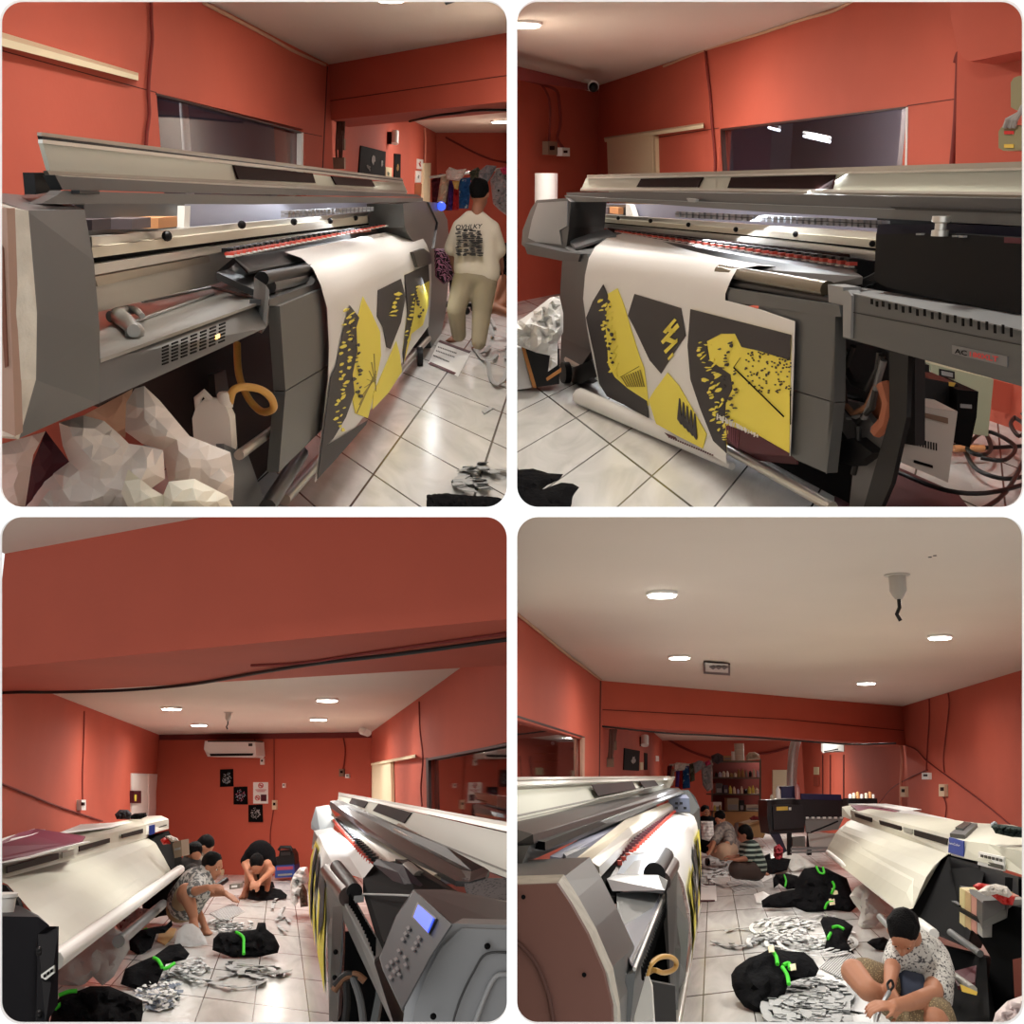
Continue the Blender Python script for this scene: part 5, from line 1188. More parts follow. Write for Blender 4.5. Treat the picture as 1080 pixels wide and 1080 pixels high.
T('wall_cable', None, [R.W(x,y,WBK,.03) for x,y in ((362,778),(364,790),(363,805),(360,815))], .011, RCABLE, label='red cable dropping from the coving toward the sockets at right, lower left view', cat='cable')
T('wall_cable', None, [R.W(x,y,WBK,.03) for x,y in ((289,778),(289,845),(288,856),(285,880),(286,900))], .009, RCABLE, label='long red cable running down the back wall past the sockets, lower left view', cat='cable')
T('wall_cable', None, [R.W(x,y,WLL,.02) for x,y in ((452,731),(470,720),(482,709))], .01, BLACK, label='x', cat='cable') if False else None
struct(MB().slab([(443,800.6),(451,799),(451,799.8),(443,801.4)], WR, .01, SEAM, .003), 'trim_12')
ac = thing('air_conditioner','white wall air conditioner high on the back wall, lower left view','air conditioner',R.W(242,799,WBK))
build(MB().slab([(216,781.5),(269,782),(270,797),(268,799),(219,798),(215,790)],WBK,.35,WHT,.4),'casing',ac)
build(MB().slab([(221,795),(267,794.5),(266,797),(222,797.5)],WBK,.02,BLACK,.415),'air_outlet',ac)
build(MB().slab([(219,781),(269,781),(269,782.5),(219,782.5)],WBK,.3,DGREY,.41),'top_grille',ac)
build(MB().slab([(262,784),(266,784),(266,787),(262,787)],WBK,.01,DGREY,.41),'badge',ac)
def mandala(cx, cy, r, pl, cols, seed, out):
    mb = MB(); rnd = random.Random(seed)
    for k in range(60):
        a = rnd.uniform(0,6.283); d = r*math.sqrt(rnd.random()); x = cx+d*math.cos(a); y = cy+d*math.sin(a)*1.25; s_ = rnd.uniform(.5,1.3); b = rnd.uniform(0,3)
        c,s1 = math.cos(b),math.sin(b); mb.slab([(x-s_*c,y-s_*s1),(x+s_*.3*s1,y-s_*.3*c),(x+s_*c,y+s_*s1),(x-s_*.3*s1,y+s_*.3*c)],pl,.003,rnd.choice(cols),out+rnd.uniform(0,.003))
    return mb
pb_ = [mat('pale_blue_print',(150,176,190),.7),LTG]; pr_ = [mat('rose_print',(170,90,110),.7),pb_[0]]
poster('poster',[(232,811.5),(245.6,811),(246,829.5),(232,830)],WBK,MBLACK,'black poster with a blue figure, topmost of the three stepped posters','poster',lambda: mandala(239,820.5,5,WBK,pb_,1,.03))
poster('poster',[(246.3,830),(260.5,829.5),(261,848.5),(246.3,848.5)],WBK,MBLACK,'black poster with a blue and rose figure, middle of the three stepped posters','poster',lambda: mandala(253.5,839,5,WBK,pr_,2,.03))
poster('poster',[(262,849),(276.5,848.5),(277,867),(262,867)],WBK,MBLACK,'black poster with a pale figure, lowest of the three stepped posters','poster',lambda: mandala(269.5,858,5,WBK,[LTG],3,.03))
def nosmoke():
    mb = MB()
    for cx,cy,r in ((275,828.5,2.8),(271.5,841.5,2.8)):
        ring = []
        for k in range(20):
            a,b = 6.283*k/20,6.283*(k+1)/20
            mb.slab([(cx+r*math.cos(a),cy+r*math.sin(a)),(cx+r*math.cos(b),cy+r*math.sin(b)),(cx+r*.72*math.cos(b),cy+r*.72*math.sin(b)),(cx+r*.72*math.cos(a),cy+r*.72*math.sin(a))],WBK,.003,REDM,.03)
        mb.slab([(cx-2,cy-1.6),(cx-1.4,cy-2.2),(cx+2,cy+1.6),(cx+1.4,cy+2.2)],WBK,.003,REDM,.034); mb.slab([(cx-1.6,cy-.3),(cx+1.6,cy-.3),(cx+1.6,cy+.4),(cx-1.6,cy+.4)],WBK,.003,BLACK,.028)
    mb.slab([(275,838),(281,838),(281,845),(275,845)],WBK,.003,MAROON,.03)
    for k in range(3): mb.slab([(269+k,832.6+k),(281-k,832.6+k),(281-k,833.2+k),(269+k,833.2+k)],WBK,.003,mat('rose_letters',(200,130,130),.6),.03)
    return mb
poster('notice',[(267,825),(282.5,825),(282.5,847.5),(267,847.5)],WBK,WHT,'white notice with two red no-smoking symbols on the back wall','notice',nosmoke)
def sock(x,y,w_,h_,pl,label,m_=WHT,cd='socket'):
    t = thing('wall_socket',label,cd,R.W(x,y+h_,pl,.02)); build(MB().slab([(x-w_,y-h_),(x+w_,y-h_),(x+w_,y+h_),(x-w_,y+h_)],pl,.06,m_,.06),'box',t); build(MB().slab([(x-w_*.5,y-h_*.5),(x+w_*.5,y-h_*.5),(x+w_*.5,y+h_*.1),(x-w_*.5,y+h_*.1)],pl,.02,BROWN,.075),'socket_plate',t)
sock(276,803,1.6,3.5,WBK,'small white switch on the back wall right of the air conditioner','switch' and WHT)
sock(299,828.5,1.2,2.4,WBK,'tiny white box on the back wall right of the notice')
sock(289,849,2.2,5,WBK,'cream double socket on the back wall with red cables, lower left view',mat('cream_socket',(216,190,160),.5))
sock(360,815,2.5,4,WBK,'khaki socket box above the far end of the right printer, lower left view',mat('dusty_khaki',(128,104,86),.7)); sock(366,818.5,2,2,WBK,'small pink-white socket beside the khaki box, lower left view')
sock(88.5,849,2.2,5.5,WLL,'white double socket with a plug on the left wall, lower left view')
# doors
mb = MB(); mb.slab([(139,815.5),(167,816.5),(166,862),(139,862)],WLL,.02,WHT,.02); mb.slab([(141,817.5),(156,818),(156,862),(141,862)],WLL,.01,mat('bright_room_wall',(240,236,230),.7),.024); mb.slab([(157,817),(165,817.5),(164.5,862),(157,862)],WLL,.02,mat('pink_white_door',(226,206,200),.6),.04)
struct(mb,'door_3')
poster('poster',[(141,834),(149,834),(149,847),(141,847)],WLL,MAROON,'maroon poster seen through the white doorway, lower left view','poster',lambda: MB().slab([(142,838),(144,838),(144,845),(142,845)],WLL,.002,YELLOW,.07),th=.06)
mb = MB(); mb.slab([(392,806),(412,803),(413,848),(392,848)],WR,.04,WOODC,.05); struct(mb,'door_4')
build(MB().loft([[R.W(391,805,WR,0),R.W(391,807.5,WR,0),R.W(391,807.5,WR,.08),R.W(391,805.5,WR,.08)],[R.W(438,795.5,WR,0),R.W(438,799,WR,0),R.W(438,799,WR,.08),R.W(438,796.5,WR,.08)]], WOODC), 'wall_rail', None, label='cream wooden sliding rail above the cream door, lower left view', cat='rail')
cam_t = thing('security_camera','small white camera in the far right ceiling corner, lower left view','camera',A(386,772,19))
build(MB().tube([A(382,771,19),A(388,773,18.7)],.06,WHT,12),'camera_body',cam_t,smooth=40)
# ---- cream printer on the left
pl_ = thing('wide_format_printer','cream wide printer with a curved ribbed cover along the left wall, lower left view','printer',R.G(100,1040))
near = [(-30,915,7.6),(8,933,7.2),(20,946,7.0),(34,962,6.75),(48,981,6.5),(62,997,6.35)]
far  = [(152,881.5,15.2),(158,884,14.6),(165,889,14.3),(171,898,14.0),(176,909,13.6),(180,922,13.2)]
N_ = [A(*q) for q in near]; F_ = [A(*q) for q in far]
def curved(N_, F_, par, ribs=True, dn=V3((0,.3,-.05))):
    mb = MB(); m = 16
    secs = [[a+(b-a)*k/m for a,b in zip(N_,F_)] for k in range(m+1)]
    full = [s_+[p+dn for p in s_[::-1]] for s_ in secs]
    mb.loft(full, CREAM2); return build(mb,'curved_cover',par)
curved(N_,F_,pl_)
L('front_fascia', pl_, [[A(-6,908,7.35),A(-6,934,7.2),A(-6,934,8.0),A(-6,890,8.6)],[A(157,869,14.7),A(157,883,14.6),A(159,883,15.4),A(152,861.5,16)]], CREAM2)
FP = R.plane(A(0,920,7.27),A(157,876,14.65))
for q in ([(8,914),(62,899.5),(62,906),(8,921)],[(84,892.5),(116,884),(116,888.5),(84,898)],[(129,880),(151,874),(151,878.5),(129,884)]): S('fascia_window', pl_, q, FP, .01, mat('brown_slot',(36,30,28),.6,spec=.1), out=.012)
for q in ([(66,899),(82,894.5),(82,901),(66,905)],): S('fascia_vent', pl_, q, FP, .01, mat('grey_slot',(150,150,142),.5), out=.012)
L('end_cap', pl_, [[A(150,870,14.4),A(150,882,14.35),A(150,882,15.5),A(150,861,15.9)],[A(178,864,14.6),A(178,874,14.6),A(177,874,15.8),A(170,860,16.2)]], mat('cream_end_cap',(224,222,210),.5))
S('blue_label', pl_, [(157.5,871),(163.5,869.5),(163.5,879),(157.5,881)], R.plane(A(150,876,14.37),A(178,869,14.6)), .01, BLUEM, out=.02)
S('badge_line', pl_, [(168,872),(176,869.5),(176,870.6),(168,873)], R.plane(A(150,876,14.37),A(178,869,14.6)), .01, DGREY, out=.02)
L('black_chassis', pl_, [[A(152,882,14.6),A(178,876,14.6),A(192,905,13.2),A(186,922,13.),A(180,925,13.2)],[A(150,884,15.4),A(176,878,15.6),A(190,905,14.5),A(184,925,14.3),A(176,925,14.3)]], MBLACK)
build(MB().lathe(A(-8,972,6.9), [(.2,0),(.21,.02),(.2,.05)], MBLACK, 30, axis=(.95,-.25,0)),'side_disc',pl_,smooth=40) if False else None
L('black_side', pl_, [[A(-10,930,7.1),A(8,934,7.1),A(22,948,6.95),A(28,966,6.8),A(-10,966,6.8)],[A(-10,930,7.0),A(6,934,7.0),A(19,950,6.85),A(24,968,6.7),A(-10,968,6.7)]], MBLACK)
build(MB().flat([(22,955),(30,962),(32,968),(25,966)],.82,.01,mat('yellow_label',(226,190,80),.5)),'yellow_label',pl_)
L('lower_chassis', pl_, [[A(62,999,6.5),A(62,1004,6.5),A(60,1010,7.2)],[A(181,922,13.3),A(184,926,13.3),A(180,930,14)]], MBLACK)
T('take_up_rod', pl_, [A(56,1014,6.05),A(190,917,13.2)], .05, WHT)
T('lower_rod', pl_, [A(125,993,9.6),A(176,950,14)], .05, LGREY)
S('stand_leg', pl_, [(160,930),(180,925),(178,965),(160,968)], R.PV(150,13.5,190,13.5), .1, MBLACK)
cab = thing('ink_cabinet','black cabinet with a silver badge in the lower left corner','cabinet',A(30,1080,4.6))
L('cabinet_body', cab, [[A(-20,966,5.0),A(40,967,5.0),A(52,976,4.98),A(52,1090,4.8),A(-20,1100,4.8)],[A(-20,950,6.),A(20,955,6.2),A(40,965,6.2),A(45,1070,6.2),A(-20,1080,6.2)]], mat('black_cabinet',(15,15,20),.6,spec=.15))
L('cabinet_door', cab, [[A(40,985,4.9),A(50,977,4.9),A(62,977,4.95),A(61,1060,4.8),A(48,1080,4.7),A(38,1095,4.7)],[A(38,985,5.1),A(50,979,5.1),A(61,979,5.2),A(60,1060,5.1),A(46,1080,5.0),A(36,1095,5.0)]], mat('black_cabinet',(15,15,20),.6,spec=.15))
cp = R.PV(30,4.68,70,4.9)
S('silver_badge', cab, [(43,1028),(57,1018),(57.5,1026),(44,1037)], R.PV(30,4.8,70,4.8), .01, SILVER)
for k in range(3): S('badge_cutout', cab, [(45.5+k*3.6,1028.5-k*2.6),(48+k*3.6,1026.8-k*2.6),(48.3+k*3.6,1030-k*2.6),(46+k*3.6,1031.8-k*2.6)], R.PV(30,4.79,70,4.79), .004, MBLACK)
for y in (1003,1006,1069,1072): build(MB().ball(A(41,y-1,4.72),.012,BLACK,8,6),'hinge_screw',cab)
bk = thing('bucket','white plastic bucket standing on the black cabinet, lower left corner','bucket',A(0,978,5.4))
b_ = build(MB().lathe(A(-3,978,5.4), [(.055,0),(.06,.004),(.068,.125),(.074,.13),(.074,.145),(.064,.145)], WHT, 26),'bucket_wall',bk,smooth=40)
sh = thing('printed_sheet','maroon printed sheet lying on top of the cream printer, lower left view','sheet',A(40,890,8))
build(MB().prism([A(-6,893,7.6),A(20,880,9),A(38,875.5,9.8),A(90,883.5,9.6),A(86,889,8.9),A(30,905,7.7),A(-6,909,7.2)],V3((0,0,.012)),mat('printed_plum',(112,38,62),.6)),'sheet',sh)
build(MB().prism([A(-6,888,7.9),A(36,875,10),A(48,876,10.2),A(40,879,9.4),A(-6,893,7.7)],V3((0,0,.008)),PAPER),'white_margin',sh)
build(MB().prism([A(30,905.5,7.65),A(86,889,8.85),A(95,888,9),A(60,898,8.4),A(-6,912,7.15)],V3((0,0,.006)),PAPER),'white_margin',sh)
build(MB().prism([A(60,880,9.6),A(85,870,12),A(140,867,14.5),A(118,873,12.5)],V3((0,0,.006)),PAPER),'paper_sheet',None,label='white paper sheet lying on the far half of the cream printer, lower left view',cat='paper')
for i,(P_,Y_,m_,lb) in enumerate((([(121,859),(126,854),(135,854),(139,858),(137,864),(123,864)],14.6,mat('charcoal_cloth',(44,44,50),.9,bump=.3),'dark rolled cloth on top of the cream printer, leftmost of the two'),([(136,861),(142,858),(154,857),(155,861),(148,864),(138,864)],14.7,BLKC,'flat black cloth on top of the cream printer beside the rolled one'))):
    puffY('folded_cloth',P_,Y_,.08,m_,label=lb,cat='cloth',seed=i)
# ---- things on the floor
pile('grey_cloth',[(60,1012),(88,1003),(100,990),(118,977),(133,985),(137,1000),(130,1012),(120,1030),(108,1040),(98,1030),(85,1042),(60,1040)],1040,1.4,.1,GREYC,label='pale grey cloth draped below the roller of the cream printer, lower left view',cat='cloth',amp=.5,freq=.07,seed=2)
def tie(P_, yb, label, slope=.5, up_=.1, grp=None):
    T('green_tie', None, [R.I(x,y,yb,slope)+(e3()-R.I(x,y,yb,slope)).normalized()*(up_*1.25+.03) for x,y in P_], .014, GRN, label=label, cat='tie', group=grp)
pile('garment_bundle',[(50,1090),(56,1062),(64,1050),(80,1046),(95,1040),(115,1040),(135,1048),(150,1055),(151,1068),(147,1090)],1088,.7,.12,BLKC,label='large black garment bundle at the bottom left in front of the cabinet',cat='garment bundle',amp=.8,freq=.07,seed=3)
tie([(62,1050),(72,1046),(81,1045)],1084,'bright green tie on the large black bundle, upper strand',.7,.12); tie([(58,1064),(66,1058),(75,1056)],1084,'bright green tie on the large black bundle, lower strand',.7,.12)
pile('paper_tag',[(90,1040),(102,1041),(98,1045),(88,1044)],1062,.7,.01,WHT,label='white tag lying on top of the large black bundle, lower left view',cat='tag')
pile('garment_bundle',[(127,1038),(132,1022),(148,1014),(163,1008),(178,997),(190,995),(200,1006),(196,1012),(175,1017),(165,1040),(158,1046),(138,1042)],1046,.45,.09,BLKC,label='long black garment bundle lying diagonally with a green band, lower left view',cat='garment bundle',amp=.6,freq=.09,seed=5)
tie([(162,1010),(167,1013),(171,1020)],1046,'green band around the diagonal black bundle',.45,.1); tie([(172,1022),(178,1020),(184,1016)],1044,'loose green band end right of the diagonal bundle',.4,.05)
pile('garment_bundle',[(136,990),(145,982),(160,978),(175,976),(181,970),(182,976),(174,984),(165,985),(160,1000),(148,1008),(137,1002)],1006,.6,.1,BLKC,label='small black garment bundle under the rod of the cream printer',cat='garment bundle',amp=.7,freq=.1,seed=6)
tie([(150,983),(154,980),(158,984)],1000,'green tie on the small bundle under the rod',.6,.1)
pile('patterned_shirt',[(121,975),(130,965),(143,957),(158,959),(160,968),(150,976),(147,984),(130,985)],988,1.2,.08,fabric('grey_maroon_print',(168,160,164),(92,40,60),'noise',9,.9,.55),label='crumpled grey and maroon patterned shirt under the printer rod',cat='shirt',amp=.8,freq=.12,seed=7)
pile('black_clothes_heap',[(150,950),(165,938),(176,940),(178,962),(165,968),(150,968)],975,1.5,.08,BLKC,label='black clothes heaped under the far part of the cream printer',cat='garment',amp=.8,freq=.12,seed=8)
mbs = MB(); rnd = random.Random(5)
build(MB().flat([(168,982),(176,978),(186,979),(183,987),(174,996),(166,992)],.015,.01,mat('kraft_paper',(206,172,120),.8)),'kraft_paper',None,label='tan kraft paper scrap beside the clear plastic hood, lower left view',cat='paper')
puff_t = pile('clear_plastic_hood',[(184,996),(187,982),(195,974),(203,974),(211,980),(217,990),(219,996),(200,999)],1000,.9,.05,mat('frosted_clear_plastic',(216,218,218),.3,alpha=.6),label='frosted clear plastic hood shape standing on the tiles, lower left view',cat='plastic',amp=.2,rad=18)
lined = thing('printed_sheet','white sheet printed with grey rule lines beside the squatting man, lower left view','sheet',R.G(238,962))
build(MB().flat([(221,963),(246,953),(258,961),(236,972)],.012,.006,PAPER),'sheet',lined)
mb = MB()
for k in range(11):
    t = k/11; mb.flat([(221+15*t,963+9*t),(246+12*t,953+8*t),(246.6+12*t,953.4+8*t),(221.7+15*t,963.4+9*t)],.015,.002,mat('rule_line_grey',(120,122,124),.6))
build(mb,'rule_lines',lined)
pile('garment_bundle',[(224,1002),(225,990),(231,984),(245,983),(257,982),(270,980),(272,973),(280,973),(281,980),(289,986),(295,998),(293,1005),(270,1010),(245,1010)],1011,.55,.11,BLKC,label='central black garment bundle tied in the middle, lower left view',cat='garment bundle',amp=.7,freq=.1,seed=9)
tie([(249,983),(254,986),(257,990),(257,998),(257,1006)],1010,'green tie around the central black bundle',.55,.12)
pile('paper_tag',[(255,990),(259,989),(263,996),(260,998)],1008,.55,.13,mat('cream_tag',(226,214,180),.7),label='cream tag on the central black bundle',cat='tag')
strips('heap of white trimming strips behind the central bundle, lower left view',243,976,22,7,46,mat('pale_strip',(214,216,216),.6),11,.02,kind='stuff',oneobj=True,name='trimming_heap',cat='trimmings')
strips('long curling grey plastic strip in front of the central bundle, lower left view',250,1027,62,20,16,GREYP,12,.03,'long grey strips in front of the central bundle')
strips('pale trimming strips scattered between the diagonal bundle and central bundle',200,1022,34,16,26,mat('pale_strip',(214,216,216),.6),13,.014,kind='stuff',oneobj=True,name='trimming_scatter',cat='trimmings')
mb = MB(); rnd = random.Random(6)
for k in range(420):
    a = rnd.uniform(0,6.283); d = math.sqrt(rnd.random()); x = 163+22*d*math.cos(a)+4; y = 1047+18*d*math.sin(a); c = R.G(x,y,rnd.uniform(.01,.08*(1-d)+.02)); s_ = rnd.uniform(.015,.04); b = rnd.uniform(0,6.28)
    u = V3((math.cos(b),math.sin(b),rnd.uniform(-.5,.5)))*s_; v = V3((-math.sin(b),math.cos(b),rnd.uniform(-.5,.5)))*s_*.5
    mb.add([c-u-v,c+u-v,c+u+v,c-u+v],[[0,1,2,3]],rnd.choice([PAPER,PAPER,mat('bluegrey_scrap',(120,130,146),.6)]))
build(mb,'paper_shreds',None,label='pile of tiny white and blue-grey paper shreds, lower left view',cat='shreds',kind='stuff',fixn=False)
pile('black_garment',[(261,948),(263,940),(268,935.5),(280,935),(296,938),(303,944),(302,948),(285,949),(275,951)],950,.3,.05,BLKC,label='flat black garment on the tiles in front of the crouching person',cat='garment',seed=4)
pile('black_garment',[(255,930),(265,928),(272,932),(280,928),(288,930),(290,936),(278,937),(262,933)],937,.3,.04,BLKC,label='black garment piece in the hands of the crouching person',cat='garment',seed=5)
strips('pale strip curl on the tiles right of the flat black garment, lower left view',300,965,22,24,5,GREYP,14,.02,'pale curls near the flat black garment')
tp = thing('tape_dispenser','grey tape dispenser on the tiles behind the rule-line sheet','tool',R.G(247,938)); pt_ = R.PV(230,15.7,260,15.7)
build(MB().slab([(242,933),(253,932),(253,937),(242,938)],pt_,.2,mat('grey_brown_tool',(110,104,96),.6)),'body',tp); build(MB().slab([(244,934),(250,933.5),(250,936),(244,936.5)],pt_,.02,PAPER,.01),'label',tp)
T('black_ruler', None, [A(225,937,12.6),A(238.5,928,12.9)], .03, BLACK, label='black cutting tool held by the squatting man, lower left view', cat='tool')
for i,(x,y,w_,m_,lb) in enumerate(((234,922,3,mat('cream_cup',(216,196,160),.7),'small cream cup on the floor near the back wall'),(240,918.5,4,mat('brown_block',(120,80,60),.7),'small brown block near the base of the back wall'),(253,919,5,DGREY,'flat dark tool on the floor near the back wall'))):
    build(MB().lathe(R.G(x,y+1)+V3((0,0,0)),[(w_*.01,0),(w_*.014,.05),(w_*.012,.1 if i<2 else .04),(w_*.008,.1 if i<2 else .04)],m_,12),('paper_cup','wood_block','flat_tool')[i],None,smooth=40,label=lb,cat=('cup','block','tool')[i])
# crate and machine by the back wall
pc = R.PV(280,20,320,20)
t = thing('storage_crate','blue box with a red band standing by the back wall, lower left view','box',A(300,926,20))
build(MB().slab([(290,913),(310,911),(311,925),(290,926)],pc,.5,mat('blue_carton',(40,66,136),.6)),'case',t); build(MB().slab([(292,914.5),(309,913.5),(309,917),(292,918)],pc,.01,mat('red_blue_label',(150,60,84),.6),.005),'label',t); build(MB().slab([(293,922),(308,921),(308,923),(293,924)],pc,.01,LGREY,.005),'label',t)
t = thing('sewing_machine','black portable machine standing on the blue box by the back wall','machine',A(300,913,20))
build(MB().slab([(290,904),(294,903),(295,897),(307,896),(310,901),(311,912),(290,913)],pc,.4,BLACK),'body',t); build(MB().slab([(296,899),(306,898.5),(306,902),(296,902.5)],pc,.02,DGREY,.01),'panel',t); build(MB().tube([A(294,897,19.9),A(296,893.5,19.9),A(306,893.5,19.9),A(308,897,19.9)],.03,BLACK,8),'handle',t,smooth=40)
puffY('plastic_bag',[(306,932),(310,922),(316,915),(324,914),(326,922),(327,945),(322,940),(317,948),(311,956),(307,952)],14.6,.2,mat('white_bag_plastic',(228,228,226),.35),label='white bag standing at the far end of the right printer, lower left view',cat='bag',amp=.9,freq=.12,seed=3)
puffY('brown_sack',[(315,935),(320,932),(324,940),(325,956),(317,957)],14.4,.12,mat('brown_sack',(92,74,60),.8),label='brown sack behind the white bag at the printer end, lower left view',cat='sack')
# red and white cloth, carton at the far end of the cream printer
puffY('red_cloth',[(169,886),(173,883),(178,885),(180,890),(172,891)],13.,.08,REDM,label='small red cloth on the black end of the cream printer',cat='cloth'); puffY('white_cloth',[(174,882),(180,881),(187,884),(189,887),(181,888)],13.,.08,whc,label='white cloth beside the red one on the black printer end',cat='cloth')
t,_ = boxy('carton',[(182,889),(191,886),(192,903),(184,905)],.3,mat('brown_grey_carton',(128,112,94),.8),'brownish carton standing at the black printer end, lower left view','carton',12.9); build(MB().slab([(184,895),(190,893.5),(190,896),(184,897)],R.PV(180,12.85,195,12.85),.01,LGREY),'label',t)
# ---- large grey printer on the right
def Rp(off=0.): 
    d = V3((-.2,1,0)).normalized(); n_ = V3((d.y,-d.x,0)); a = R.A(352,832,7.4)+n_*off; return R.plane(a, a+d*5)
PF = Rp(0); pr = thing('wide_format_printer','grey wide roll printer with control screen nearest at the right, lower left view','printer',R.G(360,1075))
rows_n = [(394,913,5.5),(383,927,5.6),(368,922,5.95),(353,917,6.6),(347,927,7.0),(346,960,7.1),(344,1005,7.2),(345,1056,7.3)]
rows_f = [(358,878,11.2),(352,877.5,11.7),(345,878,12.1),(336,881,12.7),(331,892,13.1),(327,912,13.4),(325.5,940,13.6),(327,963,13.7)]
pv = MB(); m = 12; v = []
for a,b in zip(rows_n,rows_f):
    for k in range(m+1): v.append(A(*a)*(1-k/m)+A(*b)*(k/m))
pv.add(v,[[i*(m+1)+k,i*(m+1)+k+1,(i+1)*(m+1)+k+1,(i+1)*(m+1)+k] for i in range(7) for k in range(m)],PAPER)
def uvp(u, w_, out=.012):     # u 0 near..1 far along the printer, w_ 0 fold..1 bottom hem
    q = w_*4; i = min(3,int(q)); f_ = q-i; a,b = 3+i,4+i
    c0_ = A(*rows_n[a])*(1-u)+A(*rows_f[a])*u; c1_ = A(*rows_n[b])*(1-u)+A(*rows_f[b])*u
    return c0_*(1-f_)+c1_*f_+PF[1]*out
def up(P_, mt, o=.012):
    # densify so that the print follows the bend
    Q = []
    for i in range(len(P_)):
        a = P_[i]; b = P_[(i+1)%len(P_)]
        for k in range(3): Q.append((a[0]+(b[0]-a[0])*k/3, a[1]+(b[1]-a[1])*k/3))
    top = [uvp(u,w_,o) for u,w_ in Q]; c = sum(top,V3())/len(top); n = len(top)
    pv.add(top+[c],[[i,(i+1)%n,n] for i in range(n)],mt)
up([(.02,.35),(.3,.3),(.32,.95),(.02,.98)],YELLOW); up([(.02,.3),(.3,.22),(.28,.45),(.18,.5),(.2,.8),(.04,.6)],INK,.02); up([(.36,.25),(.5,.15),(.52,.5),(.42,.7)],INK,.016); up([(.38,.75),(.5,.6),(.56,.9),(.46,1)],YELLOW,.016); up([(.6,.1),(.95,.1),(.92,.95),(.64,.95)],YELLOW,.016); up([(.6,.15),(.72,.12),(.72,.9),(.62,.9)],INK,.022); up([(.42,.42),(.46,.38),(.46,.55),(.43,.6)],YELLOW,.024)
build(pv,'printed_paper',pr,smooth=40,fixn=False)
L('far_end_cabinet', pr, [[A(*q) for q in ((328,868,13.8),(333,851,14),(347,849,14),(352,862,13.4),(352,874,13),(338,880,13.2),(328,874,13.7))],[A(*q) for q in ((330,868,14.8),(335,851,15),(347,849,15),(354,862,14.4),(352,874,14),(338,880,14.2),(330,874,14.7))]], mat('blue_grey_shell',(120,134,142),.35))
L('bed_end', pr, [[A(331,876,13.2),A(350,873,12.8),A(356,878,12.2),A(336,884,12.7),A(329,892,13.2)],[A(331,879,13.4),A(350,876,13.),A(356,881,12.4),A(336,887,12.9),A(329,896,13.4)]], LGREY)
def strip(name, q, Ys, mt, dz=-.03):
    build(MB().prism([A(x,y,Y) for (x,y),Y in zip(q,Ys)], V3((0,0,dz)), mt), name, pr)
strip('carriage_rail',[(352,862),(358,860),(452,925),(440,935)],(13.4,13.6,4.9,4.7),SILVER)
strip('carriage_rail',[(358,860),(363,858),(465,920),(452,925)],(13.6,13.9,5.0,4.9),mat('cream_rail',(214,206,184),.35))
strip('carriage_rail',[(349,864),(352,862),(440,935),(415,930)],(13.3,13.4,4.7,5.0),mat('grey_lid_rail',(150,144,132),.3,metal=.6),-.02)
for k in range(30):
    mb = MB(); t = k/30.; p0 = A(355,866,12.8)*(1-t)+A(402,917,5.6)*t; mb.box(p0,(.03,.08,.03),BLACK); mb.box(p0+V3((-.03,-.02,.0)),(.02,.05,.02),mat('red_clamp',(196,70,54),.4)); build(mb,'pinch_clamp',pr)
strip('back_panel',[(352,850),(358,848),(480,925),(455,925)],(13.8,14.2,5.4,5.2),PURP)
# hood and lid
HPn = [(348,845,13.9),(353,844,14.),(486,917,4.9),(497,919,4.7),(510,914,4.75),(516,918,4.65),(512,925,4.5),(495,930,4.5),(481,929,4.55),(420,896,6.2),(348,850,13.7)]
build(MB().prism([A(*q) for q in HPn],V3((0,0,-.02)),DGREY),'hood_frame',pr)
build(MB().prism([A(352,845,14.05),A(357,843,14.2),A(470,893,5.6),A(509,914,4.8),A(497,918,4.78),(A(486,916,4.95))],V3((0,0,-.01)),BLACK),'hood_slot',pr)
build(MB().prism([A(420,868,8),A(500,911,4.95),A(494,914,4.95),A(415,874,7.6)],V3((0,0,-.01)),SILVER),'hood_trim',pr)
lidq = [(357,838,14.6),(460,861,7.4),(545,882,5.1),(545,929,4.75),(505,913,5.0),(440,883,6.6),(356,845,14.3)]
LPp = [A(*lidq[0]),A(*lidq[2]),A(*lidq[3])]
def lidpick(x,y,o=.01):
    a,b,c = LPp; nn = (b-a).cross(c-a).normalized()
    if nn.dot(e3()-a) < 0: nn = -nn
    a = a+nn*o; r = R.ray(x,y); k = (a-e3()).dot(nn)/r.dot(nn); return e3()+r*k, nn
def lidpoly(name,q,mt,o=.012):
    ps = [lidpick(x,y,o) for x,y in q]; build(MB().prism([p for p,_ in ps],-ps[0][1]*.004,mt),name,pr)
# flat lid so its details sit on it
lidpoly('lid_face',[(357,838),(540,880),(540,928),(505,915),(356,846)],CREAM,.02)
for q in ([(371,841.5),(388,845.5),(384,852),(368,847)],[(399,847.5),(434,857),(426,868),(393,855)]): lidpoly('lid_window',q,BROWN,.028)
lidpoly('lid_seam',[(375,853),(540,920),(540,922),(374,854.5)],mat('grey_line',(120,118,110),.5),.026)
lidpoly('lid_top_rail',[(357,835.5),(540,868),(540,872),(357,837)],mat('grey_lid_rail',(150,144,132),.3,metal=.6),.03); lidpoly('lid_top_rail',[(357,837),(540,872),(540,878),(357,838.5)],SILVER,.028)
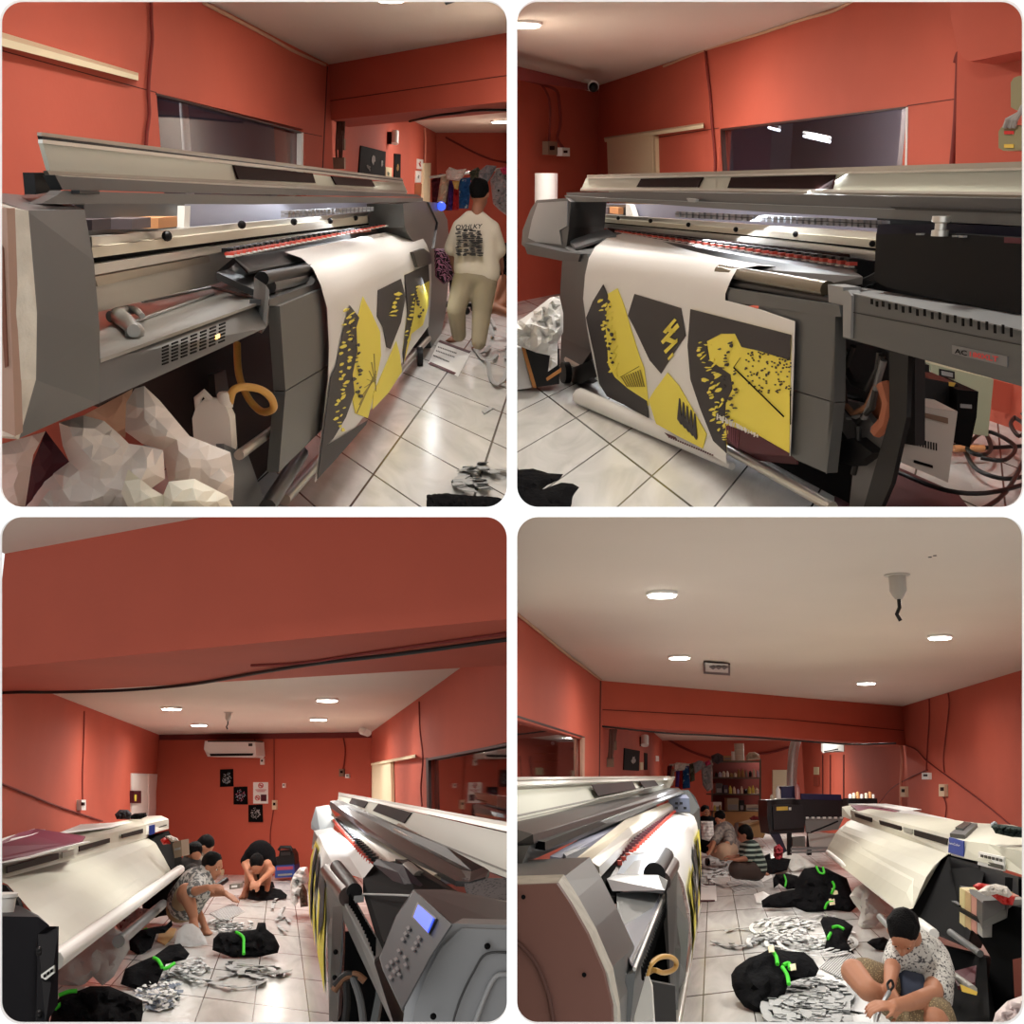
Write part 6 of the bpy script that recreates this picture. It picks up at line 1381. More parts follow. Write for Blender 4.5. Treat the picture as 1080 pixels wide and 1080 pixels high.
# near roller, leg panel, beam
mb = MB(); mb.tube([A(346,919,7.1),A(368,946,5.35)],.045,mat('bronze_dark',(66,54,50),.3,metal=.5),18); mb.tube([A(355,914,6.6),A(374,940,5.3)],.035,BLACK,18); build(mb,'feed_roller',pr,smooth=40)
L('front_panel', pr, [[A(344,927,7.1),A(351,956,6.9),A(345,985,7.0),A(347,1075,7.0),A(355,1076,6.9)],[A(353,925,6.4),A(362,955,5.7),A(361,985,5.8),A(359,1040,6.2),A(356,1076,6.8)]], GREY)
L('panel_side', pr, [[A(351,957,5.9),A(362,955,5.6),A(362,1000,5.6),A(356,1077,5.6),A(347,1077,5.8)],[A(352,957,6.2),A(364,955,6.),A(364,1000,6.),A(360,1070,6.),A(350,1075,6.2)]], DGREY)
for x,y in ((354,1004),(353,1031)): build(MB().ball(A(x,y,5.55),.012,MBLACK,8,6),'screw',pr)
L('control_beam', pr, [[A(361,947,5.6),A(362,970,5.6),A(375,972,6.2),A(371,944,5.9)],[A(394,1013,3.75),A(420,1095,3.4),A(440,1095,3.9),A(403,1003,4.1)]], GREY)
strip('beam_top',[(361,948),(372,943.5),(406,1003),(395,1012)],(5.55,5.8,4.05,3.7),LGREY,-.01)
strip('bed_corner',[(361,948),(358,942),(376,932),(384,944),(372,945)],(5.6,5.9,5.9,5.3,5.3),LGREY,-.03)
for k in range(15):
    mb = MB(); t = k/14.; x = 369+(395-369)*t; y = 958+(1008-958)*t; Y_ = 5.25+(3.78-5.25)*t
    mb.prism([A(x-1.5,y-1,Y_),A(x-.4,y-3,Y_),A(x+1.4,y-1,Y_),A(x+.3,y+1.6,Y_)],V3((0,0,.05)),MBLACK); build(mb,'vent_slot',pr)
S('lower_leg', pr, [(397,1030),(404,1040),(396,1090),(388,1090),(396,1050)], R.PV(390,4.3,410,4.3), .1, GREY)
S('dark_backing', pr, [(355,985),(380,980),(410,1050),(425,1095),(350,1095)], R.PV(340,7.9,430,7.9), .05, MBLACK)
for pts,m_ in (([(352,1045),(362,1032),(375,1028),(385,1035)],mat('brown_hose',(120,84,60),.5)),([(353,1040),(365,1028),(378,1030)],CABLE),([(372,1030),(380,1055),(384,1085)],mat('grey_hose',(96,98,100),.4)),([(365,1035),(366,1060),(362,1090)],CABLE)): build(MB().tube(spline([A(x,y,5.2) for x,y in pts]),.016,m_,8),'ink_hose',pr,smooth=40)
build(MB().prism([A(383,926,5.6),A(394,911,6.1),A(430,906,5.5),A(490,945,4.35),A(437,941,4.3),A(405,995,4.0)],V3((0,0,-.06)),MBLACK),'ink_carriage',pr)
L('carriage_cap', pr, [[A(393,911,5.7),A(432,944,4.45),A(437,940,4.45),A(420,920,4.9)],[A(398,906,5.7),A(440,938,4.45),A(446,933,4.5),A(425,912,4.9)]], mat('navy_black',(10,10,24),.5,spec=.12))
L('carriage_top', pr, [[A(417,906,5.3),A(476,940,4.4),A(490,945,4.3),A(430,907,5.2)],[A(417,910,5.3),A(476,946,4.4),A(490,950,4.3),A(430,911,5.2)]], BLACK)
build(MB().tube([A(430,916,5.),A(436,922,4.9),A(442,926,4.85)],.03,CHROME,10),'carriage_fitting',pr,smooth=40)
L('hood_grid', pr, [[A(488,926,4.6),A(545,926,4.4),A(545,958,4.0),A(495,948,4.3)],[A(488,930,4.6),A(545,930,4.4),A(545,962,4.0),A(495,952,4.3)]], fabric('speckled_dark_grid',(40,40,42),(100,100,102),'voronoi',60,.6,.3))
mr = mat('mid_grey_shell',(84,86,88),.4); lr = mat('silver_grey_shell',(150,152,154),.4)
L('control_box', pr, [[A(*q) for q in ((436,938,3.9),(477,975,3.2),(455,1008,3.18),(424,1066,3.1),(404,1024,3.3),(400,1010,3.5),(418,965,3.75))],[A(*q) for q in ((470,942,4.2),(545,975,3.5),(545,1008,3.5),(480,1090,3.5),(440,1090,3.8),(430,1010,4.1),(440,965,4.2))]], mr)
L('box_top', pr, [[A(436,938,3.88),A(477,974,3.19),A(545,977,3.15),A(545,952,3.7),A(470,938,4.0)],[A(436,942,3.88),A(477,978,3.25),A(545,981,3.2),A(545,956,3.75),A(470,942,4.1)]], mr)
S('end_cover', pr, [(478,974),(545,976),(545,1095),(423,1095),(427,1062),(440,1025),(456,996),(466,983)], R.PV(420,3.05,545,3.0), .12, lr)
S('end_cover_panel', pr, [(487,979),(545,981),(545,1095),(432,1095),(438,1060),(450,1028),(465,1000)], R.PV(420,3.03,545,2.98), .04, mat('silver_grey_face',(128,130,132),.45))
T('cover_groove', pr, [A(x,y,2.98) for x,y in ((540,1005),(513,1006),(500,1024),(488,1048),(480,1070),(475,1092))], .003, DGREY)
T('cover_groove', pr, [A(x,y,2.98) for x,y in ((540,1028),(524,1029),(514,1045),(505,1068),(496,1092))], .006, lr)
for x,y in ((514,998),(457,1072)): build(MB().ball(A(x,y,2.98),.008,MBLACK,8,6),'screw',pr)
scr = [A(440,952,3.74),A(459,966,3.36),A(452,984,3.3),A(435,967,3.7)]
cpl = [A(436,938,3.9),A(477,975,3.2),A(424,1066,3.1)]; cn = (cpl[1]-cpl[0]).cross(cpl[2]-cpl[0]).normalized()
if cn.dot(e3()-cpl[0]) < 0: cn = -cn
def cp_(x,y,o): r = R.ray(x,y); a = cpl[0]+cn*o; return e3()+r*((a-e3()).dot(cn)/r.dot(cn))
def face(name,q,mt,o): build(MB().prism([cp_(x,y,o) for x,y in q],-cn*.004,mt),name,pr)
face('control_face',[(437,940),(476,975),(454,1008),(424,1064),(405,1024),(401,1010),(418,966)],mat('control_face_grey',(72,74,77),.5,spec=.2),.06)
face('screen_bezel',[(440,951.5),(460,968),(452,985),(434,967)],DGREY,.066); face('lcd_screen',[(441,954),(457,968),(450.5,983),(436,967)],LCD,.072)
for x,y in ((430,979),(427,985),(424,991),(441,989),(438,995),(435,1001),(420,1003),(426,1010),(417,1012),(412,1015),(418,1022),(408,1020),(427,1018),(420,1028),(415,1025),(411,1031)):
    face('button',[(x-2,y-1),(x+.5,y-3),(x+2.4,y-.5),(x,y+2)],mat('button_grey',(112,108,108),.5),.068)
T('tape_strip', pr, [A(384,943,5.1),A(440,945,4.0),A(540,952,3.7)], .004, mat('grey_tape',(170,170,168),.5))
striplamp(A(352,862,12.5)+V3((0,0,.12)), A(392,898,7.2)+V3((0,0,.12)), .06, 24, (-.4,0,-1))
# ---- people
def person(label, Y, name='person', cat='person', base=(0,0)):
    return thing('person', label, 'person', base), (lambda x,y,d=0.: R.A(x,y,Y+d))
# squatting man
pm, J = person('person squatting barefoot in a patterned white shirt and khaki shorts reaching to the floor', 12.4, base=R.G(200,972))
bd = MB(); hb = MB(); g = 12.4/1200
P = head(bd, hb, J(224,914), (1,-.35,-.35), (0,0,1), SKIN, 1.12); eyes(P, pm, 1.12)
cap(bd, J(218,922), .06, J(212,930), .07, SKIN)
cap(bd, J(210,933), .12, J(196,950,.1), .13, SKIN)
chain(bd, [J(192,958,.2),J(196,940,-.35),J(204,966,-.25)], [.11,.085,.05], SKIN); foot(bd, J(204,968,-.25), (.5,-.7), SKIN, 1.1)
chain(bd, [J(196,956,.3),J(217,937,.15),J(208,957,.35)], [.11,.08,.05], SKIN); foot(bd, J(208,959,.35), (.9,-.3), SKIN, 1.1)
chain(bd, [J(207,932,-.2),J(206,940,-.45),J(219,936,-.5)], [.055,.048,.034], SKIN); hand(bd, J(219,936,-.5), (1,-.1,.1), (0,-.5,.8), 1, SKIN, 1.1, .9)
chain(bd, [J(214,930,.2),J(222,941,.0),J(237,942,-.2)], [.055,.048,.034], SKIN); hand(bd, J(237,942,-.2), (.8,-.5,-.35), (0,0,1), -1, SKIN, 1.25, .25)
build(bd,'body',pm,smooth=180,mods=fuse(bd,.014,3)); build(hb,'hair',pm,smooth=180,mods=fuse(hb,.016,2))
SHP = fabric('white_patterned_shirt',(196,196,192),(104,106,106),'noise',22,.9,.5)
sb = MB(); chain(sb,[J(215,924),J(207,934,-.03),J(196,950,.1)],[.12,.19,.2],SHP); chain(sb,[J(210,929,-.12),J(205,938,-.38)],[.09,.085],SHP); chain(sb,[J(215,927,.15),J(222,938,.05)],[.09,.08],SHP); cap(sb,J(217,922),.07,J(212,928),.12,SHP)
build(sb,'shirt',pm,smooth=180,mods=fuse(sb,.018,4))
sb = MB(); KH = mat('khaki_shorts',(168,148,116),.9); cap(sb,J(194,955,.15),.17,J(190,958,.2),.15,KH); chain(sb,[J(191,957,.18),J(194,944,-.2)],[.13,.1],KH); chain(sb,[J(196,956,.3),J(208,945,.2)],[.13,.1],KH)
build(sb,'shorts',pm,smooth=180,mods=fuse(sb,.018,3))
# two people behind him
for (hx,hy,bx,by,lb,Yd,sk,shm,fc) in ((204,902,200,918,'person sitting behind the squatting man with head bowed, dark hair and dark shirt',13.8,SKIN,mat('dark_olive_shirt',(50,46,44),.9),(.6,-.8,-.6)),(216,893,206,908,'person at the back with dark hair in a brown-grey shirt bending over',15.2,SKIN,mat('taupe_shirt',(116,104,92),.9),(.7,.1,-.8))):
    p_, J = person(lb, Yd, base=R.G(bx,by+30)); bd = MB(); hb = MB()
    P = head(bd, hb, J(hx,hy), fc, (.1,0,1), sk, 1.12, cut='full'); cap(bd,J(hx-1,hy+8),.06,J(bx,by-2),.07,sk)
    chain(bd,[J(bx,by),J(bx-2,by+20,.1)],[.12,.14],sk); chain(bd,[J(bx+3,by+1,-.2),J(bx+7,by+12,-.3),J(bx+13,by+16,-.4)],[.055,.045,.035],sk); hand(bd,J(bx+13,by+16,-.4),(.8,-.3,-.5),(0,-.4,.8),1,sk,1.1)
    chain(bd,[J(bx,by+24,.1),J(bx+9,by+20,-.35),J(bx+3,by+32,-.3)],[.1,.075,.05],sk)
    build(bd,'body',p_,smooth=180,mods=fuse(bd,.02,3)); build(hb,'hair',p_,smooth=180,mods=fuse(hb,.02,2))
    sb = MB(); chain(sb,[J(bx,by),J(bx-2,by+20,.1)],[.17,.19],shm); chain(sb,[J(bx+3,by+1,-.18),J(bx+6,by+9,-.26)],[.09,.08],shm); build(sb,'shirt',p_,smooth=180,mods=fuse(sb,.022,3))
    sb = MB(); chain(sb,[J(bx,by+24,.1),J(bx+8,by+21,-.3)],[.16,.11],MBLACK); build(sb,'trousers',p_,smooth=180,mods=fuse(sb,.022,3))
# crouching person in black
p_, J = person('person crouching in a black t-shirt with bowed head cutting cloth near the back wall', 16.8, base=R.G(272,934)); bd = MB(); hb = MB()
P = head(bd, hb, J(271,912,-.35), (.1,-.75,-1.1), (0,-.8,.6), SKIN, 1.15, cut='full'); cap(bd,J(272,905,-.1),.06,J(273,901),.08,SKIN)
chain(bd,[J(265,903),J(258,911,-.1),J(266,929,-.5)],[.06,.05,.036],SKIN); hand(bd,J(266,929,-.5),(.5,-.4,-.5),(0,-.3,.9),1,SKIN,1.2,.8)
chain(bd,[J(282,902),J(287,918,-.1),J(275,929,-.5)],[.06,.05,.036],SKIN); hand(bd,J(275,929,-.5),(-.6,-.4,-.4),(0,-.3,.9),-1,SKIN,1.2,.8)
chain(bd,[J(268,926,.3),J(264,911,-.1),J(261,930,.1)],[.11,.085,.05],SKIN); chain(bd,[J(279,926,.3),J(282,912,-.1),J(282,932,.1)],[.11,.085,.05],SKIN)
foot(bd,J(261,932,.1),(-.2,-1),SKIN,1.1); foot(bd,J(282,933,.1),(.2,-1),SKIN,1.1); chain(bd,[J(274,902),J(274,924,.4)],[.12,.14],SKIN)
build(bd,'body',p_,smooth=180,mods=fuse(bd,.02,3)); build(hb,'hair',p_,smooth=180,mods=fuse(hb,.02,2))
sb = MB(); chain(sb,[J(267,903,.02),J(280,902,.02)],[.14,.15],BLKC); chain(sb,[J(274,901),J(274,922,.4)],[.2,.19],BLKC); chain(sb,[J(265,903),J(260,908,-.05)],[.11,.09],BLKC); chain(sb,[J(282,902),J(286,910,-.05)],[.11,.09],BLKC); build(sb,'shirt',p_,smooth=180,mods=fuse(sb,.022,3))
# ================================================================== ROOM BR
use(BR); A = R.A
ZC = 2.9
lc = R.G(635,718,ZC); ln = R.G(545,648,ZC); rc = R.G(952,745,ZC); rn = R.G(1080,706,ZC)
WLL = R.plane(ln, lc); WR = R.plane(rn, rc); WBM = R.plane(lc, rc)
ls = at(WLL, 8.8); rs = at(WR, 8.0); rf = at(WR, 41.); lf = at(WLL, 41.)
wa = R.W(520,748,WLL); wb_ = R.W(616,778,WLL); mb = MB(); zs = .9
for (A_,B_,z0,z1) in ((ls, wb_, wb_.z-.02, ZC), (wb_, lc, 0, ZC), (ls, wb_, 0, zs)):
    mb.prism([V3((A_.x,A_.y,z0)),V3((B_.x,B_.y,z0)),V3((B_.x,B_.y,z1)),V3((A_.x,A_.y,z1))], -WLL[1]*.12, RED)
struct(mb, 'wall_left')
struct(MB().slab([(540,755),(616,778),(616,850),(540,860)], WLL, .006, GLASS, -.05), 'window_4')
fr = MB(); fr.slab([(540,752.5),(617,777),(617,779),(540,755)], WLL, .03, mat('dark_window_frame',(60,34,30),.5), .004); fr.slab([(614.5,778),(617,778),(616.5,860),(614.5,860)], WLL, .03, mat('pale_frame',(180,140,120),.5), .004)
struct(fr,'trim_13')
e1 = ls-WLL[1]*1.4; e2 = wb_-WLL[1]*1.4+V3((0,2,0))
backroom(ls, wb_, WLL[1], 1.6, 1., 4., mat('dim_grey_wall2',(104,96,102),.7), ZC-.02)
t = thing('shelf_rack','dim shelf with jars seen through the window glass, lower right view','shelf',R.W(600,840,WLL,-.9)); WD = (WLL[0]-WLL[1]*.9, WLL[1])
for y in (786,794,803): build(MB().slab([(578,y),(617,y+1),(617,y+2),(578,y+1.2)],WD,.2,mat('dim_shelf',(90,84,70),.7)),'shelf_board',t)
for i,(x,y) in enumerate(((583,784),(590,785),(597,783),(604,785),(610,784),(592,801),(600,800),(607,802),(612,800))): build(MB().ball(R.W(x,y,WD),.03,(WHT,mat('dim_jar',(110,104,90),.5))[i%2],8,6),'jar',t)
q = wb_-WLL[1]*.6; lamp((q.x,q.y,2.6),22,.2)  # unseen lamp added to brighten the room behind the glass
wallto('wall_right', V3((rs.x,rs.y,0)), rc, 0, ZC)
struct(MB().prism([V3((.1,ls.y-6.5,ZC)), V3((ls.x,ls.y,ZC)), lc, rc, V3((rs.x,rs.y,ZC)), V3((rs.x,3.,ZC))], V3((0,0,.08)), CEIL), 'ceiling')
bl = R.W(635,765,WBM).z; br_ = R.W(952,786,WBM).z; dp = V3((-.1,1.0,0))
struct(MB().loft([[V3((lc.x,lc.y,bl)),V3((rc.x,rc.y,br_)),V3((rc.x,rc.y,br_))+dp,V3((lc.x,lc.y,bl))+dp],[lc,rc,rc+dp,lc+dp]],RED),'wall_beam')
struct(MB().slab([(635,748),(829,758.2),(953,770),(953,770.8),(829,759),(635,748.8)],WBM,.01,SEAM,.01),'trim_14')
k1 = R.G(698,777,2.9); 
FB0 = A(640,825,17.2); FB1 = A(700,825,40); FB2 = A(960,825,40)
k0 = V3((lc.x+.0,lc.y+.4,0)); kk = V3((FB1.x,FB1.y,0)); ke = V3((FB2.x,FB2.y,0))
wallto('wall_left', k0, kk, 0, ZC); wallto('wall_back', kk, ke, 0, ZC)
WFL = R.plane(k0, kk); WFB = R.plane(kk, ke)
r0 = A(848,825,39); r1 = A(955,825,27.); r0.z = r1.z = 0
wallto('wall_back', r0, r1, 0, ZC); WFR = R.plane(r0, r1)
wallto('wall_right', V3((rc.x,rc.y,0)), V3((r1.x,r1.y,0)), 0, ZC)
struct(MB().prism([V3((lc.x,lc.y+.5,ZC)), V3((FB1.x,FB1.y,ZC)), V3((FB2.x,FB2.y,ZC)), V3((rc.x+1,rc.y+.5,ZC))], V3((0,0,.08)), mat('off_white_ceiling',(206,196,182),.85)), 'ceiling')
floor('floor', [V3((-.1,2.2,0)), V3((9.5,2.2,0)), V3((16,40.5,0)), V3((2,40.5,0))], [(743.75,1010),(745,982.5),(784.5,1006)])
for x,y,Z_,r_,p_,lb in ((698,625,ZC,.12,30,'large yellowish downlight nearest at the left of the ceiling, lower right view'),(716.5,692,ZC,.13,30,'white downlight beside the ceiling vent, lower right view'),(991,670.5,ZC,.12,30,'yellowish downlight at the right of the ceiling, lower right view'),(913.5,719.5,ZC,.14,30,'white downlight nearest the beam, right half, lower right view')):
    downlight(x,y,Z_,lb,r_,p_)
for p_ in ((1.3,5.5,34),(3.0,8.5,46),(3.,13.,50)): lamp((p_[0],p_[1],2.4 if p_[1]<6 else ZC-.08), p_[2], .3)  # fill lamps without fixtures, added to the visible downlights
for p_ in ((5.2,19.5,40),(6.,25.,60),(7.5,34.,110)): lamp((p_[0],p_[1],2.1 if p_[1]<21 else ZC-.1), p_[2], .4)  # more added fill, for the deep room beyond the beam
bracket(946,606,1.15,'cut bottle neck with a wire stub hanging from the ceiling, lower right view',ZC)
t = thing('air_vent','small grey ceiling vent beside the white downlight, lower right view','vent',R.G(756,703,ZC))
build(MB().flat([(742,697.5),(770,699.5),(770,711),(742,709)],ZC-.005,.02,DGREY),'frame',t); build(MB().flat([(744,699),(768,700.5),(768,709),(744,707.5)],ZC-.03,.01,mat('vent_white',(206,204,198),.5)),'grille',t)
for k in range(3): build(MB().flat([(748+k*6,703),(752+k*6,701.5),(756+k*6,703),(752+k*6,706)],ZC-.045,.006,DGREY),'louvre',t)
for x,y in ((981,588),(986,586.5)): build(MB().lathe(R.G(x,y,ZC-.004),[(.012,0),(.012,.004)],DGREY,8),'ceiling_hole',None,label='tiny dark screw hole in the ceiling above the wire stub, '+('left' if x<983 else 'right')+' one',cat='hole')
T('wall_cable', None, [R.W(x,y,WLL,.02) for x,y in ((540,643),(570,667),(600,692),(634,717))], .014, mat('cream_cable',(200,160,130),.5), label='thin cable along the left ceiling corner, lower right view', cat='cable')
struct(MB().slab([(633,718),(634,718),(632.5,850),(631.5,850)], WLL, .01, SEAM, .003), 'trim_15')
for pts,lb in ((((980,737),(980,760),(978,790),(977,812)),'dark red cable on the right wall, leftmost'),(((1000,731),(1001,745),(997,780),(995,800),(996,815)),'dark red cable on the right wall running into the double socket'),(((978,812),(960,820),(940,832),(925,850)),'cable sloping down left behind the black printer'),(((948,784),(965,790),(978,803),(1005,823),(1035,845),(1068,872)),'long dark cable sloping down the right wall'),(((995,840),(998,850),(997,862)),'thin cable dropping below the double socket')):
    T('wall_cable', None, [R.W(x,y,WR,.02) for x,y in pts], .011, RCABLE, label=lb+', lower right view', cat='cable')
T('wall_conduit', None, [R.W(x,y,WR,.03) for x,y in ((948,784),(950,786),(951.5,800),(950,830),(950,850))], .03, mat('pale_pink',(214,140,120),.6), label='pale pink conduit in the right corner below the beam, lower right view', cat='conduit')
T('ceiling_cable', None, [A(x,y,15.2) for x,y in ((635,766),(700,773),(750,775.5),(800,778),(865,783),(900,785),(945,784))], .011, BLACK, label='black cable running under the beam, lower right view', cat='cable')
for (x0,y0,x1,y1,m) in ((703,779,752,800,6),(800,795,832,788,3)): T('wall_cable', None, [R.W(x0+(x1-x0)*t,y0+(y1-y0)*t+m*math.sin(3.14*t)*.4,WFB,.1) for t in (0,.33,.66,1)], .04, RCABLE, label='dark cable on the far back wall '+('left of the shelves' if x0<750 else 'right of the shelves')+', lower right view', cat='cable')
def sock2(*a): sock(*a)
sock(993,833.5,3,6.5,WR,'cream double socket on the right wall, lower right view',mat('cream_socket',(216,190,160),.5)); sock(975.5,818.5,3.4,3.6,WR,'white square switch on the right wall, lower right view'); sock(952,835,2.6,5.5,WR,'cream socket in the corner behind the cream printer, lower right view',mat('cream_socket',(216,190,160),.5))
ac = thing('air_conditioner','white wall air conditioner below the beam, lower right view','air conditioner',A(880,793,24))
build(MB().loft([[A(866,784,26),A(866,792,26),A(868,794,25.6),A(869,784,25.4)],[A(891,785,24.5),A(891,791,24.5),A(890,793,24.1),A(890,785,23.9)]],WHT),'casing',ac); build(MB().loft([[A(869,792,25.3),A(869,793,25.3),A(869,793,25.5)],[A(884,789.5,24.2),A(884,791,24.2),A(884,791,24.4)]],BLACK),'air_outlet',ac)
# far posters, small bits on left far wall
for i,(q,lb,m_) in enumerate((([(659,789),(675,792),(674,813),(658,812)],'wide black poster with pale figures on the far left wall, lower right view',MBLACK),([(680,794),(683,794.5),(683,812),(680,812)],'narrow tall black poster on the far left wall, lower right view',MBLACK),([(692,797),(695,797.5),(695,803),(692,803)],'small white notice on the far left wall, lower right view',WHT),([(675.5,804),(678.5,804),(678.5,812),(675.5,812)],'small cream picture between the black posters, lower right view',mat('cream_print',(206,196,160),.6)))):
    poster('poster' if i<2 else 'notice',q,WFL,m_,lb,'poster' if i<2 else 'notice',(lambda: blot(668,803,4,7,WFL,LTG,4,7,.03)) if i==0 else None)
t = thing('wall_lamp','white cylindrical wall lamp above the far posters, lower right view','wall lamp',R.W(680,786,WFL,.1)); build(MB().tube([R.W(680,776.5,WFL,.12),R.W(680,786,WFL,.12)],.09,WHT,12),'lamp_shade',t,smooth=40); build(MB().slab([(677,777),(679,777),(679,787),(677,787)],WFL,.06,BROWN,.05),'bracket',t)
for i,(x,y) in enumerate(((647,786),(644,804))):
    t = thing('electrical_box',('upper','lower')[i]+' dusty electrical box with cables left of the posters, lower right view','electrical box',A(x,y+5,16.9)); pl = R.PV(640,16.9,660,16.9)
    build(MB().slab([(x-3.5,y-5),(x+3.5,y-5),(x+3.5,y+5),(x-3.5,y+5)],pl,.12,mat('dusty_khaki',(128,104,86),.7)),'case',t)
    for k in (-2,1): build(MB().tube([A(x+k,y-4,16.85),A(x+k+1,y-12,16.8),A(x+k+2,769,16.8)],.02,mat('brown_cable',(96,60,50),.6),6),'cable',t,smooth=40)
# clothes rail
T('clothes_rail', None, [A(706,807,31),A(752,806,31)], .03, SILVER, label='metal rail the clothes hang from beside the shelves, lower right view', cat='rail')
Yr = 31.
for i,(P_,m_,lb) in enumerate((([(704,808),(709,807),(707,828),(703,828)],mar,'maroon garment hanging leftmost on the rail'),([(708,812),(712,810),(710,828),(706,830)],mat('cream_cloth',(196,184,160),.9),'cream trousers hanging near the left end of the rail'),([(710,806),(714,804),(724,805),(722,812),(711,814)],whc,'white shirt draped on top of the rail'),([(713,813),(717,813),(716,830),(712,830)],mat('purple_cloth',(70,40,120),.9),'purple garment hanging on the rail'),([(717,813),(720,813),(720,832),(716,832)],mat('red_cloth',(176,34,40),.9),'red garment hanging on the rail'),([(720,808),(727,808),(728,831),(720,832)],fabric('blue_patterned_cloth',(30,84,140),(180,200,210),'noise',9,.9,.62),'blue patterned shirt hanging on the rail'),([(727,806),(732,804),(733,823),(728,825)],fabric('camouflage_cloth',(70,76,60),(110,112,92),'noise',7),'camouflage green garment hanging on the rail'),([(731,805),(737,802),(742,803),(739,812),(733,816)],mat('bluegrey_cloth',(140,146,150),.9,bump=.3),'grey garment slung over the rail'),([(739,808),(743,803),(751,802),(752,832),(746,835),(741,828)],fabric('spotted_black_cloth',(150,150,150),(24,24,26),'voronoi',7,.4,.12),'glossy black jacket hanging at the right of the rail'),([(743,804),(748,801),(750,806),(745,808)],mat('pink_cloth',(190,60,100),.9),'pink cloth at the collar of the black jacket'),([(750,797),(757,794),(763,797),(763,803),(757,806),(751,803)],mat('dark_bundle',(74,66,70),.9,bump=.4),'dark bundled cloth on the top left of the shelves'))):
    puffY('hanging_garment',P_,Yr-.2-.12*(i%4),.08,m_,label=lb+', lower right view',cat='garment',seed=i,step=.9,rad=2,amp=.5,freq=.4)
# shelving
ps = R.PV(740,33,810,33); shf = thing('shelf_unit','tall red-brown shelf unit crowded with bottles and boxes by the back wall','shelf',A(777,868,33))
pm_ = mat('shelf_grey',(96,90,80),.6)
for i,(y,xa,xb) in enumerate(((802,759,802),(819.5,752,802),(837,751,802),(855,750,802))): build(MB().slab([(xa,y),(xb,y+.4),(xb,y+1.8),(xa,y+1.5)],ps,1.0,pm_),'shelf_board',shf)
for x in (750.5,801.5): build(MB().slab([(x,800),(x+1.4,800),(x+1.4,872),(x,872)],ps,.08,pm_,.02),'post',shf)
S('back_board',shf,[(752,803),(802,803),(802,856),(752,856)],(ps[0]-ps[1]*1.05,ps[1]),.03,mat('shelf_back',(110,46,40),.8))
S('wood_base',shf,[(751,856),(802,856),(802,872),(751,872)],ps,1.0,mat('tan_plywood',(196,150,100),.7),.01)
rnd = random.Random(21); cols = [WHT,mat('ivory_jar',(214,206,186),.5),mat('grey_can',(130,126,120),.5),mat('amber_jar',(150,120,70),.5),mat('pale_yellow_tub',(206,196,90),.5),BLACK,mat('lilac_pack',(180,180,200),.5)]
desc = {0:'white',1:'ivory',2:'grey',3:'amber',4:'yellow',5:'black',6:'pale lilac'}
for row,(yb,xs_) in enumerate(((819.5,list(range(754,800,4))),(837,list(range(769,800,4))),(855,[752.5,758]))):
    for k,x in enumerate(xs_):
        h = rnd.uniform(4,8); w_ = rnd.uniform(1.2,1.9); ci = rnd.randrange(7)
        c = A(x+1.5,yb,32.7); sc = 32.7/1200
        build(MB().lathe(c,[(w_*sc,0),(w_*sc,h*.7*sc),(w_*.5*sc,h*.85*sc),(w_*.5*sc,h*sc)],cols[ci],10),'bottle',None,smooth=40,label='%s bottle, %s from left on the %s shelf of the tall unit'%(desc[ci],('first','second','third','fourth','fifth','sixth','seventh','eighth','ninth','tenth','eleventh','twelfth')[k],('second','third','lowest')[row]) ,cat='bottle',group='bottles on the shelf unit')
for i,(x0,x1,y0,y1,m_,lb) in enumerate(((752,761,846,855,WHT,'white box on the lowest shelf at left'),(767,779,842,855,mat('tan_grey_box',(150,138,116),.7),'tan box in the middle of the lowest shelf'),(780,785,844,855,BLACK,'black box beside the tan box on the lowest shelf'),(787,801,849,855,mat('pale_box',(186,176,160),.7),'pale flat boxes at the right of the lowest shelf'),(755,762,826,837,DGREY,'dark grey box at the left of the third shelf'),(763,768,828,837,mat('dark_purple_box',(70,60,76),.6),'dark purple box beside the grey box on the third shelf'),(763,772,797,802,CARD,'flat cardboard box on top of the shelf unit'))):
    t = thing('storage_box',lb,'box',A(x0,y1,32.7)); pl = R.PV(740,32.7,810,32.7); build(MB().slab([(x0,y0),(x1,y0),(x1,y1),(x0,y1)],pl,.4,m_),'case',t); build(MB().slab([(x0+1,y0+(y1-y0)*.5),(x1-1,y0+(y1-y0)*.5),(x1-1,y1-1),(x0+1,y1-1)],pl,.01,LGREY,.01),'label',t)
sc = 32.7/1200
for x,r_,h_,m_,lb in ((780,5,17,mat('ivory_stack',(214,206,190),.6),'tall ivory stack of tubs on top of the shelf unit'),(773.5,2,9,WHT,'slim white bottle on top of the shelf unit')):
    build(MB().lathe(A(x,802,32.7),[(r_*sc,0),(r_*sc,h_*.3*sc),(r_*.94*sc,h_*.32*sc),(r_*sc,h_*.36*sc),(r_*sc,h_*.65*sc),(r_*.94*sc,h_*.68*sc),(r_*sc,h_*.7*sc),(r_*sc,h_*sc)],m_,14),'tub_stack' if r_>3 else 'bottle',None,smooth=30,label=lb,cat='tubs' if r_>3 else 'bottle')
puffY('plush_bag',[(787,797),(790,793.5),(796,793),(801,796),(802,801),(787,802)],32.6,.15,mat('beige_fluff',(186,172,150),.9,bump=.5),label='beige bag on the top right of the shelf unit',cat='bag')
t,_ = boxy('cardboard_box',[(787,869),(805,864),(807,880),(805,884),(788,882)],1.,CARD,'open cardboard box on the floor right of the shelf unit','box',29); build(MB().slab([(787,869),(805,864),(805,866),(787,871)],R.PV(780,28.9,810,28.9),.03,mat('box_flap',(206,176,130),.8)),'flap',t)
puffY('red_cloth',[(790,863),(795,860),(802,862),(801,865),(792,865)],28.8,.1,mat('dark_red_cloth',(110,30,34),.9),label='dark red cloth lying on the cardboard box, lower right view',cat='cloth')
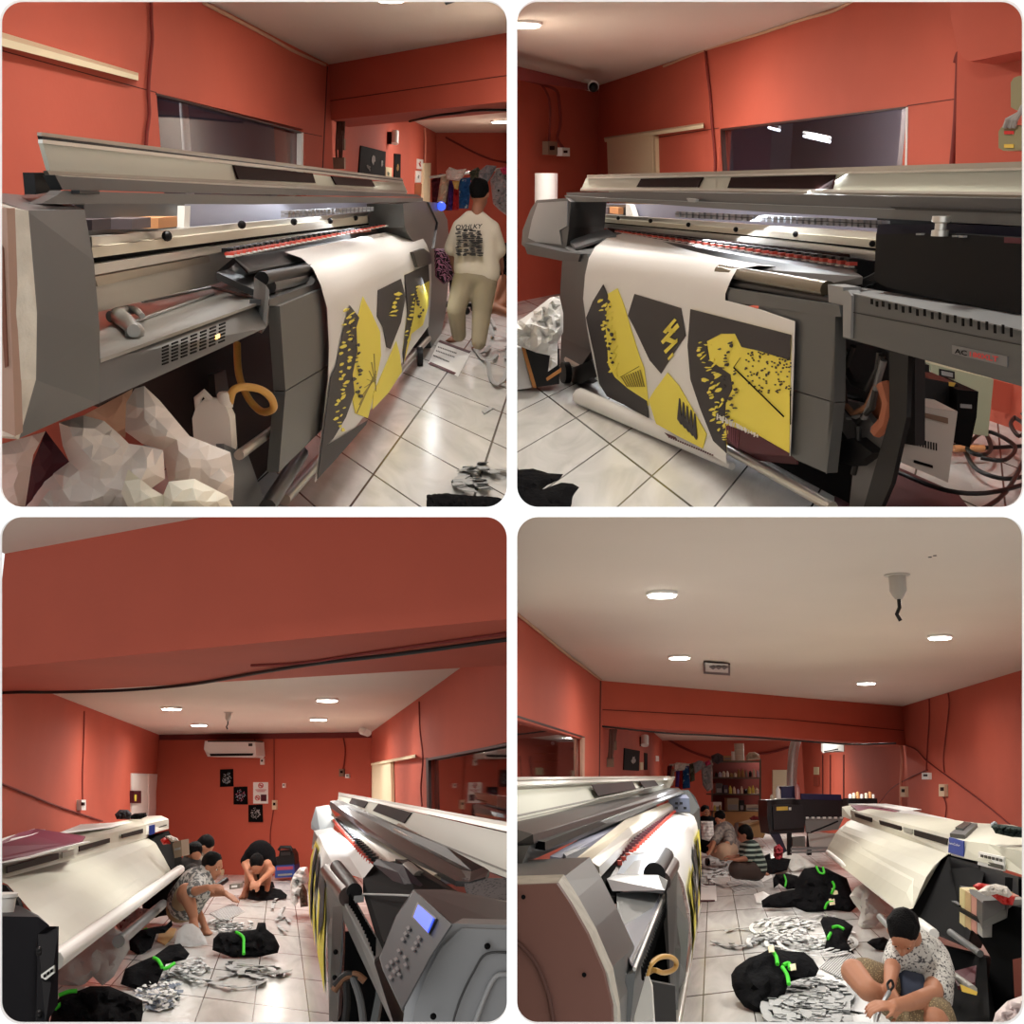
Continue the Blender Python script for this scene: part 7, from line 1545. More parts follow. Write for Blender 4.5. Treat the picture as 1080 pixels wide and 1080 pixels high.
S('cream_door', None, [(815,812),(834,812),(834,852),(815,852)], WFB, .1, WOODC, .1, label='cream panelled door behind the foil duct, lower right view', cat='door')
S('cream_notice', None, [(858,809),(863,809),(863,817),(858,817)], WFR, .03, mat('cream_print',(206,196,160),.6), .05, label='small cream notice on the far red wall right of the duct', cat='notice')
S('red_notice', None, [(858,819),(863,819),(863,829),(858,829)], WFR, .03, mat('rust_print',(150,66,50),.6), .05, label='rust coloured notice below the cream one on the far wall', cat='notice')
for x in (867,875,889): struct(MB().slab([(x,796),(x+.8,796),(x+.8,845),(x,845)],WFR,.02,SEAM,.02),'trim_%d'%(16+x%7))
mb = MB(); pts = [A(840,780,24),A(837,792,24),(A(836,805,24)),A(835,820,24),A(835,832,24)]; pp_ = spline(pts,10); mb.tube(pp_,[.1*(1+.06*(i%2)) for i in range(len(pp_))],mat('foil_duct',(214,214,212),.35,metal=.35,bump=.3,bscale=30),16); build(mb,'foil_duct',None,smooth=30,label='silver foil ventilation duct rising from the black printer to the ceiling',cat='duct')
# black printer at the back
bp_ = thing('wide_format_printer','black wide printer standing crosswise at the back, lower right view','printer',A(850,905,22.5)); pb0 = R.PV(800,22.3,900,22.3)
def B_(name,q,m_,o=0.,th=.1,**k): S(name,bp_,q,pb0,th,m_,o)
B_('printer_body',[(809,844),(850,842),(892,843),(892,862),(850,862),(848,878),(812,880),(809,862)],mat('black_printer',(26,26,30),.4),0,.8)
B_('head_cover',[(815,849),(847,849),(848,873),(816,875)],mat('black_cover',(34,34,38),.35),.08); B_('yellow_label',[(819,851),(831,850.5),(831,854.5),(819,855)],mat('yellow_label',(226,190,80),.5),.1,.01); B_('round_mark',[(832,851.5),(834.5,851.5),(834.5,854.5),(832,854.5)],WHT,.1,.01)
B_('navy_lid',[(824,829.5),(838,829),(839,842),(824,842)],NAVY,.02,.4); B_('navy_lid',[(845,837),(887,838),(888,844),(845,843)],NAVY,.02,.4)
B_('grey_screen',[(849,862),(890,862),(884,875),(850,878)],mat('grey_sheet',(128,128,126),.4),.0,.03); B_('media_roll',[(852,879),(884,879),(876,893),(854,893)],mat('silver_roll',(190,188,182),.35),.05,.1)
for k in range(7): B_('white_clip',[(850+k*6,861.5),(853+k*6,861.5),(853+k*6,863.5),(850+k*6,863.5)],WHT,.06,.03)
B_('base_bar',[(834,894),(878,893),(876,896),(834,897)],LGREY,.05,.05); B_('base_bar',[(834,898),(872,897),(872,899),(834,900)],LGREY,.05,.05)
for x in (831,852): B_('leg',[(x,878),(x+4,878),(x+4,902),(x,902)],BLACK,.02,.1)
B_('left_leg',[(812,878),(822,878),(830,898),(826,900)],mat('dark_purple_leg',(40,36,60),.5),.0,.1); B_('grey_box',[(836,883),(849,882),(849,893),(836,893)],mat('grey_screen2',(104,104,100),.5),.03,.1)
T('drop_cable',bp_,[A(855,878,22.),A(870,872,21.9),A(884,866,21.8)],.015,BLACK)
for i,(x,y1,h_,r_,m_,lb) in enumerate(((821,842,13,2.6,WHT,'white bottle standing on the left end of the black printer'),(814,843,5,1.6,mat('ivory_jar',(214,206,186),.5),'tiny ivory cup on the left corner of the black printer'),(841.5,843,17,2.7,mat('pinkish_clear_bottle',(206,150,150),.3,alpha=.7),'tall clear bottle with a red cap on the black printer'))):
    sc = 22/1200; t = thing('bottle',lb,'bottle',A(x,y1,22)); build(MB().lathe(A(x,y1,22),[(r_*sc,0),(r_*sc,h_*.65*sc),(r_*.45*sc,h_*.82*sc),(r_*.45*sc,h_*.93*sc)],m_,14),'bottle_body',t,smooth=40); build(MB().lathe(A(x,y1-h_*.93,22),[(r_*.5*sc,0),(r_*.5*sc,h_*.08*sc)],REDM if i==2 else WHT,10),'cap',t,smooth=40)
t = thing('tool_tray','black tray of jars on the wall side behind the cream printer, lower right view','tray',A(910,848,20)); pl = R.PV(880,20,940,20); build(MB().slab([(894,842),(925,842),(926,850),(895,850)],pl,.3,BLACK),'tray',t)
for k,x in enumerate((897,901,905,909,914,918,921)): build(MB().lathe(A(x,842,19.9),[(.03,0),(.03,.05+.02*(k%3)),(.02,.07+.02*(k%3))],(WHT,mat('ivory_jar',(214,206,186),.5),ORANGE)[k%3],10),'jar',t,smooth=40)
# ---- cream printer on the right
pl_ = thing('wide_format_printer','cream wide printer with a curved ribbed cover along the right wall, lower right view','printer',R.G(985,1040))
near = [(1006,893,9.6),(1000,901,9.3),(993,906,9.05),(985,913,8.75),(977,925,8.4),(971,938,8.2),(963,958,8.0)]
far  = [(899,864,17.7),(896,867,17.4),(891,871,17.1),(887,876,16.9),(884,882,16.7),(880,889,16.4),(876,898,16.2)]
curved([A(*q) for q in near],[A(*q) for q in far],pl_,dn=V3((0,.3,-.05)))
L('front_fascia', pl_, [[A(897,854,17.9),A(898,866,17.6),A(902,866,18.4),A(896,850,19.5)],[A(1014,884,9.2),A(1002,901,9.25),A(1010,903,9.8),A(1030,868,10.6)]], CREAM2)
FP = R.plane(A(897,860,17.75),A(1008,892,9.22))
for q in ([(901,857.5),(919,862.5),(919,867),(902,861.5)],[(927,865),(950,871.5),(950,876),(928,869.5)],[(964,875),(999,884.5),(998,891),(964,881)]): S('fascia_window', pl_, q, FP, .01, mat('brown_slot',(36,30,28),.6,spec=.1), out=.02)
for q in ([(953,872),(962,874.5),(962,879.5),(953,877)],): S('fascia_vent', pl_, q, FP, .01, mat('grey_slot',(150,150,142),.5), out=.02)
L('far_end_cap', pl_, [[A(888,851,18.6),A(888,861,18.4),A(888,862,19)],[A(898,849,18.8),A(899,865,17.8),A(903,862,18.6)]], CREAM2)
L('end_cap', pl_, [[A(1003,885,9.15),A(1003,902,9.1),A(1010,905,9.6),A(1030,868,10.6),A(1022,868,10.5)],[A(1042,890,8.3),A(1042,911,8.2),A(1060,914,8.9),A(1068,870,9.8),A(1055,870,9.7)],[A(1088,900,7.6),A(1088,926,7.6),A(1090,926,8.4),A(1095,878,9),A(1088,878,8.9)]], CREAM2)
EP = R.plane(A(1003,893,9.12),A(1088,912,7.58))
S('blue_label', pl_, [(1001,883),(1016,887),(1016,903.5),(1000,899)], EP, .01, BLUEM, .03)
mb = MB(); text(mb,'SureColor',[R.W(1002,890,EP,.035),R.W(1014,893,EP,.035),R.W(1014,890.5,EP,.035),R.W(1002,887.5,EP,.035)],WHT,.01); build(mb,'lettering',pl_,fixn=False)
S('icon_panel', pl_, [(1032,898),(1059,904),(1059,919),(1031,912)], EP, .01, WHT, .04)
for k in range(6): S('icon', pl_, [(1034+k*4,901+k*.9),(1036.5+k*4,901.5+k*.9),(1036.5+k*4,904.5+k*.9),(1034+k*4,904+k*.9)], EP, .004, DGREY, .052)
S('icon', pl_, [(1042,909),(1057,912.5),(1057,917),(1042,913)], EP, .004, DGREY, .052)
build(MB().prism([A(1002,883,9.25),A(1018,870.5,10.3),A(1031,872.5,9.9),A(1018,885,8.95)],V3((0,0,.03)),mat('control_panel_dark',(52,52,54),.4)),'control_panel',pl_)
build(MB().prism([A(1008,878.5,9.55),A(1018,872,10.15),A(1025,873.5,9.95),A(1016,880,9.35)],V3((0,0,.045)),mat('lcd_dark',(90,100,96),.2)),'screen',pl_)
L('black_chassis', pl_, [[A(1000,903,9.3),A(963,958,8.1),A(968,972,8.05),A(985,985,7.7),A(1020,1000,7.5),A(1040,912,8.4)],[A(1010,903,10.5),A(985,958,9.5),A(985,972,9.5),A(1000,985,9.5),A(1035,1000,9.5),A(1060,912,9.5)]], MBLACK)
build(MB().prism([A(960,959,8.35),A(1000,899,9.75),A(1014,902,9.75),A(975,978,8.35)],V3((0,.05,0)),MBLACK),'cover_end_panel',pl_)
L('ink_bay', pl_, [[A(1003,904,9.0),A(1003,922,9.0),A(1032,935,8.4),A(1032,912,8.5)],[A(1005,904,9.2),A(1005,922,9.2),A(1034,935,8.6),A(1034,912,8.7)]], BLACK)
L('ink_bay', pl_, [[A(1034,913,8.4),A(1034,930,8.4),A(1074,950,7.6),A(1074,925,7.6)],[A(1036,913,8.6),A(1036,930,8.6),A(1076,950,7.9),A(1076,925,7.9)]], mat('black_bay',(30,30,32),.4))
S('end_stand', pl_, [(1030,985),(1068,955),(1090,960),(1090,1095),(1040,1095),(1045,1010)], R.PV(1030,7.3,1090,6.9), .3, MBLACK)
S('side_skirt', pl_, [(1060,925),(1095,930),(1095,1095),(1060,1095)], R.PV(1030,7.9,1090,7.5), .1, MBLACK)
T('take_up_rod', pl_, [A(873,899,16),A(985,985,7.5)], .032, WHT)
T('lower_rod', pl_, [A(1002,983,7.4),A(1034,1006,6.9)], .02, GREY); T('lower_rod', pl_, [A(998,1024,7.0),A(1026,1044,6.5)], .024, mat('silver_bar',(150,148,140),.4)); T('lower_rod', pl_, [A(928,967,9.4),A(990,1035,7.0)], .025, LGREY)
S('yellow_tape', pl_, [(1013,1038),(1031,1046),(1030,1050),(1015,1046)], R.PV(1000,6.4,1040,6.4), .01, mat('yellow_label',(226,190,80),.5))
L('dark_understructure', pl_, [[A(940,985,9.6),A(1000,1000,7.9),A(1040,1010,7.5),A(1045,1095,6.6),A(1000,1090,7.0),A(990,1040,8.4)],[A(950,985,10.6),A(1010,1000,9.4),A(1050,1010,8.9),A(1065,1095,8.),A(1030,1090,8.5),A(1010,1040,9.4)]], MBLACK)
build(MB().prism([A(1003,1025,6.9),A(1030,1018,7.2),A(1028,1036,6.7),A(1010,1040,6.6)],V3((0,0,-.02)),MAROON),'maroon_offcut',None,label='maroon offcut resting under the cream printer end, lower right view',cat='offcut')
ir = thing('ink_cartridge_rack','black rack of upright cream and pink ink cartridges on the cream printer','ink rack',A(1030,985,7.6)); pk = R.PV(1005,7.45,1060,6.95)
cc = [mat('cartridge_cream',(206,190,140),.5),mat('cartridge_tan',(190,160,116),.5),mat('cartridge_rose',(196,140,124),.5),mat('cartridge_grey',(160,156,150),.5)]
for k in range(4):
    x = 1012+k*6.2; y = 936+k*3.6
    S('cartridge', ir, [(x,y),(x+5.6,y+3),(x+5.6,y+26.5),(x,y+22)], pk, .3, cc[k], .01); S('cartridge', ir, [(x,y+25),(x+5.6,y+29),(x+5.6,y+42),(x,y+37)], pk, .3, cc[k], .01)
S('rack_bar', ir, [(1003,950),(1012,955),(1012,958),(1003,953)], pk, .03, BLACK, .02); S('rack_bar', ir, [(1011,957),(1037,972),(1037,976),(1011,961)], pk, .03, BLACK, .03)
L('rack_case', ir, [[A(1036,952,7.1),A(1036,980,7.1),A(1062,968,6.9),A(1062,950,6.9)],[A(1012,934,7.6),A(1020,940,7.7),A(1062,966,7.6),A(1066,942,7.6)]], mat('grey_rack',(70,68,66),.5))
S('rack_front', ir, [(1037,950),(1060,949),(1060,958),(1037,972)], R.PV(1005,7.0,1070,6.85), .02, mat('grey_rack',(70,68,66),.5))
puffY('red_cloth',[(1026,934),(1032,931),(1044,933),(1060,941),(1071,946),(1068,955),(1058,954),(1045,944),(1030,938)],6.85,.06,REDM,label='red cloth lying on the ink cartridge rack, lower right view',cat='cloth',amp=.6,freq=.2); puffY('white_cloth',[(1031,940),(1040,934),(1050,932),(1062,935),(1068,943),(1064,947),(1052,943),(1040,945)],6.75,.07,whc,label='white cloth lying over the red cloth on the ink rack',cat='cloth',amp=.6,freq=.2)
mp = thing('printed_sheet','maroon printed sheet lying on the far end of the cream printer, lower right view','sheet',A(920,856,17))
build(MB().prism([A(897,850,18.2),A(934,850,17.6),A(952,855,16.3),A(922,862,15.6),A(905,856,17)],V3((0,0,.01)),mat('printed_plum',(112,38,62),.6)),'sheet',mp); build(MB().prism([A(895,849,18.6),A(935,849,18),A(972,855,16),A(955,857,15.8),A(930,852,17)],V3((0,0,.02)),PAPER),'white_margin',mp)
build(MB().prism([A(922,861,15.5),A(960,856,15.6),A(1020,870,11.),A(1002,880,10.2)],V3((0,0,.02)),PAPER),'paper_sheet',None,label='long white paper sheet lying on the top of the cream printer, lower right view',cat='paper')
puffY('dark_green_cloth',[(1045,871),(1052,869),(1075,872),(1090,874),(1090,884),(1068,883),(1050,879)],8.1,.06,mat('dark_green_cloth',(34,48,44),.9,bump=.4),label='dark green cloth on the near end of the cream printer',cat='cloth',amp=.7); puffY('grey_sock',[(1045,868),(1049,866),(1052,868),(1050,874),(1045,873)],8.2,.04,mat('bluegrey_cloth',(140,146,150),.9),label='small grey cloth beside the dark green one on the printer',cat='cloth')
# ---- floor heaps
def bundle(P_, yb, sl, dp_, label, sd, m_=BLKC, cat='garment bundle', name='garment_bundle', **k):
    k.setdefault('amp',.7); k.setdefault('freq',.09); return pile(name, P_, yb, sl, dp_, m_, label=label, cat=cat, seed=sd, **k)
bundle([(842,925),(848,916),(862,914),(872,916),(880,920),(893,926),(898,940),(905,955),(897,962),(880,960),(862,962),(850,962),(838,957),(822,958),(804,957),(803,950),(812,944),(826,940),(838,938)],962,.55,.16,'largest black garment bundle in the middle of the floor, lower right view',1)
bundle([(815,927),(818,922),(830,921),(842,924),(841,937),(830,938),(822,932),(816,937)],939,.5,.1,'small black bundle with a green band left of the largest one',2)
bundle([(803,922),(806,908),(820,904),(834,906),(830,918),(818,921),(810,928)],922,.5,.12,'black garments behind the small banded bundle',3)
bundle([(865,972),(868,967),(880,967),(890,970),(900,977),(897,985),(893,993),(901,1006),(892,1004),(880,1005),(869,1002),(872,990)],1006,.4,.08,'black garment with a green band in front of the grey cloth, lower right view',4)
bundle([(771,1028),(776,1020),(790,1010),(802,1006),(813,1000),(830,1003),(848,1004),(858,1012),(864,1022),(860,1030),(845,1032),(832,1036),(828,1048),(820,1058),(824,1068),(810,1068),(795,1067),(785,1062),(776,1050),(772,1040)],1068,.5,.09,'big black garment in the front centre, lower right view',5,name='black_garment',cat='garment')
bundle([(914,994),(920,990),(932,988),(938,992),(936,1003),(925,1002)],1004,.5,.06,'black folded cloth behind the seated man\'s head, lower right view',6)
bundle([(826,912),(832,902),(842,901),(852,907),(860,913),(856,917),(845,917),(836,921)],920,.8,.1,'clear crumpled plastic bag behind the black bundle, lower right view',7,mat('clear_bag',(206,206,200),.3,alpha=.75),cat='bag',name='plastic_bag',amp=1.)
bundle([(896,945),(902,936),(910,932),(918,938),(927,948),(934,957),(930,968),(922,978),(912,980),(904,976),(908,962),(900,952)],980,1.1,.12,'pale grey cloth heap below the printer roller, lower right view',8,GREYC,cat='cloth',name='grey_cloth')
tie([(861,914),(864,920),(869,921),(868,915)],962,'green tie at the top of the largest black bundle, lower right view',.55,.12); tie([(878,930),(880,935),(877,942)],962,'green tie on the right side of the largest black bundle',.55,.14); tie([(870,958),(873,952),(879,951)],962,'green tie at the bottom of the largest black bundle',.55,.12)
tie([(827,923),(829,929),(828,935)],939,'green band around the small black bundle left of the largest',.5,.1); tie([(878,978),(884,977),(890,980)],1006,'green band on the black garment before the grey cloth, right',.4,.08); tie([(876,984),(873,990)],1006,'green band on the black garment before the grey cloth, left',.4,.08)
tie([(815,1003),(819,1010),(820,1017)],1068,'green strap at the top of the big front garment',.5,.1); tie([(825,1020),(830,1028),(832,1038)],1068,'green strap at the right of the big front garment',.5,.1); tie([(826,1018),(832,1016),(833,1022)],1068,'short green strap end on the big front garment',.5,.11)
for i,(x,y,yb,lb) in enumerate(((880,940,962,'cream tag on the right of the largest black bundle'),(877,951,962,'cream tag at the bottom of the largest black bundle'),(836,1020,1068,'cream tag on the right of the big front garment'),(813,1001,1068,'cream tag at the top of the big front garment'))):
    build(puff([(x-3,y-3),(x+3,y-4),(x+4,y+3),(x-2,y+4)],lambda a,b:R.I(a,b,yb,.5)+(e3()-R.I(a,b,yb,.5)).normalized()*.2,.01,mat('cream_tag',(226,214,180),.7)),'paper_tag',None,label=lb,cat='tag')
strips('heap of grey plastic offcut strips in the front centre, lower right view',853,1060,46,34,170,GREYP,21,.028,kind='stuff',oneobj=True,name='offcut_heap',cat='offcuts',Z=.05)
strips('pale trimming strips scattered around the middle of the floor, lower right view',845,985,60,22,90,mat('pale_strip',(214,216,216),.6),22,.02,kind='stuff',oneobj=True,name='trimming_scatter',cat='trimmings')
strips('long curling grey plastic strip left of the big front garment, lower right view',796,992,44,16,10,GREYP,23,.03,'long grey strips left of the big front garment')
strips('pale strips on the floor around the seated people, lower right view',760,915,40,22,40,mat('pale_strip',(214,216,216),.6),24,.03,kind='stuff',oneobj=True,name='trimming_scatter',cat='trimmings')
build(MB().flat([(741,905),(800,898),(815,925),(800,932),(775,925),(742,925)],.004,.003,mat('pale_paper_floor',(214,214,212),.6)),'floor_paper',None,label='white paper spread on the floor under the seated people, lower right view',cat='paper')
def lined2(q, n, label, m=(0,0)):
    t = thing('printed_sheet',label,'sheet',R.G(*q[0])); build(MB().flat(q,.012,.006,PAPER),'sheet',t); mb = MB(); a,b,c,d = q
    for k in range(n):
        u0,u1 = (k+.2)/n,(k+.65)/n; P_ = lambda p,r,u: (p[0]+(r[0]-p[0])*u,p[1]+(r[1]-p[1])*u)
        mb.flat([P_(a,d,u0),P_(b,c,u0),P_(b,c,u1),P_(a,d,u1)],.015,.002,mat('rule_line_grey',(120,122,124),.6))
    build(mb,'rule_lines',t)
lined2([(766,930),(802,924),(806,935),(775,941)][::1],9,'sheet with dark rules lying in front of the striped-shirt person'); lined2([(864,1020),(890,996),(908,1016),(893,1034)],14,'white sheet printed with fine rules beside the seated man, lower right view')
sn = thing('printed_sheet','white sheet with two maroon bands beside the far foot of the left printer','sheet',R.G(748,942)); build(MB().flat([(738,932),(755,932),(756,950),(737,950)],.008,.005,PAPER),'sheet',sn)
for y in (932,949): build(MB().flat([(738,y),(754,y),(754,y+1.4),(738,y+1.4)],.012,.003,MAROON),'band',sn)
bundle([(795,943),(805,940),(812,944),(808,953),(798,952)],954,.4,.05,'small white plastic bag beside the ruled sheet, lower right view',12,mat('white_bag_plastic',(228,228,226),.35),cat='bag',name='plastic_bag')
bundle([(790,905),(795,900),(800,905),(812,900),(815,915),(800,918)],918,.6,.1,'black clothes heap behind the striped-shirt person, lower right view',13); 
puffY('red_bottle_bag',[(816,893),(822,890),(826,895),(825,910),(819,911),(816,903)],20.5,.1,mat('dark_red_net',(140,40,50),.6),label='dark red netted bag under the left end of the black printer',cat='bag',amp=.6)
bundle([(775,868),(785,866),(788,875),(782,884),(772,880)],885,1.5,.15,'white and black plastic bags behind the seated people',14,mat('mixed_bag',(150,148,144),.6),cat='bag',name='plastic_bag')
puffY('plastic_bag',[(1045,1085),(1050,1068),(1062,1056),(1078,1050),(1090,1050),(1090,1090)],5.9,.1,mat('pinkish_white_bag',(220,206,204),.4),label='pinkish white plastic bag in the bottom right corner',cat='bag',amp=.7,freq=.1)
S('brown_box', None, [(1068,1012),(1090,1008),(1090,1050),(1070,1052)], R.PV(1050,6.6,1100,6.4), .2, mat('rust_brown_box',(110,56,44),.7), label='rust brown box at the right edge under the printer', cat='box')
# ---- large grey printer on the left, near end towards the view
pr = thing('wide_format_printer','grey wide roll printer with a brown end plate nearest at the left, lower right view','printer',R.G(715,1065))
def strip(name, q, Ys, mt, dz=-.03): build(MB().prism([A(x,y,Y) for (x,y),Y in zip(q,Ys)], V3((0,0,dz)), mt), name, pr)
strip('lid',[(530,828),(712,819),(706,831),(530,873)],(5.2,14.5,14.0,4.6),CREAM,-.01)
LPp = [A(530,828,5.2),A(712,819,14.5),A(530,873,4.6)]
for q in ([(624,827.5),(667,824),(671,832),(631,839.5)],[(674,823.5),(690,822.5),(695,828.5),(680,831)]): lidpoly('lid_window',q,BROWN,.03)
lidpoly('lid_seam',[(530,862.5),(700,827),(700,828),(530,864.5)],mat('grey_line',(120,118,110),.5),.03)
lidpoly('lid_top_rail',[(530,819.5),(705,818.5),(712,820),(705,820.3),(530,823)],mat('grey_lid_rail',(150,144,132),.3,metal=.6),.04); lidpoly('lid_top_rail',[(530,823),(705,820.3),(712,822),(700,822.5),(530,829)],SILVER,.035)
L('hood', pr, [[A(530,870,4.5),A(562,880,4.2),A(563,890,4.2),A(530,892,4.3)],[A(700,831,13.8),A(716,831,13.6),A(719,834,13.5),A(704,838,13.5)]], DGREY)
L('hood_visor', pr, [[A(530,893,4.3),A(558,892,4.15),A(550,912,4.1),A(530,915,4.2)],[A(704,838,13.4),A(719,834,13.4),A(722,836,13.3),A(710,841,13.3)]], GREY)
strip('hood_slot',[(562,886),(700,836),(706,836),(575,888)],(4.3,13,13,4.25),BLACK)
strip('back_panel',[(580,903),(640,868),(690,848),(693,850),(592,905)],(4.4,7.5,12,12,4.4),PURP)
strip('cable_chain',[(594,900),(640,878),(668,863),(670,866),(640,883),(597,903)],(4.5,6.5,8.6,8.6,6.5,4.4),mat('grey_chain',(150,152,158),.4))
strip('carriage_rail',[(608,905),(660,864),(708,845),(712,848),(664,872),(622,908)],(4.4,7.4,13,13,7.3,4.3),mat('cream_rail',(214,206,184),.35))
strip('carriage_rail',[(622,908),(664,872),(712,848),(713,850),(668,880),(632,914)],(4.3,7.3,13,13,7.1,4.25),SILVER,-.04)
for k in range(30):
    mb = MB(); t = k/30.; p0 = A(709,856,12.6)*t+A(646,912,5.4)*(1-t); mb.box(p0,(.03,.08,.03),MAROON); mb.box(p0+V3((.03,-.02,0)),(.02,.05,.02),mat('red_clamp',(196,70,54),.4)); build(mb,'pinch_clamp',pr)
L('far_end_cabinet', pr, [[A(*q) for q in ((712,834,13.7),(726,833,13.7),(733,840,13.6),(738,852,13.5),(739,880,13.5),(738,925,13.5),(732,900,13.3),(728,862,13.2),(716,858,13.2))],[A(*q) for q in ((712,834,14.7),(726,833,14.7),(733,840,14.6),(738,852,14.5),(739,880,14.5),(738,925,14.5),(732,900,14.3),(728,862,14.2),(716,858,14.2))]], GREY)
t = L('ink_carriage', pr, [[A(705,841,12.4),A(727,842,12.4),A(728,856,12.4),A(708,857,12.4)],[A(703,838,13),A(724,838,13),A(727,842,13),A(708,857,13)]], mat('blue_grey_carriage',(100,106,124),.4))
for x,y in ((712,846),(717,846),(712,851),(721,851)): build(MB().slab([(x,y),(x+3,y),(x+3,y+2.6),(x,y+2.6)],R.PV(700,12.35,730,12.35),.02,BLACK,.02),'carriage_port',pr)
# paper
rows_n = [(648,915,5.2),(664,903,5.6),(694,903,6.4),(703,905,6.5),(713,915,6.6),(721,932,6.8),(727,960,7.0),(729,990,7.2),(725,1020,7.3)]
rows_f = [(709,858,12.6),(716,857,12.9),(727,858,13.2),(732,861,13.3),(735,868,13.4),(737,880,13.4),(738,905,13.5),(738,930,13.6),(737,950,13.7)]
pv = MB(); m = 12; v = []
rows_n2 = [(664,903,5.9),(678,898,6.4),(694,899,6.9)]+rows_n[3:]
rows_n2[0] = (652,908,5.6)
for a,b in zip(rows_n2,rows_f):
    for k in range(m+1): v.append(A(*a)*(1-k/m)+A(*b)*(k/m))
pv.add(v,[[i*(m+1)+k,i*(m+1)+k+1,(i+1)*(m+1)+k+1,(i+1)*(m+1)+k] for i in range(8) for k in range(m)],PAPER)
PFn = V3((.95,-.25,.1))
def uvp(u, w_, out=.015):
    q = w_*4; i = min(3,int(q)); f_ = q-i; a,b = 4+i,5+i
    c0_ = A(*rows_n2[a])*(1-u)+A(*rows_f[a])*u; c1_ = A(*rows_n2[b])*(1-u)+A(*rows_f[b])*u
    return c0_*(1-f_)+c1_*f_+PFn*out
up([(.02,.3),(.25,.25),(.3,.95),(.02,.98)],YELLOW,.02); up([(.14,.3),(.24,.25),(.24,.5),(.16,.85)],INK,.03); up([(.34,.2),(.5,.12),(.52,.5),(.42,.7)],INK,.02); up([(.38,.75),(.5,.6),(.56,.9),(.46,1)],YELLOW,.02); up([(.6,.1),(.95,.1),(.92,.95),(.64,.95)],YELLOW,.02); up([(.6,.15),(.72,.12),(.72,.9),(.62,.9)],INK,.03); up([(.05,.4),(.1,.35),(.1,.6),(.06,.7)],INK,.03)
build(pv,'printed_paper',pr,smooth=40,fixn=False)
# near bed block, roller, leg panel
build(MB().prism([A(651,921,5.1),A(662,902,5.8),A(694,900,6.3),A(684,922,5.5)],V3((0,0,-.03)),mat('blue_grey_plate',(150,160,172),.3)),'bed_plate',pr)
build(MB().prism([A(643,925,4.95),A(660,899,5.95),A(700,899,6.45),A(706,925,5.5),A(700,930,5.3)],V3((0,0,-.05)),DGREY),'print_bed',pr)
mb = MB(); mb.tube([A(690,922,5.35),A(701,903,6.5)],.05,BLACK,18); mb.tube([A(697,930,5.35),A(708,912,6.5)],.045,mat('bronze_dark',(66,54,50),.3,metal=.5),18); build(mb,'feed_roller',pr,smooth=40)
strip('bed_gap',[(600,903),(640,893),(668,903),(652,945),(628,946)],(5.0,5.9,6.2,4.9,4.5),MBLACK)
L('bed_corner_cover', pr, [[A(640,927,4.8),A(648,923,4.9),A(694,923,5.3),A(704,929,5.25),A(701,939,5.2),A(646,940,4.8)],[A(641,926,5.3),A(650,921,5.4),A(694,921,5.8),A(706,926,5.8),A(704,936,5.7),A(648,938,5.3)]], mat('bright_cover',(170,172,174),.3,metal=.4))
L('front_panel', pr, [[A(704,939,5.5),A(702,975,5.6),A(709,1000,5.7),A(709,1065,5.7)],[A(714,917,6.4),A(727,975,6.7),A(723,1030,6.9),A(718,1066,6.9)]], GREY)
L('panel_side', pr, [[A(703,940,5.3),A(700,975,5.35),A(708,1000,5.4),A(708,1065,5.4)],[A(714,919,5.5),A(712,960,5.55),A(718,1000,5.6),A(715,1065,5.6)]], DGREY)
L('tray_body', pr, [[A(650,942,4.9),A(703,940,5.6),A(703,952,5.6),A(650,955,4.9)],[A(655,1030,3.75),A(670,1026,3.8),A(664,1090,3.75),A(650,1095,3.7)]], GREY)
build(MB().prism([A(648,943,5.0),A(701,940.5,5.6),A(669,1023,3.85),A(664,1015,3.8)],V3((0,0,.008)),mat('blue_steel',(170,176,190),.25,metal=.8,bump=.04,bscale=8)),'tray_surface',pr)
build(MB().tube([A(700,943,5.5),A(669,1022,3.8)],.006,SILVER,6),'tray_lip',pr,smooth=40)
for k in range(26):
    mb = MB(); t = k/26.; c = A(701,947,5.55)*(1-t)+A(672,1020,3.84)*t; mb.box(c+V3((.012,0,-.05)),(.006,.03,.04),MBLACK); build(mb,'vent_slot',pr)
S('dark_backing', pr, [(668,1020),(700,960),(706,985),(712,1095),(668,1095)], R.PV(660,6.4,715,6.4), .05, MBLACK)
S('foot_beam', pr, [(686,1035),(712,1040),(714,1095),(682,1095)], R.PV(660,5.2,715,5.2), .05, mat('dark_foot',(58,56,54),.5))
T('take_up_rod', pr, [A(714,1085,5.6),A(722,1040,6.8),A(738,955,13)], .02, SILVER)
sh1 = [A(*q) for q in ((530,932,3.3),(588,930,3.3),(603,952,3.28),(622,985,3.25),(640,1025,3.2),(650,1060,3.2),(651,1100,3.2),(530,1100,3.2))]
sh2 = [A(*q) for q in ((530,908,4.3),(622,904,4.25),(634,925,4.2),(650,957,4.1),(669,998,4.0),(666,1040,4.0),(664,1100,4.0),(530,1100,4.3))]
build(MB().loft([sh1,sh2],GREY),'side_cover',pr)
sh0 = [A(*q) for q in ((530,925,3.42),(594,923,3.4),(609,946,3.38),(628,980,3.33),(646,1022,3.3),(653,1060,3.28),(655,1100,3.28),(530,1100,3.3))]
build(MB().loft([[p+V3((0,-.03,0)) for p in sh1],[p+V3((0.002,-.0,.002)) for p in sh0]],TAPE),'edge_tape',pr)
pe = R.PV(530,3.2,660,3.12); S('end_plate', pr, [(530,934),(587,932),(601,953),(619,985),(636,1025),(645,1062),(646,1100),(530,1100)], pe, .03, mat('brown_end_plate',(112,76,66),.55), .02)
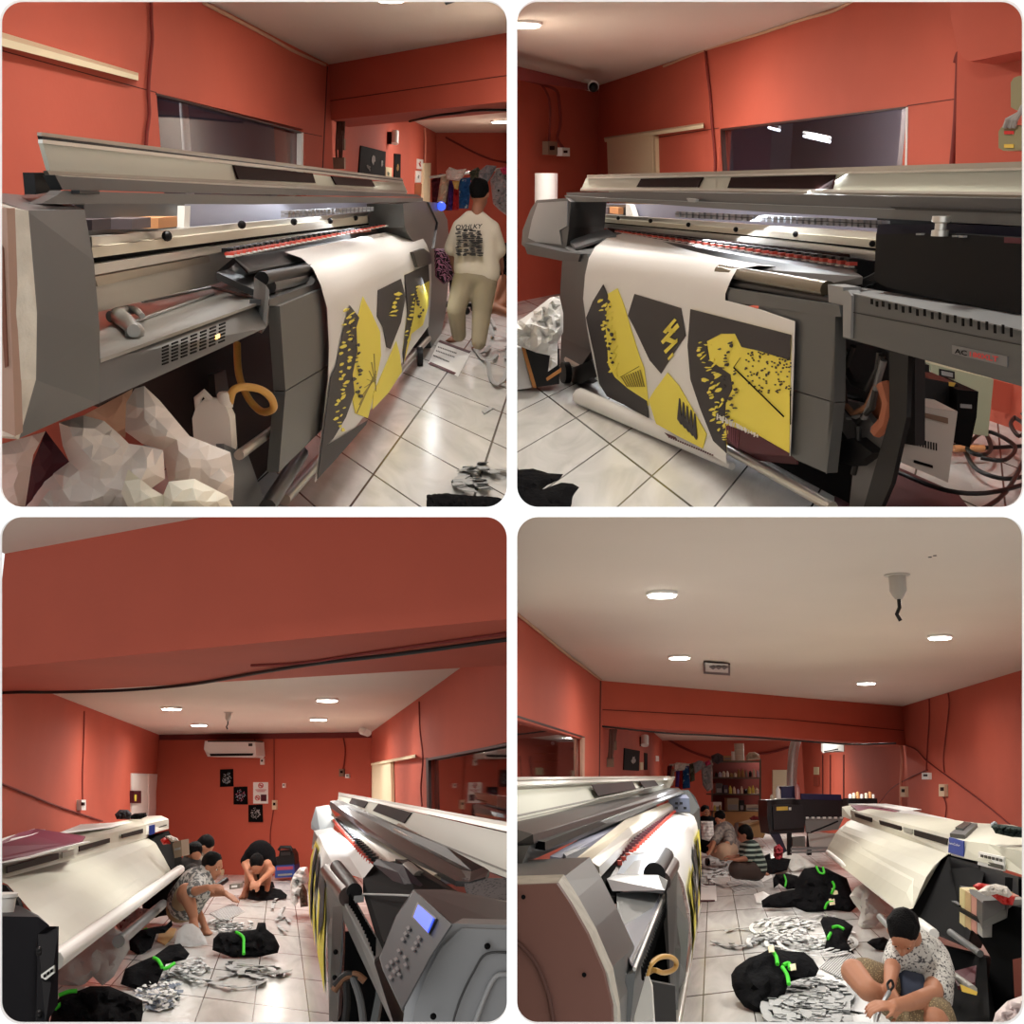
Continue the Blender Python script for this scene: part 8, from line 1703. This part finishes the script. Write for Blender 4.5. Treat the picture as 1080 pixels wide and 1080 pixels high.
T('plate_groove', pr, [R.W(x,y,pe,.03) for x,y in ((540,990),(552,1000),(566,1018),(577,1045),(582,1068),(586,1095))], .006, mat('brown_groove2',(84,54,46),.7))
for x,y in ((552,946),(616,1028)): build(MB().lathe(R.W(x,y,pe,.03),[(.006,0),(.006,.004)],MBLACK,10,axis=(0,-1,0)),'screw_hole',pr)
# jug and hose below the tray
jg = thing('plastic_jug','cream plastic jug standing under the tray, lower right view','jug',A(680,1080,4.6)); k = 4.6/1200; c = A(680,1085,4.6)
build(MB().loft([[c+V3((dx*k*s_,dy*k*s_*.6,z*k)) for dx,dy in ((-10,-10),(8,-10),(10,0),(8,10),(-10,10),(-11,0))] for z,s_ in ((0,1),(3,1.05),(40,.9),(48,.6),(52,.35))],PLAST),'bottle_body',jg,smooth=35); build(MB().lathe(c+V3((.0,0,50*k)),[(.014,0),(.014,.03)],ORANGE,12),'cap',jg,smooth=40)
T('drain_hose', None, [A(*q) for q in ((681,1032,4.6),(686,1018,4.6),(695,1010,4.7),(706,1009,4.8),(713,1014,4.9),(711,1022,4.9),(700,1026,4.8),(690,1023,4.75),(684,1026,4.9))], .01, YHOSE, label='amber hose looping out of the jug under the tray, lower right view', cat='hose')
puffY('white_paper_scrap',[(668,1085),(676,1078),(690,1074),(694,1085)],4.2,.02,PAPER,label='white paper corner at the bottom edge beside the jug',cat='paper',amp=.1)
striplamp(A(640,895,5.5)+V3((.1,0,.2)), A(712,852,12.8)+V3((.1,0,.15)), .06, 30, (.4,0,-1))
build(MB().lathe(R.G(745,914)+V3((0,0,.08)), [(.07,0),(.07,.05)], BLACK, 14, axis=(1,.2,0)),'caster_wheel',pr,smooth=40)
# ---- people
# far dark figure
p_, J = person('person with black hair in a black top sitting farthest behind the left printer', 24.5, base=A(746,895,24.5)); bd = MB(); hb = MB()
P = head(bd,hb,J(744,857),(.3,-1,-.2),(0,0,1),SKIN,1.15); eyes(P,p_,1.15); cap(bd,J(744,863),.06,J(745,868),.07,SKIN); chain(bd,[J(745,868),J(745,888)],[.13,.14],SKIN); chain(bd,[J(750,869),J(754,880,-.2),J(750,890,-.4)],[.055,.045,.035],SKIN); hand(bd,J(750,890,-.4),(-.3,-.6,-.5),(0,-.3,.9),1,SKIN,1.1)
build(bd,'body',p_,smooth=180,mods=fuse(bd,.022,3)); build(hb,'hair',p_,smooth=180,mods=fuse(hb,.02,2)); sb = MB(); chain(sb,[J(740,868,0),J(751,868,0)],[.13,.13],BLKC); chain(sb,[J(745,869),J(745,890)],[.19,.2],BLKC); build(sb,'shirt',p_,smooth=180,mods=fuse(sb,.025,3))
puffY('white_cloth',[(739,866),(752,866),(753,880),(748,887),(740,885)],20.2,.08,fabric('faint_striped_white',(214,210,206),(186,182,180),'stripe',6,.9,.5),label='white cloth held up in front of the seated people, lower right view',cat='cloth',amp=.5)
# grey shirt person leaning forward
p_, J = person('person in a grey patterned shirt sitting and leaning forward over work on the floor', 21.5, base=R.G(762,902)); bd = MB(); hb = MB()
P = head(bd,hb,J(759.5,864),(-.6,-.7,-.7),(0,0,1),SKIN,1.15); eyes(P,p_,1.15); cap(bd,J(761,871),.06,J(764,875),.07,SKIN); chain(bd,[J(764,876),J(768,895,.2)],[.13,.15],SKIN)
chain(bd,[J(758,877,-.1),J(753,888,-.3),J(750,897,-.5)],[.06,.048,.035],SKIN); hand(bd,J(750,897,-.5),(-.4,-.5,-.4),(0,-.3,.9),1,SKIN,1.1,.8); chain(bd,[J(769,877,-.1),J(768,889,-.4),J(759,894,-.6)],[.06,.048,.035],SKIN); hand(bd,J(759,894,-.6),(-.7,-.4,-.4),(0,-.3,.9),-1,SKIN,1.1,.8)
chain(bd,[J(769,895,.2),J(763,899,-.6),J(752,900,-.2)],[.12,.09,.06],SKIN)
build(bd,'body',p_,smooth=180,mods=fuse(bd,.022,3)); build(hb,'hair',p_,smooth=180,mods=fuse(hb,.02,2)); GS = fabric('grey_patterned_shirt',(150,142,134),(112,106,104),'noise',16,.9,.5)
sb = MB(); chain(sb,[J(759,876),J(768,877)],[.13,.13],GS); chain(sb,[J(764,877),J(768,894,.2)],[.19,.21],GS); chain(sb,[J(758,877,-.1),J(754,886,-.26)],[.1,.09],GS); chain(sb,[J(769,877,-.1),J(768,888,-.36)],[.1,.09],GS); build(sb,'shirt',p_,smooth=180,mods=fuse(sb,.025,3))
sb = MB(); KP = mat('tan_trousers',(176,146,122),.9); chain(sb,[J(769,896,.1),J(763,898.5,-.6)],[.17,.15],KP); chain(sb,[J(763,898,-.6),J(754,899,-.2)],[.14,.09],KP); build(sb,'trousers',p_,smooth=180,mods=fuse(sb,.025,3))
# striped shirt person
p_, J = person('person in a dark green striped t-shirt kneeling on the floor seen from the side', 17.6, base=R.G(787,925)); bd = MB(); hb = MB()
P = head(bd,hb,J(785.5,880.5),(-.8,.2,-.35),(0,0,1),SKIN2,1.12,cut='full'); cap(bd,J(788,888),.06,J(790,892),.07,SKIN2); chain(bd,[J(790,893),J(796,914)],[.12,.14],SKIN2)
chain(bd,[J(792,893,-.15),J(789,905,-.25),J(776,907,-.3)],[.06,.048,.034],SKIN2); hand(bd,J(776,907,-.3),(-1,0,.1),(0,-.2,.9),1,SKIN2,1.1,.9); chain(bd,[J(788,893,.2),J(784,903,.1),J(775,904,.0)],[.06,.048,.034],SKIN2); hand(bd,J(775,904,0),(-1,0,.1),(0,-.2,.9),-1,SKIN2,1.1,.9)
chain(bd,[J(796,916,.05),J(777,917,-.2),J(794,923,-.1)],[.13,.095,.06],SKIN2); foot(bd,R.G(800,924)+V3((0,0,.06)),(1,.2),SKIN2,1.05)
build(bd,'body',p_,smooth=180,mods=fuse(bd,.02,3)); build(hb,'hair',p_,smooth=180,mods=fuse(hb,.02,2)); ST = fabric('green_striped_shirt',(30,42,40),(150,166,156),'stripe',4.4,.9,.62,'Z')
sb = MB(); chain(sb,[J(789,893),J(791,897),J(796,914)],[.12,.17,.19],ST); chain(sb,[J(792,894,-.13),J(790,903,-.23)],[.1,.09],ST); chain(sb,[J(788,894,.15),J(785,901,.1)],[.1,.09],ST); build(sb,'shirt',p_,smooth=180,mods=fuse(sb,.022,3))
sb = MB(); DT = mat('dark_brown_trousers',(66,54,50),.9); chain(sb,[J(796,916),J(778,917,-.2)],[.18,.14],DT); chain(sb,[J(778,918,-.2),J(795,922,-.1)],[.12,.09],DT); build(sb,'trousers',p_,smooth=180,mods=fuse(sb,.022,3))
# man in the foreground cutting strips
p_, J = person('person sitting cross-legged in the foreground in a patterned white t-shirt and checked shorts, looking down', 6.5, base=R.G(960,1075)); bd = MB(); hb = MB(); k = 6.5/1200
P = head(bd,hb,J(953,984,-.05),(-.35,-.45,-1.0),(-.1,-.5,1),SKIN,1.0,cut='full'); eyes(P,p_,1.0)
cap(bd,J(960,990,.1),.058,J(966,1000,.18),.075,SKIN)
chain(bd,[J(967,1006,.2),J(972,1030,.32),J(970,1058,.4)],[.11,.13,.14],SKIN)
chain(bd,[J(946,1000,.12),J(940,1024,.0),J(938,1042,-.15)],[.052,.042,.03],SKIN); hand(bd,J(938,1042,-.15),(.1,-.5,-.8),(-.7,-.5,.3),1,SKIN,1.05,.8)
chain(bd,[J(988,1015,.2),J(984,1050,-.1),J(958,1058,-.35),J(944,1060,-.42)],[.058,.052,.04,.03],SKIN); hand(bd,J(944,1060,-.42),(-1,-.2,.0),(0,-.3,.9),-1,SKIN,1.05,.9)
chain(bd,[J(966,1062,.35),J(930,1040,.1),J(900,1025,.0)],[.12,.09,.068],SKIN); chain(bd,[J(900,1025,0),J(915,1044,-.15),J(945,1056,.05)],[.068,.058,.05],SKIN)
chain(bd,[J(972,1064,.3),J(985,1078,-.25),J(950,1085,-.1)],[.12,.085,.06],SKIN)
build(bd,'body',p_,smooth=180,mods=fuse(bd,.007,4)); build(hb,'hair',p_,smooth=180,mods=fuse(hb,.01,2))
WS_ = fabric('speckled_white_shirt',(206,204,198),(84,82,84),'noise',75,.9,.57)
sb = MB(); chain(sb,[J(952,1001,.14),J(980,1006,.22)],[.085,.1],WS_); chain(sb,[J(966,1004,.18),J(971,1026,.3),J(972,1044,.36)],[.13,.165,.175],WS_); chain(sb,[J(949,1002,.12),J(943,1014,.06)],[.075,.066],WS_); chain(sb,[J(986,1010,.2),J(990,1026,.1),J(988,1044,.0)],[.085,.088,.085],WS_); chain(sb,[J(956,1006,.14),J(958,1026,.22)],[.1,.11],WS_)
build(sb,'shirt',p_,smooth=180,mods=fuse(sb,.014,5))
sb = MB(); DN = mat('blue_denim_apron',(62,70,88),.9); chain(sb,[J(956,1035,.05),J(962,1058,.05)],[.06,.1],DN); chain(sb,[J(966,1046,.05),J(968,1060,.1)],[.1,.12],DN); build(sb,'denim_lap_cloth',p_,smooth=180,mods=fuse(sb,.014,4))
CH = fabric('beige_checked_shorts',(186,164,124),(120,104,80),'voronoi',110,.9,.3)
sb = MB(); chain(sb,[J(966,1062,.35),J(932,1040,.1),J(912,1030,.03)],[.16,.115,.1],CH); chain(sb,[J(972,1064,.3),J(984,1077,-.2),J(965,1080,-.2)],[.16,.12,.1],CH); build(sb,'shorts',p_,smooth=180,mods=fuse(sb,.014,4))
sb = MB(); 
for i_ in range(4):
    y_ = 1017+i_*5; rr_ = [J(978+q*3.4, y_+math.sin(q*.5)*1.5+q*.25, -.02+.0*q) for q in range(7)]
    sb.tube(rr_,.004,mat('shirt_stripe',(60,58,60),.8),6)
sc_ = thing('scissors','black handled scissors held by the seated man in the foreground','scissors',A(925,1065,6.2)); build(MB().tube([A(938,1046,6.15),A(930,1060,6.1),A(924,1082,6.05)],[.012,.01,.004],mat('steel_blade',(150,152,154),.3,metal=.8),8),'blade',sc_,smooth=40); build(MB().tube(spline([A(938,1046,6.15),A(936,1038,6.2),A(940,1034,6.2),A(942,1040,6.2),A(938,1046,6.15)]),.007,BLACK,8),'handle',sc_,smooth=40)
T('white_strip', None, [R.G(x,y,.04) for x,y in ((930,1052),(924,1062),(920,1075),(922,1090))], .012, WHT, label='white plastic strip being cut by the seated man, lower right view', cat='strip')
for i,q in enumerate(([(862,1046),(900,1030),(908,1042),(880,1060)],[(888,1042),(918,1050),(912,1068),(880,1062)],[(886,1072),(925,1068),(930,1090),(890,1090)])):
    build(MB().flat(q,.01+.006*i,.004,mat('offcut_grey_white',(206,207,208),.5)),'plastic_sheet',None,label=('pale plastic sheet left of the scissors nearest the heap','pale plastic sheet between the knee and the scissors','pale plastic sheet at the bottom edge below the scissors')[i],cat='sheet')
